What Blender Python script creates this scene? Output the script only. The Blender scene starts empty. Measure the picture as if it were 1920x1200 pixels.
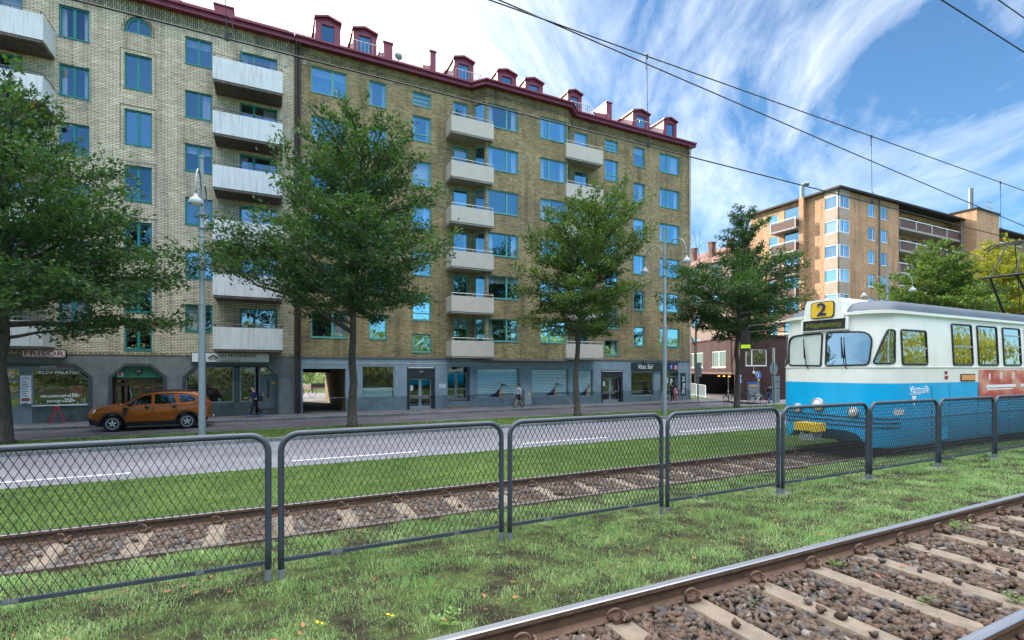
import bpy, math, random
import numpy as np
from mathutils import Vector, Matrix
from math import radians as R, sin, cos, pi

random.seed(7)
rng = np.random.default_rng(11)
scene = bpy.context.scene
COL = scene.collection

# ------------------------------------------------------------------ survey of the place
HEAD = R(26.0)
CS, SN = cos(HEAD), sin(HEAD)
FPX, HOR, CAMZ = 925.0, 692.0, 2.6


def ray(px):
    return (px - 960.0) / FPX


def fx(px, Y):
    r = ray(px)
    return Y / (CS - r * SN) * (SN + r * CS)


def fz(px, py, Y):
    r = ray(px)
    return CAMZ + (HOR - py) / FPX * Y / (CS - r * SN)


def zs_at(x, y):
    return CAMZ


# ------------------------------------------------------------------ mesh builder
class MB:
    def __init__(self):
        self.v = []
        self.f = []
        self.m = []

    def add(self, vs, fs, mi=0):
        o = len(self.v)
        self.v.extend([tuple(p) for p in vs])
        for f in fs:
            self.f.append(tuple(i + o for i in f))
            self.m.append(mi)

    def box(self, x0, x1, y0, y1, z0, z1, mi=0):
        self.add([(x0, y0, z0), (x1, y0, z0), (x1, y1, z0), (x0, y1, z0), (x0, y0, z1), (x1, y0, z1), (x1, y1, z1), (x0, y1, z1)],
                 [(0, 3, 2, 1), (4, 5, 6, 7), (0, 1, 5, 4), (1, 2, 6, 5), (2, 3, 7, 6), (3, 0, 4, 7)], mi)

    def ext(self, pts, vec, mi=0, cap=True):
        n = len(pts)
        a = [Vector(p) for p in pts]
        v = Vector(vec)
        b = [p + v for p in a]
        fs = [(i, (i + 1) % n, n + (i + 1) % n, n + i) for i in range(n)]
        if cap:
            fs += [tuple(range(n - 1, -1, -1)), tuple(range(n, 2 * n))]
        self.add(a + b, fs, mi)

    def bar(self, a, b, w, h, mi=0, up=(0, 0, 1)):
        a, b = Vector(a), Vector(b)
        d = (b - a).normalized()
        up = Vector(up)
        s = d.cross(up)
        if s.length < 1e-4:
            s = d.cross(Vector((1, 0, 0)))
        s.normalize()
        u = s.cross(d)
        s, u = s * w / 2, u * h / 2
        self.ext([a - s - u, a + s - u, a + s + u, a - s + u], b - a, mi)

    def tube(self, pts, r, n=8, mi=0, closed=False):
        pts = [Vector(p) for p in pts]
        k = len(pts)
        rs = r if isinstance(r, (list, tuple)) else [r] * k
        vs = []
        prev = None
        for i, p in enumerate(pts):
            if closed:
                t = pts[(i + 1) % k] - pts[i - 1]
            else:
                t = pts[min(i + 1, k - 1)] - pts[max(i - 1, 0)]
            t.normalize()
            if prev is None:
                a = t.cross(Vector((0, 0, 1)))
                if a.length < .05:
                    a = t.cross(Vector((1, 0, 0)))
            else:
                a = prev - t * prev.dot(t)
            a.normalize()
            prev = a
            b = t.cross(a)
            for j in range(n):
                w = 2 * pi * j / n
                vs.append(p + (a * cos(w) + b * sin(w)) * rs[i])
        fs = []
        for i in range(k if closed else k - 1):
            for j in range(n):
                i2 = (i + 1) % k
                fs.append((i * n + j, i * n + (j + 1) % n, i2 * n + (j + 1) % n, i2 * n + j))
        if not closed:
            fs += [tuple(range(n - 1, -1, -1)), tuple(range((k - 1) * n, k * n))]
        self.add(vs, fs, mi)

    def lathe(self, prof, c=(0, 0, 0), n=16, mi=0, axis='z'):
        vs = []
        for (r, h) in prof:
            for j in range(n):
                w = 2 * pi * j / n
                if axis == 'z':
                    vs.append((c[0] + r * cos(w), c[1] + r * sin(w), c[2] + h))
                elif axis == 'y':
                    vs.append((c[0] + r * cos(w), c[1] + h, c[2] + r * sin(w)))
                else:
                    vs.append((c[0] + h, c[1] + r * cos(w), c[2] + r * sin(w)))
        fs = []
        for i in range(len(prof) - 1):
            for j in range(n):
                fs.append((i * n + j, i * n + (j + 1) % n, (i + 1) * n + (j + 1) % n, (i + 1) * n + j))
        fs += [tuple(range(n - 1, -1, -1)), tuple(range((len(prof) - 1) * n, len(prof) * n))]
        self.add(vs, fs, mi)

    def build(self, name, mats, parent=None, smooth=False, local=False, origin=None):
        me = bpy.data.meshes.new(name)
        off = Vector((0, 0, 0))
        if parent is not None and not local:
            off = wloc(parent)
        if origin is not None:
            off = Vector(origin)
        if off.length > 0:
            vs = [(a - off.x, b - off.y, c - off.z) for a, b, c in self.v]
        else:
            vs = self.v
        me.from_pydata(vs, [], self.f)
        if not isinstance(mats, (list, tuple)):
            mats = [mats]
        for m in mats:
            me.materials.append(m)
        if len(mats) > 1:
            me.polygons.foreach_set('material_index', self.m)
        if smooth:
            me.polygons.foreach_set('use_smooth', [True] * len(me.polygons))
        me.update()
        fixn(me)
        o = bpy.data.objects.new(name, me)
        COL.objects.link(o)
        if parent is not None:
            o.parent = parent
        elif origin is not None:
            o.location = origin
        return o


import bmesh


def fixn(me):
    bm = bmesh.new()
    bm.from_mesh(me)
    bmesh.ops.recalc_face_normals(bm, faces=bm.faces)
    bm.to_mesh(me)
    bm.free()


def autosmooth(o, ang=35):
    me = o.data
    me.polygons.foreach_set('use_smooth', [True] * len(me.polygons))
    bm = bmesh.new()
    bm.from_mesh(me)
    for e in bm.edges:
        if len(e.link_faces) == 2 and e.calc_face_angle(0) > R(ang):
            e.smooth = False
    bm.to_mesh(me)
    bm.free()
    return o


def fast_mesh(name, V, T, mats, parent=None, smooth=False):
    """V (n,3), T (m,k) all faces with k corners"""
    me = bpy.data.meshes.new(name)
    V = np.asarray(V, dtype=np.float32)
    T = np.asarray(T, dtype=np.int32)
    m, k = T.shape
    me.vertices.add(len(V))
    me.vertices.foreach_set('co', V.ravel())
    me.loops.add(m * k)
    me.loops.foreach_set('vertex_index', T.ravel())
    me.polygons.add(m)
    me.polygons.foreach_set('loop_start', np.arange(0, m * k, k, dtype=np.int32))
    if smooth:
        me.polygons.foreach_set('use_smooth', np.ones(m, dtype=bool))
    for mm in (mats if isinstance(mats, (list, tuple)) else [mats]):
        me.materials.append(mm)
    me.update(calc_edges=True)
    me.validate()
    o = bpy.data.objects.new(name, me)
    COL.objects.link(o)
    if parent is not None:
        o.parent = parent
    return o


def wloc(o):
    v = Vector((0, 0, 0))
    while o is not None:
        v = v + Vector(o.location)
        o = o.parent
    return v


def tag(o, label=None, cat=None, group=None, kind=None):
    if label:
        o['label'] = label
    if cat:
        o['category'] = cat
    if group:
        o['group'] = group
    if kind:
        o['kind'] = kind
    return o


def thing(name, label, cat, loc=(0, 0, 0), rz=0, group=None):
    o = bpy.data.objects.new(name, None)
    COL.objects.link(o)
    o.location = loc
    o.rotation_euler = (0, 0, rz)
    o.empty_display_size = .2
    return tag(o, label, cat, group)


def kids(o):
    return [c for c in bpy.data.objects if c.parent == o]


def copy_tree(o, parent=None):
    c = o.copy()
    COL.objects.link(c)
    c.parent = parent
    for ch in kids(o):
        copy_tree(ch, c)
    return c


# ------------------------------------------------------------------ materials
def nodes(name):
    m = bpy.data.materials.new(name)
    m.use_nodes = True
    nt = m.node_tree
    nt.nodes.clear()
    out = nt.nodes.new('ShaderNodeOutputMaterial')
    return m, nt, out


def N(nt, t, **kw):
    n = nt.nodes.new(t)
    for k, v in kw.items():
        setattr(n, k, v)
    return n


def L(nt, a, b):
    nt.links.new(a, b)


def ramp(nt, stops, fac=None, interp='LINEAR'):
    n = N(nt, 'ShaderNodeValToRGB')
    n.color_ramp.interpolation = interp
    els = n.color_ramp.elements
    while len(els) < len(stops):
        els.new(.5)
    for e, (p, c) in zip(els, stops):
        e.position = p
        e.color = (c[0], c[1], c[2], 1) if isinstance(c, (tuple, list)) else (c, c, c, 1)
    if fac is not None:
        L(nt, fac, n.inputs[0])
    return n.outputs[0]


def noise(nt, vec, scale, detail=4, rough=.55, dist=0.0):
    n = N(nt, 'ShaderNodeTexNoise')
    n.inputs['Scale'].default_value = scale
    n.inputs['Detail'].default_value = detail
    n.inputs['Roughness'].default_value = rough
    n.inputs['Distortion'].default_value = dist
    if vec is not None:
        L(nt, vec, n.inputs['Vector'])
    return n.outputs['Fac']


def mixc(nt, fac, a, b, blend='MIX'):
    n = N(nt, 'ShaderNodeMix', data_type='RGBA', blend_type=blend)
    for sock, val in ((n.inputs[0], fac), (n.inputs[6], a), (n.inputs[7], b)):
        if isinstance(val, (int, float)):
            sock.default_value = val
        elif isinstance(val, (tuple, list)):
            sock.default_value = (val[0], val[1], val[2], 1)
        else:
            L(nt, val, sock)
    return n.outputs[2]


def math_(nt, op, a, b=None, clamp=False):
    n = N(nt, 'ShaderNodeMath', operation=op, use_clamp=clamp)
    for i, v in enumerate((a, b)):
        if v is None:
            continue
        if isinstance(v, (int, float)):
            n.inputs[i].default_value = v
        else:
            L(nt, v, n.inputs[i])
    return n.outputs[0]


def pos(nt, scale=(1, 1, 1)):
    g = N(nt, 'ShaderNodeNewGeometry')
    if scale == (1, 1, 1):
        return g.outputs['Position']
    mp = N(nt, 'ShaderNodeMapping')
    mp.inputs['Scale'].default_value = scale
    L(nt, g.outputs['Position'], mp.inputs['Vector'])
    return mp.outputs[0]


def bsdf(nt, out, col, rough=.6, metal=0.0, spec=.5, bump=None, bstr=.3, bdist=.02):
    b = N(nt, 'ShaderNodeBsdfPrincipled')
    for sock, v in ((b.inputs['Base Color'], col), (b.inputs['Roughness'], rough)):
        if isinstance(v, (tuple, list)):
            sock.default_value = (v[0], v[1], v[2], 1)
        elif isinstance(v, (int, float)):
            sock.default_value = v
        else:
            L(nt, v, sock)
    b.inputs['Metallic'].default_value = metal
    b.inputs['Specular IOR Level'].default_value = spec
    if bump is not None:
        bp = N(nt, 'ShaderNodeBump')
        bp.inputs['Strength'].default_value = bstr
        bp.inputs['Distance'].default_value = bdist
        L(nt, bump, bp.inputs['Height'])
        L(nt, bp.outputs[0], b.inputs['Normal'])
    L(nt, b.outputs[0], out.inputs[0])
    return b


def pm(name, col, rough=.6, var=.18, scale=3.0, metal=0.0, spec=.5, bstr=0.0, bscale=60, streak=0.0, stretch=(1, 1, 1), objco=False):
    """plain procedural material: base colour, cloudy variation, optional vertical dirt streaks, fine bump"""
    m, nt, out = nodes(name)
    if objco:
        p = N(nt, 'ShaderNodeTexCoord').outputs['Object']
    else:
        p = pos(nt, stretch)
    n1 = noise(nt, p, scale, 5)
    lo = tuple(c * (1 - var) for c in col)
    hi = tuple(min(1, c * (1 + var)) for c in col)
    c = ramp(nt, [(.3, lo), (.7, hi)], n1)
    if streak > 0:
        ps = pos(nt, (6, 6, .35))
        n2 = noise(nt, ps, 1.6, 6, .65)
        f = ramp(nt, [(.5, 0.0), (.72, 1.0)], n2)
        c = mixc(nt, math_(nt, 'MULTIPLY', f, streak), c, tuple(x * .35 for x in col))
    bn = None
    if bstr > 0:
        bn = noise(nt, p, bscale, 3)
    bsdf(nt, out, c, rough, metal, spec, bn, bstr)
    return m


def brick_mat(name, c1, c2, mortar, bw=.25, bh=.08, soldier=False, msize=.012, dark=.25):
    m, nt, out = nodes(name)
    g = N(nt, 'ShaderNodeNewGeometry')
    sep = N(nt, 'ShaderNodeSeparateXYZ')
    L(nt, g.outputs['Position'], sep.inputs[0])
    u = math_(nt, 'ADD', sep.outputs[0], sep.outputs[1])
    cb = N(nt, 'ShaderNodeCombineXYZ')
    if soldier:
        L(nt, sep.outputs[2], cb.inputs[0])
        L(nt, u, cb.inputs[1])
    else:
        L(nt, u, cb.inputs[0])
        L(nt, sep.outputs[2], cb.inputs[1])
    wob = noise(nt, g.outputs['Position'], 9.0, 2)
    wv = N(nt, 'ShaderNodeVectorMath', operation='ADD')
    L(nt, cb.outputs[0], wv.inputs[0])
    wc = N(nt, 'ShaderNodeCombineXYZ')
    L(nt, math_(nt, 'MULTIPLY', math_(nt, 'SUBTRACT', wob, .5), .02), wc.inputs[0])
    L(nt, math_(nt, 'MULTIPLY', math_(nt, 'SUBTRACT', wob, .5), .014), wc.inputs[1])
    L(nt, wc.outputs[0], wv.inputs[1])
    bt = N(nt, 'ShaderNodeTexBrick')
    bt.inputs['Scale'].default_value = 1.0
    bt.inputs['Brick Width'].default_value = bw
    bt.inputs['Row Height'].default_value = bh
    bt.inputs['Mortar Size'].default_value = msize
    bt.inputs['Mortar Smooth'].default_value = .15
    bt.inputs['Bias'].default_value = -.1
    bt.inputs['Color1'].default_value = (*c1, 1)
    bt.inputs['Color2'].default_value = (*c2, 1)
    bt.inputs['Mortar'].default_value = (*mortar, 1)
    L(nt, wv.outputs[0], bt.inputs['Vector'])
    n1 = noise(nt, g.outputs['Position'], .55, 6, .6)
    f = ramp(nt, [(.3, 1.0 - dark), (.65, 1.08)], n1)
    c = mixc(nt, 1.0, bt.outputs['Color'], f, 'MULTIPLY')
    # single odd bricks
    vor = N(nt, 'ShaderNodeTexVoronoi')
    vor.inputs['Scale'].default_value = 1.0
    mp = N(nt, 'ShaderNodeMapping')
    mp.inputs['Scale'].default_value = (1 / bw, 1 / bh, 1)
    L(nt, cb.outputs[0], mp.inputs[0])
    L(nt, mp.outputs[0], vor.inputs['Vector'])
    sc = N(nt, 'ShaderNodeSeparateColor')
    L(nt, vor.outputs['Color'], sc.inputs[0])
    odd = ramp(nt, [(.0, .72), (.25, .95), (.75, 1.0), (1.0, 1.25)], sc.outputs[0])
    c = mixc(nt, .8, c, odd, 'MULTIPLY')
    st = noise(nt, pos(nt, (1.6, 1.6, .10)), 1.5, 6, .62)
    c = mixc(nt, 1.0, c, ramp(nt, [(.33, .66), (.50, 1.0), (.72, 1.10)], st), 'MULTIPLY')
    bsdf(nt, out, c, .85, 0, .25, bt.outputs['Fac'], -.6, .012)
    return m


def glass_mat(name, tint=(.25, .28, .30), refl=.45, rough=.01, wav=.0035, gcol=(.93, .96, 1), vary=0.0):
    m, nt, out = nodes(name)
    gl = N(nt, 'ShaderNodeBsdfGlossy')
    gl.inputs['Roughness'].default_value = rough
    gl.inputs['Color'].default_value = (*gcol, 1)
    nn = noise(nt, pos(nt), 1.7, 2)
    bp = N(nt, 'ShaderNodeBump')
    bp.inputs['Strength'].default_value = 1.0
    bp.inputs['Distance'].default_value = wav
    L(nt, nn, bp.inputs['Height'])
    L(nt, bp.outputs[0], gl.inputs['Normal'])
    tr = N(nt, 'ShaderNodeBsdfTransparent')
    tr.inputs['Color'].default_value = (*tint, 1)
    fr = N(nt, 'ShaderNodeLayerWeight')
    f5 = math_(nt, 'POWER', fr.outputs['Facing'], 4.0)
    base_ = refl
    if vary:
        oi = N(nt, 'ShaderNodeObjectInfo')
        base_ = math_(nt, 'ADD', math_(nt, 'MULTIPLY', oi.outputs['Random'], vary), refl - vary / 2)
    f = math_(nt, 'ADD', math_(nt, 'MULTIPLY', f5, 1 - refl), base_, True)
    mx = N(nt, 'ShaderNodeMixShader')
    L(nt, f, mx.inputs[0])
    L(nt, tr.outputs[0], mx.inputs[1])
    L(nt, gl.outputs[0], mx.inputs[2])
    L(nt, mx.outputs[0], out.inputs[0])
    return m


def leaf_mat(name, dark, light, tip=None, tipamt=.0, trans=.35):
    m, nt, out = nodes(name)
    g = N(nt, 'ShaderNodeNewGeometry')
    rnd = g.outputs['Random Per Island']
    n1 = noise(nt, g.outputs['Position'], .9, 4)
    n2 = ramp(nt, [(.35, 0.0), (.65, 1.0)], n1)
    f = math_(nt, 'ADD', math_(nt, 'MULTIPLY', n2, .5), math_(nt, 'MULTIPLY', rnd, .5))
    c = ramp(nt, [(.1, dark), (.9, light)], f)
    if tip:
        hot = noise(nt, g.outputs['Position'], 1.3, 2)
        hot = ramp(nt, [(.58, 0.0), (.75, 1.0)], hot)
        sel = math_(nt, 'MULTIPLY', math_(nt, 'GREATER_THAN', rnd, 1 - tipamt), math_(nt, 'ADD', hot, .15), True)
        c = mixc(nt, sel, c, tip)
    df = N(nt, 'ShaderNodeBsdfPrincipled')
    df.inputs['Roughness'].default_value = .45
    df.inputs['Specular IOR Level'].default_value = .35
    L(nt, c, df.inputs['Base Color'])
    tl = N(nt, 'ShaderNodeBsdfTranslucent')
    cc = mixc(nt, 1.0, c, (1.5, 1.6, .6), 'MULTIPLY')
    L(nt, cc, tl.inputs['Color'])
    mx = N(nt, 'ShaderNodeMixShader')
    mx.inputs[0].default_value = trans
    L(nt, df.outputs[0], mx.inputs[1])
    L(nt, tl.outputs[0], mx.inputs[2])
    L(nt, mx.outputs[0], out.inputs[0])
    return m


def emis(name, col, s):
    m, nt, out = nodes(name)
    e = N(nt, 'ShaderNodeEmission')
    e.inputs[0].default_value = (*col, 1)
    e.inputs[1].default_value = s
    L(nt, e.outputs[0], out.inputs[0])
    return m


M = {}
M['brick_left'] = brick_mat('cream_brick', (.68, .615, .46), (.53, .48, .36), (.15, .13, .095), .27, .080, msize=.012, dark=.18)
M['brick_left_soldier'] = brick_mat('cream_brick_upright', (.58, .52, .37), (.30, .26, .17), (.07, .06, .045), .27, .088, True, .016, .2)
M['brick_right'] = brick_mat('olive_brick', (.41, .325, .165), (.235, .19, .105), (.15, .13, .085), .25, .078, msize=.010, dark=.32)
M['brick_orange'] = brick_mat('orange_brick', (.50, .295, .165), (.43, .245, .135), (.46, .31, .19), .24, .08, dark=.15)
M['brick_brown'] = brick_mat('brown_brick', (.085, .045, .042), (.068, .036, .034), (.06, .038, .036), .24, .08, dark=.2)
M['brick_passage'] = brick_mat('passage_brick', (.46, .30, .15), (.33, .21, .11), (.2, .15, .1), .25, .078)
M['roughcast'] = pm('grey_roughcast', (.165, .178, .180), .9, .2, 2.5, bstr=.8, bscale=45, streak=.25)
M['roughcast_dark'] = pm('dark_stone_trim', (.045, .055, .065), .6, .2, 3)
M['slab_stone'] = pm('dark_green_stone', (.07, .09, .095), .45, .35, 4, streak=.3)
M['concrete_blue'] = pm('bluish_concrete', (.215, .29, .345), .8, .16, 1.4, bstr=.25, bscale=40, streak=.3)
M['plinth'] = pm('plinth_concrete', (.125, .175, .20), .85, .22, 1.6, bstr=.3, bscale=40, streak=.45)
M['black_stone'] = pm('black_polished_stone', (.02, .025, .032), .25, .3, 5)
M['teal'] = pm('teal_paint', (.012, .20, .19), .4, .12, 5)
M['turq'] = pm('turquoise_paint', (.10, .34, .31), .42, .12, 5)
M['burg'] = pm('burgundy_sheet', (.20, .028, .058), .42, .18, 2, streak=.15)
M['burg_dark'] = pm('burgundy_dark', (.13, .02, .04), .45, .18, 2)
M['pale_wall'] = pm('pale_dormer_side', (.62, .52, .46), .7, .1, 2)
M['balc_white'] = pm('white_balcony_sheet', (.60, .64, .66), .5, .07, 2, streak=.55)
M['balc_beige'] = pm('beige_balcony_concrete', (.50, .47, .41), .65, .06, 2, streak=.12)
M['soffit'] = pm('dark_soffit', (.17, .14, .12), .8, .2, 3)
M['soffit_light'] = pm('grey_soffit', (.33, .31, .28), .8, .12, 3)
M['rail_grey'] = pm('galvanised_rail', (.42, .43, .44), .4, .12, 6, metal=.6)
M['rail_dark'] = pm('dark_rail', (.10, .08, .07), .5, .12, 6)
M['pipe'] = pm('brown_downpipe', (.035, .02, .02), .4, .2, 6)
M['pipe_light'] = pm('pale_downpipe', (.60, .52, .47), .5, .1, 6)
M['glass'] = glass_mat('window_glass', (.78, .84, .88), .46, gcol=(.46, .82, 1.0), vary=.30)
M['glass_left'] = glass_mat('old_window_glass', (.80, .86, .90), .38, gcol=(.50, .70, .86), vary=.30)
M['glass_shop'] = glass_mat('shop_glass', (.70, .76, .76), .12)
M['glass_blind'] = glass_mat('blind_window_glass', (.93, .97, .98), .07)
M['glass_dark'] = glass_mat('dark_glass', (.20, .24, .26), .2)
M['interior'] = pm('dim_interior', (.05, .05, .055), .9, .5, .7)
M['curtain'] = pm('white_curtain', (.75, .76, .78), .8, .12, 8, stretch=(9, 9, .4))
M['blind'] = pm('pale_blind', (.58, .78, .83), .7, .05, 3)
M['blind_gap'] = pm('blind_slat_gap', (.13, .33, .38), .7, .05, 3)
M['alu'] = pm('grey_aluminium', (.40, .42, .44), .4, .08, 6, metal=.4)
M['white'] = pm('white_paint', (.76, .77, .77), .5, .05, 4)
M['black'] = pm('black_plastic', (.015, .015, .017), .45, .2, 6)
M['wood_dark'] = pm('brown_varnished_wood', (.10, .04, .025), .35, .3, 3, stretch=(8, 8, 1))
M['green_board'] = pm('green_board', (.02, .15, .09), .5, .1, 3)
M['door_grey'] = pm('grey_door_paint', (.16, .20, .22), .45, .08, 3)
M['sign_white'] = pm('sign_white', (.70, .72, .76), .4, .03, 3)
M['sign_red'] = pm('sign_red', (.33, .015, .04), .5, .08, 5)
M['ink'] = pm('dark_ink', (.02, .022, .03), .5, .1, 5)
M['ink_white'] = pm('white_lettering', (.85, .87, .9), .5, .02, 5)
M['ink_navy'] = pm('navy_film', (.01, .015, .11), .5, .08, 5)
M['ink_orange'] = pm('orange_film', (.72, .33, .02), .5, .08, 5)
M['ink_red'] = pm('red_film', (.45, .02, .05), .5, .08, 5)
M['blue_sign'] = pm('blue_sign_sheet', (.015, .10, .45), .4, .05, 5)
M['sign_back'] = pm('grey_sign_back', (.16, .20, .21), .45, .12, 4)
M['yellow'] = pm('yellow_paint', (.75, .48, .02), .4, .08, 5)
M['pole'] = pm('grey_painted_pole', (.24, .29, .31), .45, .08, 5, objco=True)
M['lamp_shell'] = pm('pale_lamp_shell', (.30, .34, .37), .35, .06, 5, objco=True)
M['fence'] = pm('fence_grey_paint', (.050, .062, .082), .42, .12, 6, bstr=.05, bscale=30)
M['fence_mesh'] = pm('fence_mesh_steel', (.018, .022, .03), .5, .15, 9)
M['fence_worn'] = pm('bare_zinc', (.17, .195, .21), .5, .25, 14)
M['concrete'] = pm('footing_concrete', (.15, .145, .13), .9, .25, 9, bstr=.4, bscale=60)
M['sleeper'] = pm('sleeper_concrete', (.20, .155, .11), .9, .22, 7, bstr=.5, bscale=70)
M['rust'] = pm('rusty_rail_steel', (.115, .065, .038), .75, .3, 9, bstr=.3, bscale=50)
M['steel'] = pm('polished_rail_head', (.34, .345, .36), .46, .12, 5, metal=1.0, stretch=(.3, 14, 14))
M['steel_dull'] = pm('dull_rail_head', (.20, .19, .19), .42, .15, 5, metal=1.0, stretch=(.3, 14, 14))
M['wire'] = pm('overhead_wire', (.012, .012, .015), .5, .1, 5)
M['bark'] = pm('grey_bark', (.075, .065, .05), .9, .4, 5, stretch=(3, 3, .8), bstr=.8, bscale=22)
M['leaf'] = leaf_mat('oak_leaves', (.016, .052, .022), (.078, .155, .046), (.30, .09, .02), .03)
M['leaf_warm'] = leaf_mat('oak_leaves_turning', (.028, .072, .018), (.125, .205, .045), (.34, .07, .02), .10)
M['leaf_sun_yellow'] = leaf_mat('oak_leaves_sun_yellow', (.12, .15, .02), (.34, .32, .045), (.4, .14, .02), .05, .45)  # yellow leaves with the sunlight mixed into their colour
M['leaf_hedge'] = leaf_mat('hedge_leaves', (.035, .06, .015), (.11, .15, .035))
M['skin'] = pm('skin', (.48, .28, .20), .55, .06, 9, objco=True)
M['cream'] = pm('cream_tram_paint', (.86, .85, .78), .26, .04, 2, streak=.10)
M['tram_blue'] = pm('blue_tram_paint', (.004, .43, .80), .24, .07, 2, streak=.12)
M['tram_roof'] = pm('grey_tram_roof', (.070, .090, .108), .55, .14, 2, stretch=(.4, 1, 1))
M['underframe'] = pm('dark_underframe', (.012, .011, .011), .7, .3, 5)
M['rubber'] = pm('black_rubber', (.012, .012, .013), .6, .2, 9)
M['gasket'] = pm('window_gasket', (.02, .022, .024), .5, .1, 9)
M['amber'] = pm('amber_lens', (.80, .34, .12), .25, .06, 8)
M['car_paint'] = pm('copper_orange_paint', (.41, .105, .013), .22, .04, 3, metal=.25)
M['wheel_alu'] = pm('wheel_alloy', (.58, .59, .60), .35, .06, 9, metal=.5)
M['tile_red'] = pm('red_roof_tile', (.17, .08, .058), .8, .25, 2, bstr=.5, bscale=12)
M['house_peach'] = pm('peach_plaster', (.29, .215, .17), .85, .1, .8)
M['brown_panel'] = pm('brown_fibre_panel', (.105, .055, .045), .7, .12, 3)
M['tan_panel'] = pm('tan_spandrel', (.37, .30, .23), .7, .12, 2)
M['headlamp'] = pm('headlamp_glass', (.75, .74, .70), .15, .03, 9)
# ------------------------------------------------------------------ ground and street
def zgrass(y):
    P = [(-40, .70), (1.3, .70), (3.12, .80), (4.9, .735), (6.45, .59), (8.1, .585), (10.5, .40), (14.0, .10), (14.3, .03)]
    y = np.asarray(y, dtype=float)
    return np.interp(y, [p[0] for p in P], [p[1] for p in P])


X0, X1 = -260.0, 420.0


def strip_mesh(name, prof, m, kind='structure', x0=X0, x1=X1, nx=1):
    mb = MB()
    xs = [x0 + (x1 - x0) * i / nx for i in range(nx + 1)]
    vs = []
    for (y, z) in prof:
        for x in xs:
            vs.append((x, y, z))
    k = nx + 1
    fs = [(j * k + i, j * k + i + 1, (j + 1) * k + i + 1, (j + 1) * k + i) for j in range(len(prof) - 1) for i in range(nx)]
    mb.add(vs, fs)
    o = mb.build(name, m)
    return tag(o, kind=kind)


def soil_mat(name, far=False):
    m, nt, out = nodes(name)
    p = pos(nt)
    n1 = noise(nt, p, 1.6 if far else 2.6, 6, .65)
    n2 = noise(nt, p, 26, 5, .7)
    n3 = noise(nt, p, .35, 3)
    if far:
        c = ramp(nt, [(.28, (.052, .075, .018)), (.5, (.085, .135, .03)), (.72, (.125, .18, .045))], n1)
        d = ramp(nt, [(.3, .55), (.7, 1.25)], n2)
        c = mixc(nt, 1.0, c, d, 'MULTIPLY')
        w = ramp(nt, [(.4, .8), (.65, 1.15)], n3)
        c = mixc(nt, 1.0, c, w, 'MULTIPLY')
    else:
        c = ramp(nt, [(.34, (.026, .020, .014)), (.46, (.045, .040, .022)), (.56, (.075, .095, .03)), (.74, (.12, .16, .05))], n1)
        d = ramp(nt, [(.3, .5), (.72, 1.3)], n2)
        c = mixc(nt, 1.0, c, d, 'MULTIPLY')
    bsdf(nt, out, c, .95, 0, .15, n2, .9, .03)
    return m


def asphalt_mat(name, col, worn=.12, patch=.1):
    m, nt, out = nodes(name)
    p = pos(nt)
    n1 = noise(nt, p, 130, 3, .7)
    n2 = noise(nt, pos(nt, (.12, .9, 1)), 1.1, 5, .6)
    n3 = noise(nt, p, .5, 4)
    c = ramp(nt, [(.35, tuple(x * .8 for x in col)), (.65, tuple(x * 1.2 for x in col))], n1)
    c = mixc(nt, 1.0, c, ramp(nt, [(.35, 1 - worn), (.65, 1 + worn)], n2), 'MULTIPLY')
    c = mixc(nt, 1.0, c, ramp(nt, [(.35, 1 - patch), (.65, 1 + patch)], n3), 'MULTIPLY')
    # thin tar lines and cracks
    v = N(nt, 'ShaderNodeTexVoronoi', feature='DISTANCE_TO_EDGE')
    v.inputs['Scale'].default_value = .22
    L(nt, pos(nt, (.5, 1.4, 1)), v.inputs['Vector'])
    ck = ramp(nt, [(.0, .50), (.008, 1.0)], v.outputs['Distance'])
    c = mixc(nt, .7, c, ck, 'MULTIPLY')
    bsdf(nt, out, c, .85, 0, .3, n1, .3, .01)
    return m


def paver_mat(name, c1, c2, gap, bw, bh):
    m, nt, out = nodes(name)
    p = pos(nt)
    bt = N(nt, 'ShaderNodeTexBrick')
    bt.inputs['Scale'].default_value = 1
    bt.inputs['Brick Width'].default_value = bw
    bt.inputs['Row Height'].default_value = bh
    bt.inputs['Mortar Size'].default_value = .012
    bt.inputs['Color1'].default_value = (*c1, 1)
    bt.inputs['Color2'].default_value = (*c2, 1)
    bt.inputs['Mortar'].default_value = (*gap, 1)
    L(nt, p, bt.inputs['Vector'])
    n = noise(nt, p, .7, 5)
    c = mixc(nt, 1.0, bt.outputs['Color'], ramp(nt, [(.3, .75), (.7, 1.2)], n), 'MULTIPLY')
    bsdf(nt, out, c, .9, 0, .2, bt.outputs['Fac'], -.3, .01)
    return m


M['soil'] = soil_mat('mossy_soil')
M['turf'] = soil_mat('mown_turf', True)
M['asphalt'] = asphalt_mat('grey_asphalt', (.185, .183, .198))
M['asphalt_lane'] = asphalt_mat('lane_asphalt', (.125, .115, .125), .2, .16)
M['paver'] = paver_mat('pavement_slabs', (.125, .125, .132), (.16, .155, .16), (.06, .06, .06), .35, .35)
M['kerb'] = paver_mat('granite_kerb', (.15, .165, .17), (.21, .22, .225), (.05, .05, .05), 1.0, 10)
M['line'] = pm('road_paint', (.72, .72, .70), .7, .2, 14)
M['dirt'] = pm('bare_ground', (.12, .11, .09), .95, .3, 1.0, bstr=.5, bscale=20)

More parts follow.
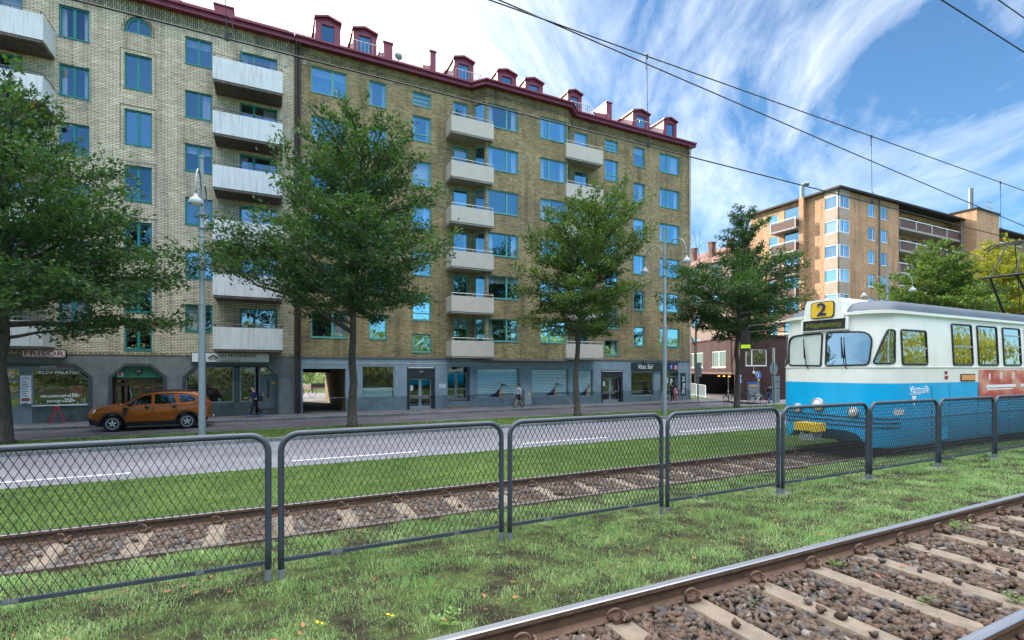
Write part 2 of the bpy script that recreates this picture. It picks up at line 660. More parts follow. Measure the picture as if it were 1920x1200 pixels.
strip_mesh('ground', [(-400, .30), (6, .30), (13.0, -.3), (13.6, -.62), (900, -.62)], M['dirt'], x0=-900, x1=1600)
strip_mesh('lawn', [(-45, .70), (1.2, .70)], M['turf'])
strip_mesh('track_bed', [(1.2, .655), (1.22, .66), (3.02, .66), (3.03, .655)], M['dirt'])
strip_mesh('lawn', [(3.05, .66), (3.10, .795), (3.9, .77), (4.9, .735), (6.40, .575), (6.52, .56), (6.54, .42)], M['soil'])
strip_mesh('track_bed', [(6.52, .44), (8.12, .44)], M['dirt'])
strip_mesh('lawn', [(8.10, .42), (8.13, .565), (10.5, .39), (13.95, .085), (14.05, .02)], M['turf'])
strip_mesh('road', [(13.9, .045), (19.32, .050)], M['asphalt'])
strip_mesh('kerb', [(19.3, .02), (19.302, .165), (19.33, .175), (19.47, .175), (19.48, .10)], M['kerb'])
strip_mesh('tree_strip', [(19.47, .155), (22.5, .15)], M['turf'])
strip_mesh('kerb', [(22.48, .10), (22.49, .165), (22.62, .165), (22.625, .02)], M['kerb'])
strip_mesh('side_lane', [(22.6, .045), (27.0, .050)], M['asphalt_lane'])
strip_mesh('kerb', [(26.98, .02), (26.985, .165), (27.01, .175), (27.15, .175), (27.16, .10)], M['kerb'], x1=31.5)
strip_mesh('pavement', [(27.14, .160), (29.34, .165)], M['paver'], x1=31.5)

for (a, b) in [(-6.7, -3.1), (.5, 4.1), (7.7, 11.3), (14.9, 18.5), (22.1, 25.7), (29.3, 32.9), (36.5, 40.1)]:
    mb = MB()
    mb.add([(a, 14.93, .0525), (b, 14.93, .0525), (b, 15.05, .0525), (a, 15.05, .0525)], [(0, 1, 2, 3)])
    tag(mb.build('road_marking', M['line']), kind='structure')

# side street beyond the corner, falling away slightly
mb = MB()
pr = [(31.3, .16), (33.0, .08), (36.0, -.25), (40.0, -.45), (60, -.5), (140, -.5)]
vs = []
for (x, z) in pr:
    vs += [(x, 24.6, z - .0), (x, 33, z), (x, 75, z)]
fs = []
for i in range(len(pr) - 1):
    for j in range(2):
        fs.append((i * 3 + j, i * 3 + 3 + j, i * 3 + 4 + j, i * 3 + 1 + j))
mb.add(vs, fs)
tag(mb.build('side_street', M['asphalt_lane']), kind='structure')


# ------------------------------------------------------------------ rails, sleepers, ballast
def rail_profile(y, zt):
    hw, h = .036, .160
    return [(y - .07, zt - h), (y + .07, zt - h), (y + .07, zt - h + .012), (y + .012, zt - h + .032), (y + .009, zt - .05), (y + hw, zt - .038), (y + hw, zt - .006),
            (y + hw - .008, zt), (y - hw + .008, zt), (y - hw, zt - .006), (y - hw, zt - .038), (y - .009, zt - .05), (y - .012, zt - h + .032), (y - .07, zt - h + .012)]


def make_rail(y, zt, label, top_='steel', x0=-30, x1=140):
    mb = MB()
    pf = rail_profile(y, zt)
    n = len(pf)
    vs = [(x0, a, b) for a, b in pf] + [(x1, a, b) for a, b in pf]
    for i in range(n):
        j = (i + 1) % n
        a, b = pf[i], pf[j]
        top = min(a[1], b[1]) > zt - .0062
        mb.add([vs[i], vs[j], vs[n + j], vs[n + i]], [(0, 1, 2, 3)], 1 if top else 0)
    o = mb.build('rail', [M['rust'], M[top_]], origin=(0, y, zt - .16))
    return tag(o, label, 'rail', 'tram rails')


NT, FT = .855, .60
make_rail(3.07, NT, 'steel tram rail beside the mown verge in front of the mesh fence')
make_rail(1.57, NT, 'nearest steel tram rail, only its corner showing at the bottom right')
make_rail(6.55, FT, 'sunken tram rail just behind the mesh fence, its head at the grass edge', 'rail_dark')
make_rail(8.05, FT, 'far tram rail behind the fence, its rusty web open to the ballast', 'steel_dull')


def clip_mesh(mb, x, y, z, s):
    """spring clip: a bracket with a curled steel loop; s = side of the rail it lies on (-1 towards the camera)"""
    mb.box(x - .045, x + .045, y + s * .055 - .03, y + s * .055 + .03, z, z + .035)
    pts = []
    for k in range(15):
        a = -.5 + k / 14 * (2 * pi * .86)
        pts.append((x - .05 + .062 * cos(a) + .03 * k / 14, y + s * (.085 - .06 * k / 14), z + .062 + .048 * sin(a)))
    mb.tube(pts, .0095, 6)
    pts = [(x + .045, y + s * .03, z + .03), (x + .06, y + s * .05, z + .065), (x + .05, y + s * .10, z + .06), (x + .0, y + s * .115, z + .035)]
    mb.tube(pts, .0115, 6)


def make_sleeper(yc, ztop, half, yr, label, group):
    t = thing('sleeper', label, 'sleeper', (0, yc, ztop - .12), 0, group)
    mb = MB()
    w0, w1 = .125, .10
    pf = [(-w0, -.0), (w0, -.0), (w0, .07), (w1, .12), (-w1, .12), (-w0, .07)]
    mb.ext([(a, -half, b) for a, b in pf], (0, 2 * half, 0))
    mb.build('concrete_block', M['sleeper'], t, local=True)
    for r in yr:
        for s in (-1, 1):
            c = MB()
            clip_mesh(c, 0, r - yc + s * .035, .12, s)
            autosmooth(c.build('rail_clip', M['rust'], t, local=True))
    return t


NEARX = [2.34 + .775 * i for i in range(-1, 16)]
sl = make_sleeper(2.32, .700, 1.25, (3.07, 1.57), 'pale concrete sleeper in the rubble of the front tram track', 'sleepers of the front track')
for i, x in enumerate(NEARX):
    o = sl if i == 0 else copy_tree(sl)
    o.location.x = x
FARX = [-1.49 + .83 * i for i in range(-3, 17)]
sl = make_sleeper(7.30, .447, 1.2, (8.05, 6.55), 'pale concrete sleeper seen through the mesh fence in the far track', 'sleepers of the far track')
for i, x in enumerate(FARX):
    o = sl if i == 0 else copy_tree(sl)
    o.location.x = x

ICO_T = [(0, 11, 5), (0, 5, 1), (0, 1, 7), (0, 7, 10), (0, 10, 11), (1, 5, 9), (5, 11, 4), (11, 10, 2), (10, 7, 6), (7, 1, 8), (3, 9, 4), (3, 4, 2), (3, 2, 6), (3, 6, 8),
         (3, 8, 9), (4, 9, 5), (2, 4, 11), (6, 2, 10), (8, 6, 7), (9, 8, 1)]
ph = (1 + 5 ** .5) / 2
ICO_V = np.array([(-1, ph, 0), (1, ph, 0), (-1, -ph, 0), (1, -ph, 0), (0, -1, ph), (0, 1, ph), (0, -1, -ph), (0, 1, -ph), (ph, 0, -1), (ph, 0, 1), (-ph, 0, -1), (-ph, 0, 1)]) / 1.9


CUBE_V = np.array([(x, y, z) for x in (-1, 1) for y in (-1, 1) for z in (-1, 1)]) * .62
CUBE_F = np.array([(0, 1, 3, 2), (4, 6, 7, 5), (0, 4, 5, 1), (2, 3, 7, 6), (0, 2, 6, 4), (1, 5, 7, 3)])


def stones(name, P, S, mat):
    n = len(P)
    V = np.repeat(CUBE_V[None], n, 0)
    V = V + rng.uniform(-.34, .34, (n, 8, 3))
    V = V * rng.uniform(.65, 1.3, (n, 1, 3)) * np.array([1, 1, .8])
    a = rng.uniform(0, 2 * pi, n)
    b = rng.uniform(-1.1, 1.1, n)
    ca, sa, cb, sb = np.cos(a)[:, None], np.sin(a)[:, None], np.cos(b)[:, None], np.sin(b)[:, None]
    x, y, z = V[..., 0], V[..., 1], V[..., 2]
    y, z = y * cb - z * sb, y * sb + z * cb
    x, y = x * ca - y * sa, x * sa + y * ca
    V = np.stack([x, y, z], -1) * S[:, None, None] + P[:, None, :]
    T = (CUBE_F[None] + (np.arange(n) * 8)[:, None, None]).reshape(-1, 4)
    o = fast_mesh(name, V.reshape(-1, 3), T, mat)
    return tag(o, kind='stuff')


def stone_mat():
    m, nt, out = nodes('ballast_stone')
    g = N(nt, 'ShaderNodeNewGeometry')
    c = ramp(nt, [(.0, (.075, .050, .036)), (.40, (.145, .095, .064)), (.68, (.115, .085, .066)), (.84, (.085, .082, .082)), (.95, (.17, .13, .10)), (1.0, (.26, .23, .20))], g.outputs['Random Per Island'])
    n = noise(nt, g.outputs['Position'], 45, 4, .7)
    c = mixc(nt, 1.0, c, ramp(nt, [(.3, .65), (.7, 1.3)], n), 'MULTIPLY')
    bsdf(nt, out, c, .85, 0, .25, n, .5, .01)
    return m


M['stone'] = stone_mat()


def ballast(y0, y1, x0, x1, n, z, smin, smax, sleepers, name='ballast', pw=1.0):
    u = rng.uniform(0, 1, n) ** pw
    x = x0 + (x1 - x0) * u
    y = rng.uniform(y0, y1, n)
    d = np.min(np.abs(x[:, None] - np.array(sleepers)[None]), 1)
    ok = (d > .125) | (rng.uniform(0, 1, n) < .035)
    x, y, d = x[ok], y[ok], d[ok]
    s = rng.uniform(smin, smax, len(x))
    zz = z + rng.uniform(-.018, .012, len(x)) + np.clip((d - .12) * .05, 0, .02)
    zz = np.where(d < .125, z + .035 + s * .25, zz)
    return stones(name, np.stack([x, y, zz], 1), s, M['stone'])


ballast(1.25, 3.0, .6, 11.0, 12500, .682, .022, .046, NEARX, pw=1.35)
ballast(6.62, 8.0, -5.0, 12.5, 9500, .432, .028, .052, FARX)

# ------------------------------------------------------------------ grass
def grass_mat(name, a, b, c_):
    m, nt, out = nodes(name)
    g = N(nt, 'ShaderNodeNewGeometry')
    n1 = noise(nt, g.outputs['Position'], 1.3, 4)
    f = math_(nt, 'ADD', math_(nt, 'MULTIPLY', ramp(nt, [(.3, 0.0), (.7, 1.0)], n1), .55), math_(nt, 'MULTIPLY', g.outputs['Random Per Island'], .45))
    c = ramp(nt, [(.05, a), (.55, b), (.95, c_)], f)
    d = N(nt, 'ShaderNodeBsdfPrincipled')
    d.inputs['Roughness'].default_value = .5
    d.inputs['Specular IOR Level'].default_value = .3
    L(nt, c, d.inputs['Base Color'])
    t = N(nt, 'ShaderNodeBsdfTranslucent')
    L(nt, c, t.inputs['Color'])
    mx = N(nt, 'ShaderNodeMixShader')
    mx.inputs[0].default_value = .3
    L(nt, d.outputs[0], mx.inputs[1])
    L(nt, t.outputs[0], mx.inputs[2])
    L(nt, mx.outputs[0], out.inputs[0])
    return m


M['grass'] = grass_mat('grass_blades', (.165, .295, .078), (.33, .51, .175), (.59, .64, .34))
M['grass_far'] = grass_mat('mown_grass_blades', (.09, .165, .035), (.165, .28, .07), (.31, .38, .13))


def blades(name, x, y, z, h, w, mat, lean=.5):
    n = len(x)
    az = rng.uniform(0, 2 * pi, n)
    ln = h * rng.uniform(.1, 1, n) * lean
    la = rng.uniform(0, 2 * pi, n)
    dx, dy = np.cos(az) * w / 2, np.sin(az) * w / 2
    B = np.stack([x, y, z], 1)
    D = np.stack([dx, dy, 0 * dx], 1)
    mid = B + np.stack([np.cos(la) * ln * .3, np.sin(la) * ln * .3, h * .6], 1)
    tip = B + np.stack([np.cos(la) * ln, np.sin(la) * ln, h * rng.uniform(.8, 1.05, n)], 1)
    V = np.stack([B - D, B + D, mid - D * .8, mid + D * .8, tip], 1).reshape(-1, 3)
    k = (np.arange(n) * 5)[:, None, None]
    T = (np.array([(0, 1, 3), (0, 3, 2), (2, 3, 4)])[None] + k).reshape(-1, 3)
    o = fast_mesh(name, V, T, mat)
    return tag(o, kind='stuff')


# near verge: tufts plus thin cover
def near_xy(n, y0, y1, pw=1.5):
    y = rng.uniform(y0, y1, n)
    a, b = -.40 * y - .5, 3.15 * y + .8
    return a + (b - a) * rng.uniform(0, 1, n) ** pw, y


cx, cy = near_xy(3300, 3.18, 6.42)
cr = rng.uniform(.035, .13, len(cx))
cn = (cr * 520).astype(int) + 8
bare_ = np.sin(cx * 3.7 + 1.6 * np.sin(cy * 4.3)) * np.sin(cy * 6.1 + cx * 1.3) + .6 * np.sin(cx * 8.3 + cy * 7.1)
keep = bare_ > -.38 + rng.uniform(-.35, .25, len(cx))
cx, cy, cr, cn = cx[keep], cy[keep], cr[keep], cn[keep]
ch = rng.uniform(.014, .052, len(cx)) * np.where(rng.uniform(0, 1, len(cx)) < .3, 1.25, .85)
ix = np.repeat(np.arange(len(cx)), cn)
gx = cx[ix] + rng.normal(0, 1, len(ix)) * cr[ix]
gy = cy[ix] + rng.normal(0, 1, len(ix)) * cr[ix]
ok = (gy > 3.14) & (gy < 6.46)
gx, gy, ix = gx[ok], gy[ok], ix[ok]
gh = ch[ix] * rng.uniform(.6, 1.35, len(ix))
ux, uy = near_xy(30000, 3.13, 6.47)
ub = np.sin(ux * 3.7 + 1.6 * np.sin(uy * 4.3)) * np.sin(uy * 6.1 + ux * 1.3) + .6 * np.sin(ux * 8.3 + uy * 7.1)
uk = ub > -.5 + rng.uniform(-.3, .3, len(ux))
ux, uy = ux[uk], uy[uk]
gx = np.concatenate([gx, ux])
gy = np.concatenate([gy, uy])
gh = np.concatenate([gh, rng.uniform(.012, .035, len(ux))])
dist = np.hypot(gx, gy)
blades('grass', gx, gy, zgrass(gy) - .008, gh, .0028 + .00055 * dist, M['grass'], .9)
# far mown verge
n = 95000
y = rng.uniform(8.16, 13.98, n)
a, b = -.40 * y - .5, 3.15 * y
x = a + (b - a) * rng.uniform(0, 1, n) ** 1.25
blades('grass', x, y, np.interp(y, [8.13, 10.5, 13.95], [.565, .39, .085]) - .005, rng.uniform(.02, .05, n), .006 + .0007 * np.hypot(x, y), M['grass_far'], .8)
n = 26000
y = rng.uniform(19.5, 22.45, n)
a, b = -.40 * y, 3.1 * y
x = a + (b - a) * rng.uniform(0, 1, n)
blades('grass', x, y, 0 * y + .15, rng.uniform(.03, .07, n), .02 + 0 * x, M['grass_far'], .8)

# fallen leaves
M['fallen'] = leaf_mat('fallen_oak_leaves', (.22, .07, .025), (.42, .16, .05), None, 0, .1)


def leaf_scatter(name, x, y, z, s, mat, flat=.35):
    n = len(x)
    a = rng.uniform(0, 2 * pi, n)
    u = np.stack([np.cos(a), np.sin(a), rng.uniform(-flat, flat, n)], 1)
    v = np.stack([-np.sin(a), np.cos(a), rng.uniform(-flat, flat, n)], 1)
    c = np.stack([x, y, z], 1)
    s = s[:, None]
    k = [c - u * s, c - v * s * .45 - u * s * .2, c - v * s * .25 + u * s * .1, c - v * s * .5 + u * s * .35, c + u * s, c + v * s * .5 + u * s * .35, c + v * s * .25 + u * s * .1, c + v * s * .45 - u * s * .2]
    V = np.stack(k, 1).reshape(-1, 3)
    T = (np.arange(8)[None] + (np.arange(n) * 8)[:, None])
    o = fast_mesh(name, V, T, mat)
    return tag(o, kind='stuff')


x, y = near_xy(170, 3.2, 6.4)
x2, y2 = rng.uniform(.8, 8, 22), rng.uniform(1.4, 2.95, 22)
z = np.concatenate([zgrass(y) + .025, 0 * x2 + .725])
leaf_scatter('fallen_leaves', np.concatenate([x, x2]), np.concatenate([y, y2]), z, rng.uniform(.014, .034, len(z)), M['fallen'])
n = 420
x = rng.uniform(-8, 40, n)
y = np.where(rng.uniform(0, 1, n) < .55, rng.normal(26.75, .12, n), rng.uniform(22.7, 28.5, n))
y = np.where(y > 26.96, y + .25, y)
leaf_scatter('fallen_leaves', x, y, np.where(y > 27, .18, .06), rng.uniform(.05, .10, n), M['fallen'], .2)
# ------------------------------------------------------------------ facades
class Pl:
    """a vertical wall plane from p0 to p1; s runs along it, depth d runs inwards"""

    def __init__(self, p0, p1):
        self.p0 = Vector((p0[0], p0[1], 0))
        d = Vector((p1[0] - p0[0], p1[1] - p0[1], 0))
        self.L = d.length
        self.d = d.normalized()
        self.n = Vector((-self.d.y, self.d.x, 0))

    def pt(self, s, z, dep=0.0):
        p = self.p0 + self.d * s + self.n * dep
        return (p.x, p.y, z)

    def box(self, mb, s0, s1, z0, z1, d0, d1, mi=0):
        v = [self.pt(s0, z0, d0), self.pt(s1, z0, d0), self.pt(s1, z0, d1), self.pt(s0, z0, d1), self.pt(s0, z1, d0), self.pt(s1, z1, d0), self.pt(s1, z1, d1), self.pt(s0, z1, d1)]
        mb.add(v, [(0, 3, 2, 1), (4, 5, 6, 7), (0, 1, 5, 4), (1, 2, 6, 5), (2, 3, 7, 6), (3, 0, 4, 7)], mi)

    def poly(self, mb, pts, d0, d1, mi=0):
        a = [self.pt(s, z, d0) for s, z in pts]
        mb.ext(a, self.n * (d1 - d0), mi)

    def wall(self, mb, z0, z1, holes=(), reveal=.14, mi=0, s0=0.0, s1=None):
        s1 = self.L if s1 is None else s1
        xs = sorted({s0, s1} | {h[0] for h in holes} | {h[1] for h in holes})
        zs = sorted({z0, z1} | {h[2] for h in holes} | {h[3] for h in holes})
        xs = [x for x in xs if s0 - 1e-6 <= x <= s1 + 1e-6]
        zs = [z for z in zs if z0 - 1e-6 <= z <= z1 + 1e-6]
        for i in range(len(xs) - 1):
            run = None
            for j in range(len(zs) - 1):
                mx, mz = (xs[i] + xs[i + 1]) / 2, (zs[j] + zs[j + 1]) / 2
                hole = any(h[0] < mx < h[1] and h[2] < mz < h[3] for h in holes)
                if not hole:
                    if run is None:
                        run = [zs[j], zs[j + 1]]
                    else:
                        run[1] = zs[j + 1]
                if hole or j == len(zs) - 2:
                    if run:
                        mb.add([self.pt(xs[i], run[0]), self.pt(xs[i + 1], run[0]), self.pt(xs[i + 1], run[1]), self.pt(xs[i], run[1])], [(0, 1, 2, 3)], mi)
                    run = None
        for h in holes:
            a, b, c, d = h[:4]
            r = reveal
            q = [(a, c), (b, c), (b, d), (a, d)]
            for k in range(4):
                p, q2 = q[k], q[(k + 1) % 4]
                mb.add([self.pt(p[0], p[1], 0), self.pt(q2[0], q2[1], 0), self.pt(q2[0], q2[1], r), self.pt(p[0], p[1], r)], [(0, 1, 2, 3)], mi)


def window(parent, P, s0, s1, z0, z1, cols=(), rows=(), fm='teal', gm='glass', name='window', set_=.07, fw=.075, bar=.055, curtain=None, label=None, flat=False):
    f = MB()
    d0, d1 = set_, set_ + .07
    P.box(f, s0, s0 + fw, z0, z1, d0, d1)
    P.box(f, s1 - fw, s1, z0, z1, d0, d1)
    P.box(f, s0 + fw, s1 - fw, z0, z0 + fw, d0, d1)
    P.box(f, s0 + fw, s1 - fw, z1 - fw, z1, d0, d1)
    W, H = s1 - s0, z1 - z0
    for c in cols:
        P.box(f, s0 + c * W - bar, s0 + c * W + bar, z0 + fw, z1 - fw, d0 + .003, d1 - .003)
    for r in rows:
        P.box(f, s0 + fw, s1 - fw, z0 + r * H - bar * .7, z0 + r * H + bar * .7, d0 + .005, d1 - .005)
    # projecting sill
    P.box(f, s0 - .02, s1 + .02, z0 - .035, z0 - .001, -.03, set_ + .02)
    o = f.build(name, M[fm], parent)
    if label:
        o['label'] = label
    g = MB()
    g.add([P.pt(s0 + fw * .6, z0 + fw * .6, d0 + .04), P.pt(s1 - fw * .6, z0 + fw * .6, d0 + .04), P.pt(s1 - fw * .6, z1 - fw * .6, d0 + .04), P.pt(s0 + fw * .6, z1 - fw * .6, d0 + .04)], [(0, 1, 2, 3)])
    g.build('pane', M[gm], parent if flat else o)
    if curtain:
        c = MB()
        k = 14
        def drape(a, b, zt, zb):
            vs = []
            for i in range(k + 1):
                s = a + (b - a) * i / k
                dd = d1 + .10 + .025 * sin(i * 2.4)
                vs += [P.pt(s, zb, dd), P.pt(s, zt, dd)]
            c.add(vs, [(2 * i, 2 * i + 2, 2 * i + 3, 2 * i + 1) for i in range(k)])
        w = s1 - s0
        if curtain == 'sides':
            drape(s0 + .05, s0 + .05 + w * .17, z1 - .03, z0 + .03)
            drape(s1 - .05 - w * .17, s1 - .05, z1 - .03, z0 + .03)
        elif curtain == 'left':
            drape(s0 + .05, s0 + w * .45, z1 - .03, z0 + .03)
        elif curtain == 'right':
            drape(s0 + w * .62, s1 - .05, z1 - .03, z0 + .03)
        elif curtain == 'top':
            drape(s0 + .05, s1 - .05, z1 - .03, z1 - (z1 - z0) * .3)
        else:
            drape(s0 + .05, s1 - .05, z1 - .03, z0 + .03)
        c.build('curtain', M['curtain'], o, smooth=True)
    return o


def text(body, size, loc, rot, m, parent=None, name='lettering', sx=1.0, ax='CENTER', ext=.003, shear=0.0, bold=0.0, space=1.0):
    cu = bpy.data.curves.new(name, 'FONT')
    cu.body = body
    cu.size = size
    cu.align_x = ax
    cu.align_y = 'CENTER'
    cu.extrude = ext
    cu.shear = shear
    cu.offset = bold
    cu.space_character = space
    cu.materials.append(m)
    tmp = bpy.data.objects.new('tmp', cu)
    me = bpy.data.meshes.new_from_object(tmp)
    bpy.data.objects.remove(tmp)
    me.name = name
    o = bpy.data.objects.new(name, me)
    COL.objects.link(o)
    o.rotation_euler = rot
    o.scale = (sx, 1, 1)
    v = Vector(loc)
    if parent is not None:
        o.parent = parent
        v = v - wloc(parent)
    o.location = v
    return o


FRONT = (R(90), 0, 0)
YF = 29.3
XS = 1.14            # joint between the two houses
ZB = .16
curts = [None, 'sides', None, 'sides', 'left', 'right', 'top', 'full', 'top', 'sides']


def rc():
    return random.choice(curts)


# ================================================================== olive brick house (right)
HR = thing('apartment_building', 'olive brown brick apartment house with turquoise windows, beige balconies and a projecting bay', 'apartment building', (XS, YF, ZB))
XE = fx(1293, YF)
pA = Pl((XS, YF), (11.45, YF))
pB1 = Pl((11.45, YF), (12.1, 28.5))
pB = Pl((12.1, 28.5), (18.1, 28.5))
pB2 = Pl((18.1, 28.5), (19.0, YF))
pC = Pl((19.0, YF), (XE, YF))
ZT = 20.32
ZG = 3.30             # top of the concrete ground floor
RO = 2.714
W1, W2 = 4.62, 5.79   # lowest window sill / head


def pxs(P, a, b, Y):
    return fx(a, Y) - P.p0.x, fx(b, Y) - P.p0.x


wallR = MB()
holes = {p: [] for p in ('A', 'B1', 'B', 'B2', 'C')}
wins = []


def addw(key, P, s0, s1, z0, z1, **kw):
    holes[key].append((s0, s1, z0, z1))
    wins.append((P, s0, s1, z0, z1, kw))


for i in range(6):
    dz = RO * i
    zb, zt = 4.35 + dz, 5.79 + dz
    a, b = pxs(pA, 583, 650, YF)
    addw('A', pA, a, b, zb, zt, cols=(.60,))
    a, b = pxs(pA, 692, 725, YF)
    addw('A', pA, a, b, zb, zt)
    a, b = pxs(pA, 850, 878, YF)
    addw('A', pA, a, b, 3.60 + dz, zt, rows=(.1,), name='balcony_door')
    addw('B1', pB1, .16, .92, 3.60 + dz if i == 99 else zb - .05, zt, fw=.06)
    a, b = pxs(pB, 915, 972, 28.5)
    addw('B', pB, max(a, .08), b, zb, zt, cols=(.62,))
    a, b = pxs(pB, 1013, 1064, 28.5)
    addw('B', pB, a, min(b, pB.L - .08), zb, zt, cols=(.34,))
    addw('B2', pB2, .10, .72, zb, zt, fw=.06)
    a, b = pxs(pC, 1077, 1102, YF)
    addw('C', pC, a, b, 3.60 + dz, zt, rows=(.1,), name='balcony_door')
    a, b = pxs(pC, 1188, 1209, YF)
    addw('C', pC, a, b, zb, zt)
    a, b = pxs(pC, 1237, 1274, YF)
    addw('C', pC, a, b, zb, zt, cols=(.40,))
for key, P, (pa, pb) in (('A', pA, (773, 808)), ('C', pC, (1134, 1159))):
    a, b = pxs(P, pa, pb, YF)
    top = 5.79 + RO * 5
    addw(key, P, a, b, top - .82, top, rows=(.33, .66))
    for i in range(5):
        z1 = top - RO * .53 - RO * i
        addw(key, P, a, b, z1 - 1.5, z1, rows=(.28,))
    addw(key, P, a, b, 3.62, 4.72)
for k, P in (('A', pA), ('B1', pB1), ('B', pB), ('B2', pB2), ('C', pC)):
    P.wall(wallR, ZG, ZT, holes[k])
# gable end and back
pE = Pl((XE, YF), (XE, YF + 12))
pE.wall(wallR, ZB, ZT)
pK = Pl((XE, YF + 12), (XS, YF + 12))
pK.wall(wallR, ZB, ZT, [(pK.L - 2.75, pK.L - .45, ZB, 2.35)], reveal=.2)
wallR.build('wall', M['brick_right'], HR)
for (P, a, b, c, d, kw) in wins:
    window(HR, P, a, b, c, d, fm='turq', curtain=rc(), **kw)

# dentil frieze under the eaves
for nm, P in (('A', pA), ('B1', pB1), ('B', pB), ('B2', pB2), ('C', pC)):
    fr = MB()
    n = int(P.L / .21)
    for i in range(n):
        s = (i + .5) * P.L / n
        P.box(fr, s - .05, s + .05, 19.72, 19.86, -.045, .01)
    P.box(fr, 0.0, P.L, 19.87, 19.93, -.05, .01)
    fr.build('brick_frieze', M['brick_right'], HR)

# dim rooms behind the glass
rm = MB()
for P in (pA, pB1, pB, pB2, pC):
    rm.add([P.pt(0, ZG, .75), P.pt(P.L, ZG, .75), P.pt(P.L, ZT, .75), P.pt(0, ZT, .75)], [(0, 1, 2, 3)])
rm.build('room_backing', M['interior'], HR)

# ---- concrete ground floor with shop fronts
base = MB()
gA = Pl((XS, YF), (XE, YF))
gh = []
PASS = (fx(568, YF) - XS, fx(648, YF) - XS, ZB - .01, 2.62)


def gp(a, b, t, bt, Y=YF):
    """shop opening from its corners in the survey"""
    m = (a + b) / 2
    return (fx(a, Y) - XS, fx(b, Y) - XS, fz(m, bt, Y), fz(m, t, Y))


SW = gp(678, 740, 686, 747)
D1 = gp(763, 816, 688, 770)
D2 = gp(839, 881, 688, 770)
SH1 = gp(895, 974, 690, 746)
SH2 = gp(997, 1066, 691, 743)
SH3 = gp(1075, 1112, 693, 743)
D3 = gp(1127, 1168, 694, 762)
VW = gp(1183, 1226, 697, 742)
VD = gp(1238, 1272, 697, 762)
D1 = (D1[0], D1[1], ZB, D1[3])
D2 = (D2[0], D2[1], ZB + .42, D2[3])
D3 = (D3[0], D3[1], ZB, D3[3])
VD = (VD[0], VD[1], ZB, VD[3])
GH = [PASS, SW, D1, D2, SH1, SH2, SH3, D3, VW, VD]
PLZ = .98


def split_holes(z0, z1):
    r = []
    for h in GH:
        a, b = max(h[2], z0), min(h[3], z1)
        if b > a:
            r.append((h[0], h[1], a, b))
    return r


gA.wall(base, PLZ, ZG, split_holes(PLZ, ZG), reveal=.28, s1=gA.L)
base.build('ground_floor_wall', M['concrete_blue'], HR)
pl = MB()
gP = Pl((XS, YF - .035), (XE, YF - .035))
gP.wall(pl, ZB - .05, PLZ - .002, split_holes(ZB - .05, PLZ - .002), reveal=.3)
pl.add([gP.pt(0, PLZ - .002, 0), gP.pt(gA.L, PLZ - .002, 0), gP.pt(gA.L, PLZ - .002, .034), gP.pt(0, PLZ - .002, .034)], [(0, 1, 2, 3)])
pl.build('plinth', M['plinth'], HR)
# shadow ledge above the ground floor and slab under the bay
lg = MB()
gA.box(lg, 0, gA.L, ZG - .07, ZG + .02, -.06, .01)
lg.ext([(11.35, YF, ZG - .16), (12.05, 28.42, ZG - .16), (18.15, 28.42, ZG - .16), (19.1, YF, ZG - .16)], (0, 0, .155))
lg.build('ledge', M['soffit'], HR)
gr = MB()
gA.box(gr, .6, 12.6, 2.92, 2.95, -.02, .01)
gr.build('cable_strip', M['pipe_light'], HR)
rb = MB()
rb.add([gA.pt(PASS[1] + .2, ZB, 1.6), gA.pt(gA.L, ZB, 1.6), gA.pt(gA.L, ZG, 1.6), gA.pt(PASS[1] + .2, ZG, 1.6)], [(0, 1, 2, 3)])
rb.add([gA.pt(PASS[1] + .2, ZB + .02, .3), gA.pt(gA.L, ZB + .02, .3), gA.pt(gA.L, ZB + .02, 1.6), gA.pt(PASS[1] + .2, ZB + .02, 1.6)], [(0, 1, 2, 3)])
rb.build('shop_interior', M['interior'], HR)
# passage through the house
ps = MB()
xa, xb = XS + PASS[0], XS + PASS[1]
ps.add([(xb, YF + .28, ZB), (xb, YF + 12, ZB), (xb, YF + 12, 2.75), (xb, YF + .28, 2.75)], [(0, 1, 2, 3)])
ps.add([(xa, YF + .28, ZB), (xa, YF + 12, ZB), (xa, YF + 12, 2.75), (xa, YF + .28, 2.75)], [(0, 1, 2, 3)])
ps.build('passage_wall', M['brick_passage'], HR)
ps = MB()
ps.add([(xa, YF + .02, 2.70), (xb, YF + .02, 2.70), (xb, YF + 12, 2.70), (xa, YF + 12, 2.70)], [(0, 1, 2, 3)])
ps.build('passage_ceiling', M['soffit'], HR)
ps = MB()
ps.box(xa, xb, YF + 8.5, YF + 8.8, 2.35, 2.69)
ps.build('passage_beam', M['brown_panel'], HR)
ps = MB()
ps.add([(xa - .3, YF - .0, ZB + .008), (xb + .3, YF - .0, ZB + .008), (xb + .3, YF + 12.2, ZB + .008), (xa - .3, YF + 12.2, ZB + .008)], [(0, 1, 2, 3)])
ps.build('passage_floor', M['paver'], HR)


def shop_window(h, rows=(), cols=(), fm='alu', gm='glass_shop', fw=.06, name='shop_window'):
    return window(HR, gA, h[0], h[1], h[2], h[3], cols, rows, fm, gm, name, set_=.05, fw=fw, bar=.03)


o = shop_window(SW, rows=(.28,))
bl = MB()
gA.box(bl, SW[0] + .1, SW[1] - .1, SW[2] + .08, SW[2] + .62, .2, .22)
bl.build('frosted_film', M['blind'], o)


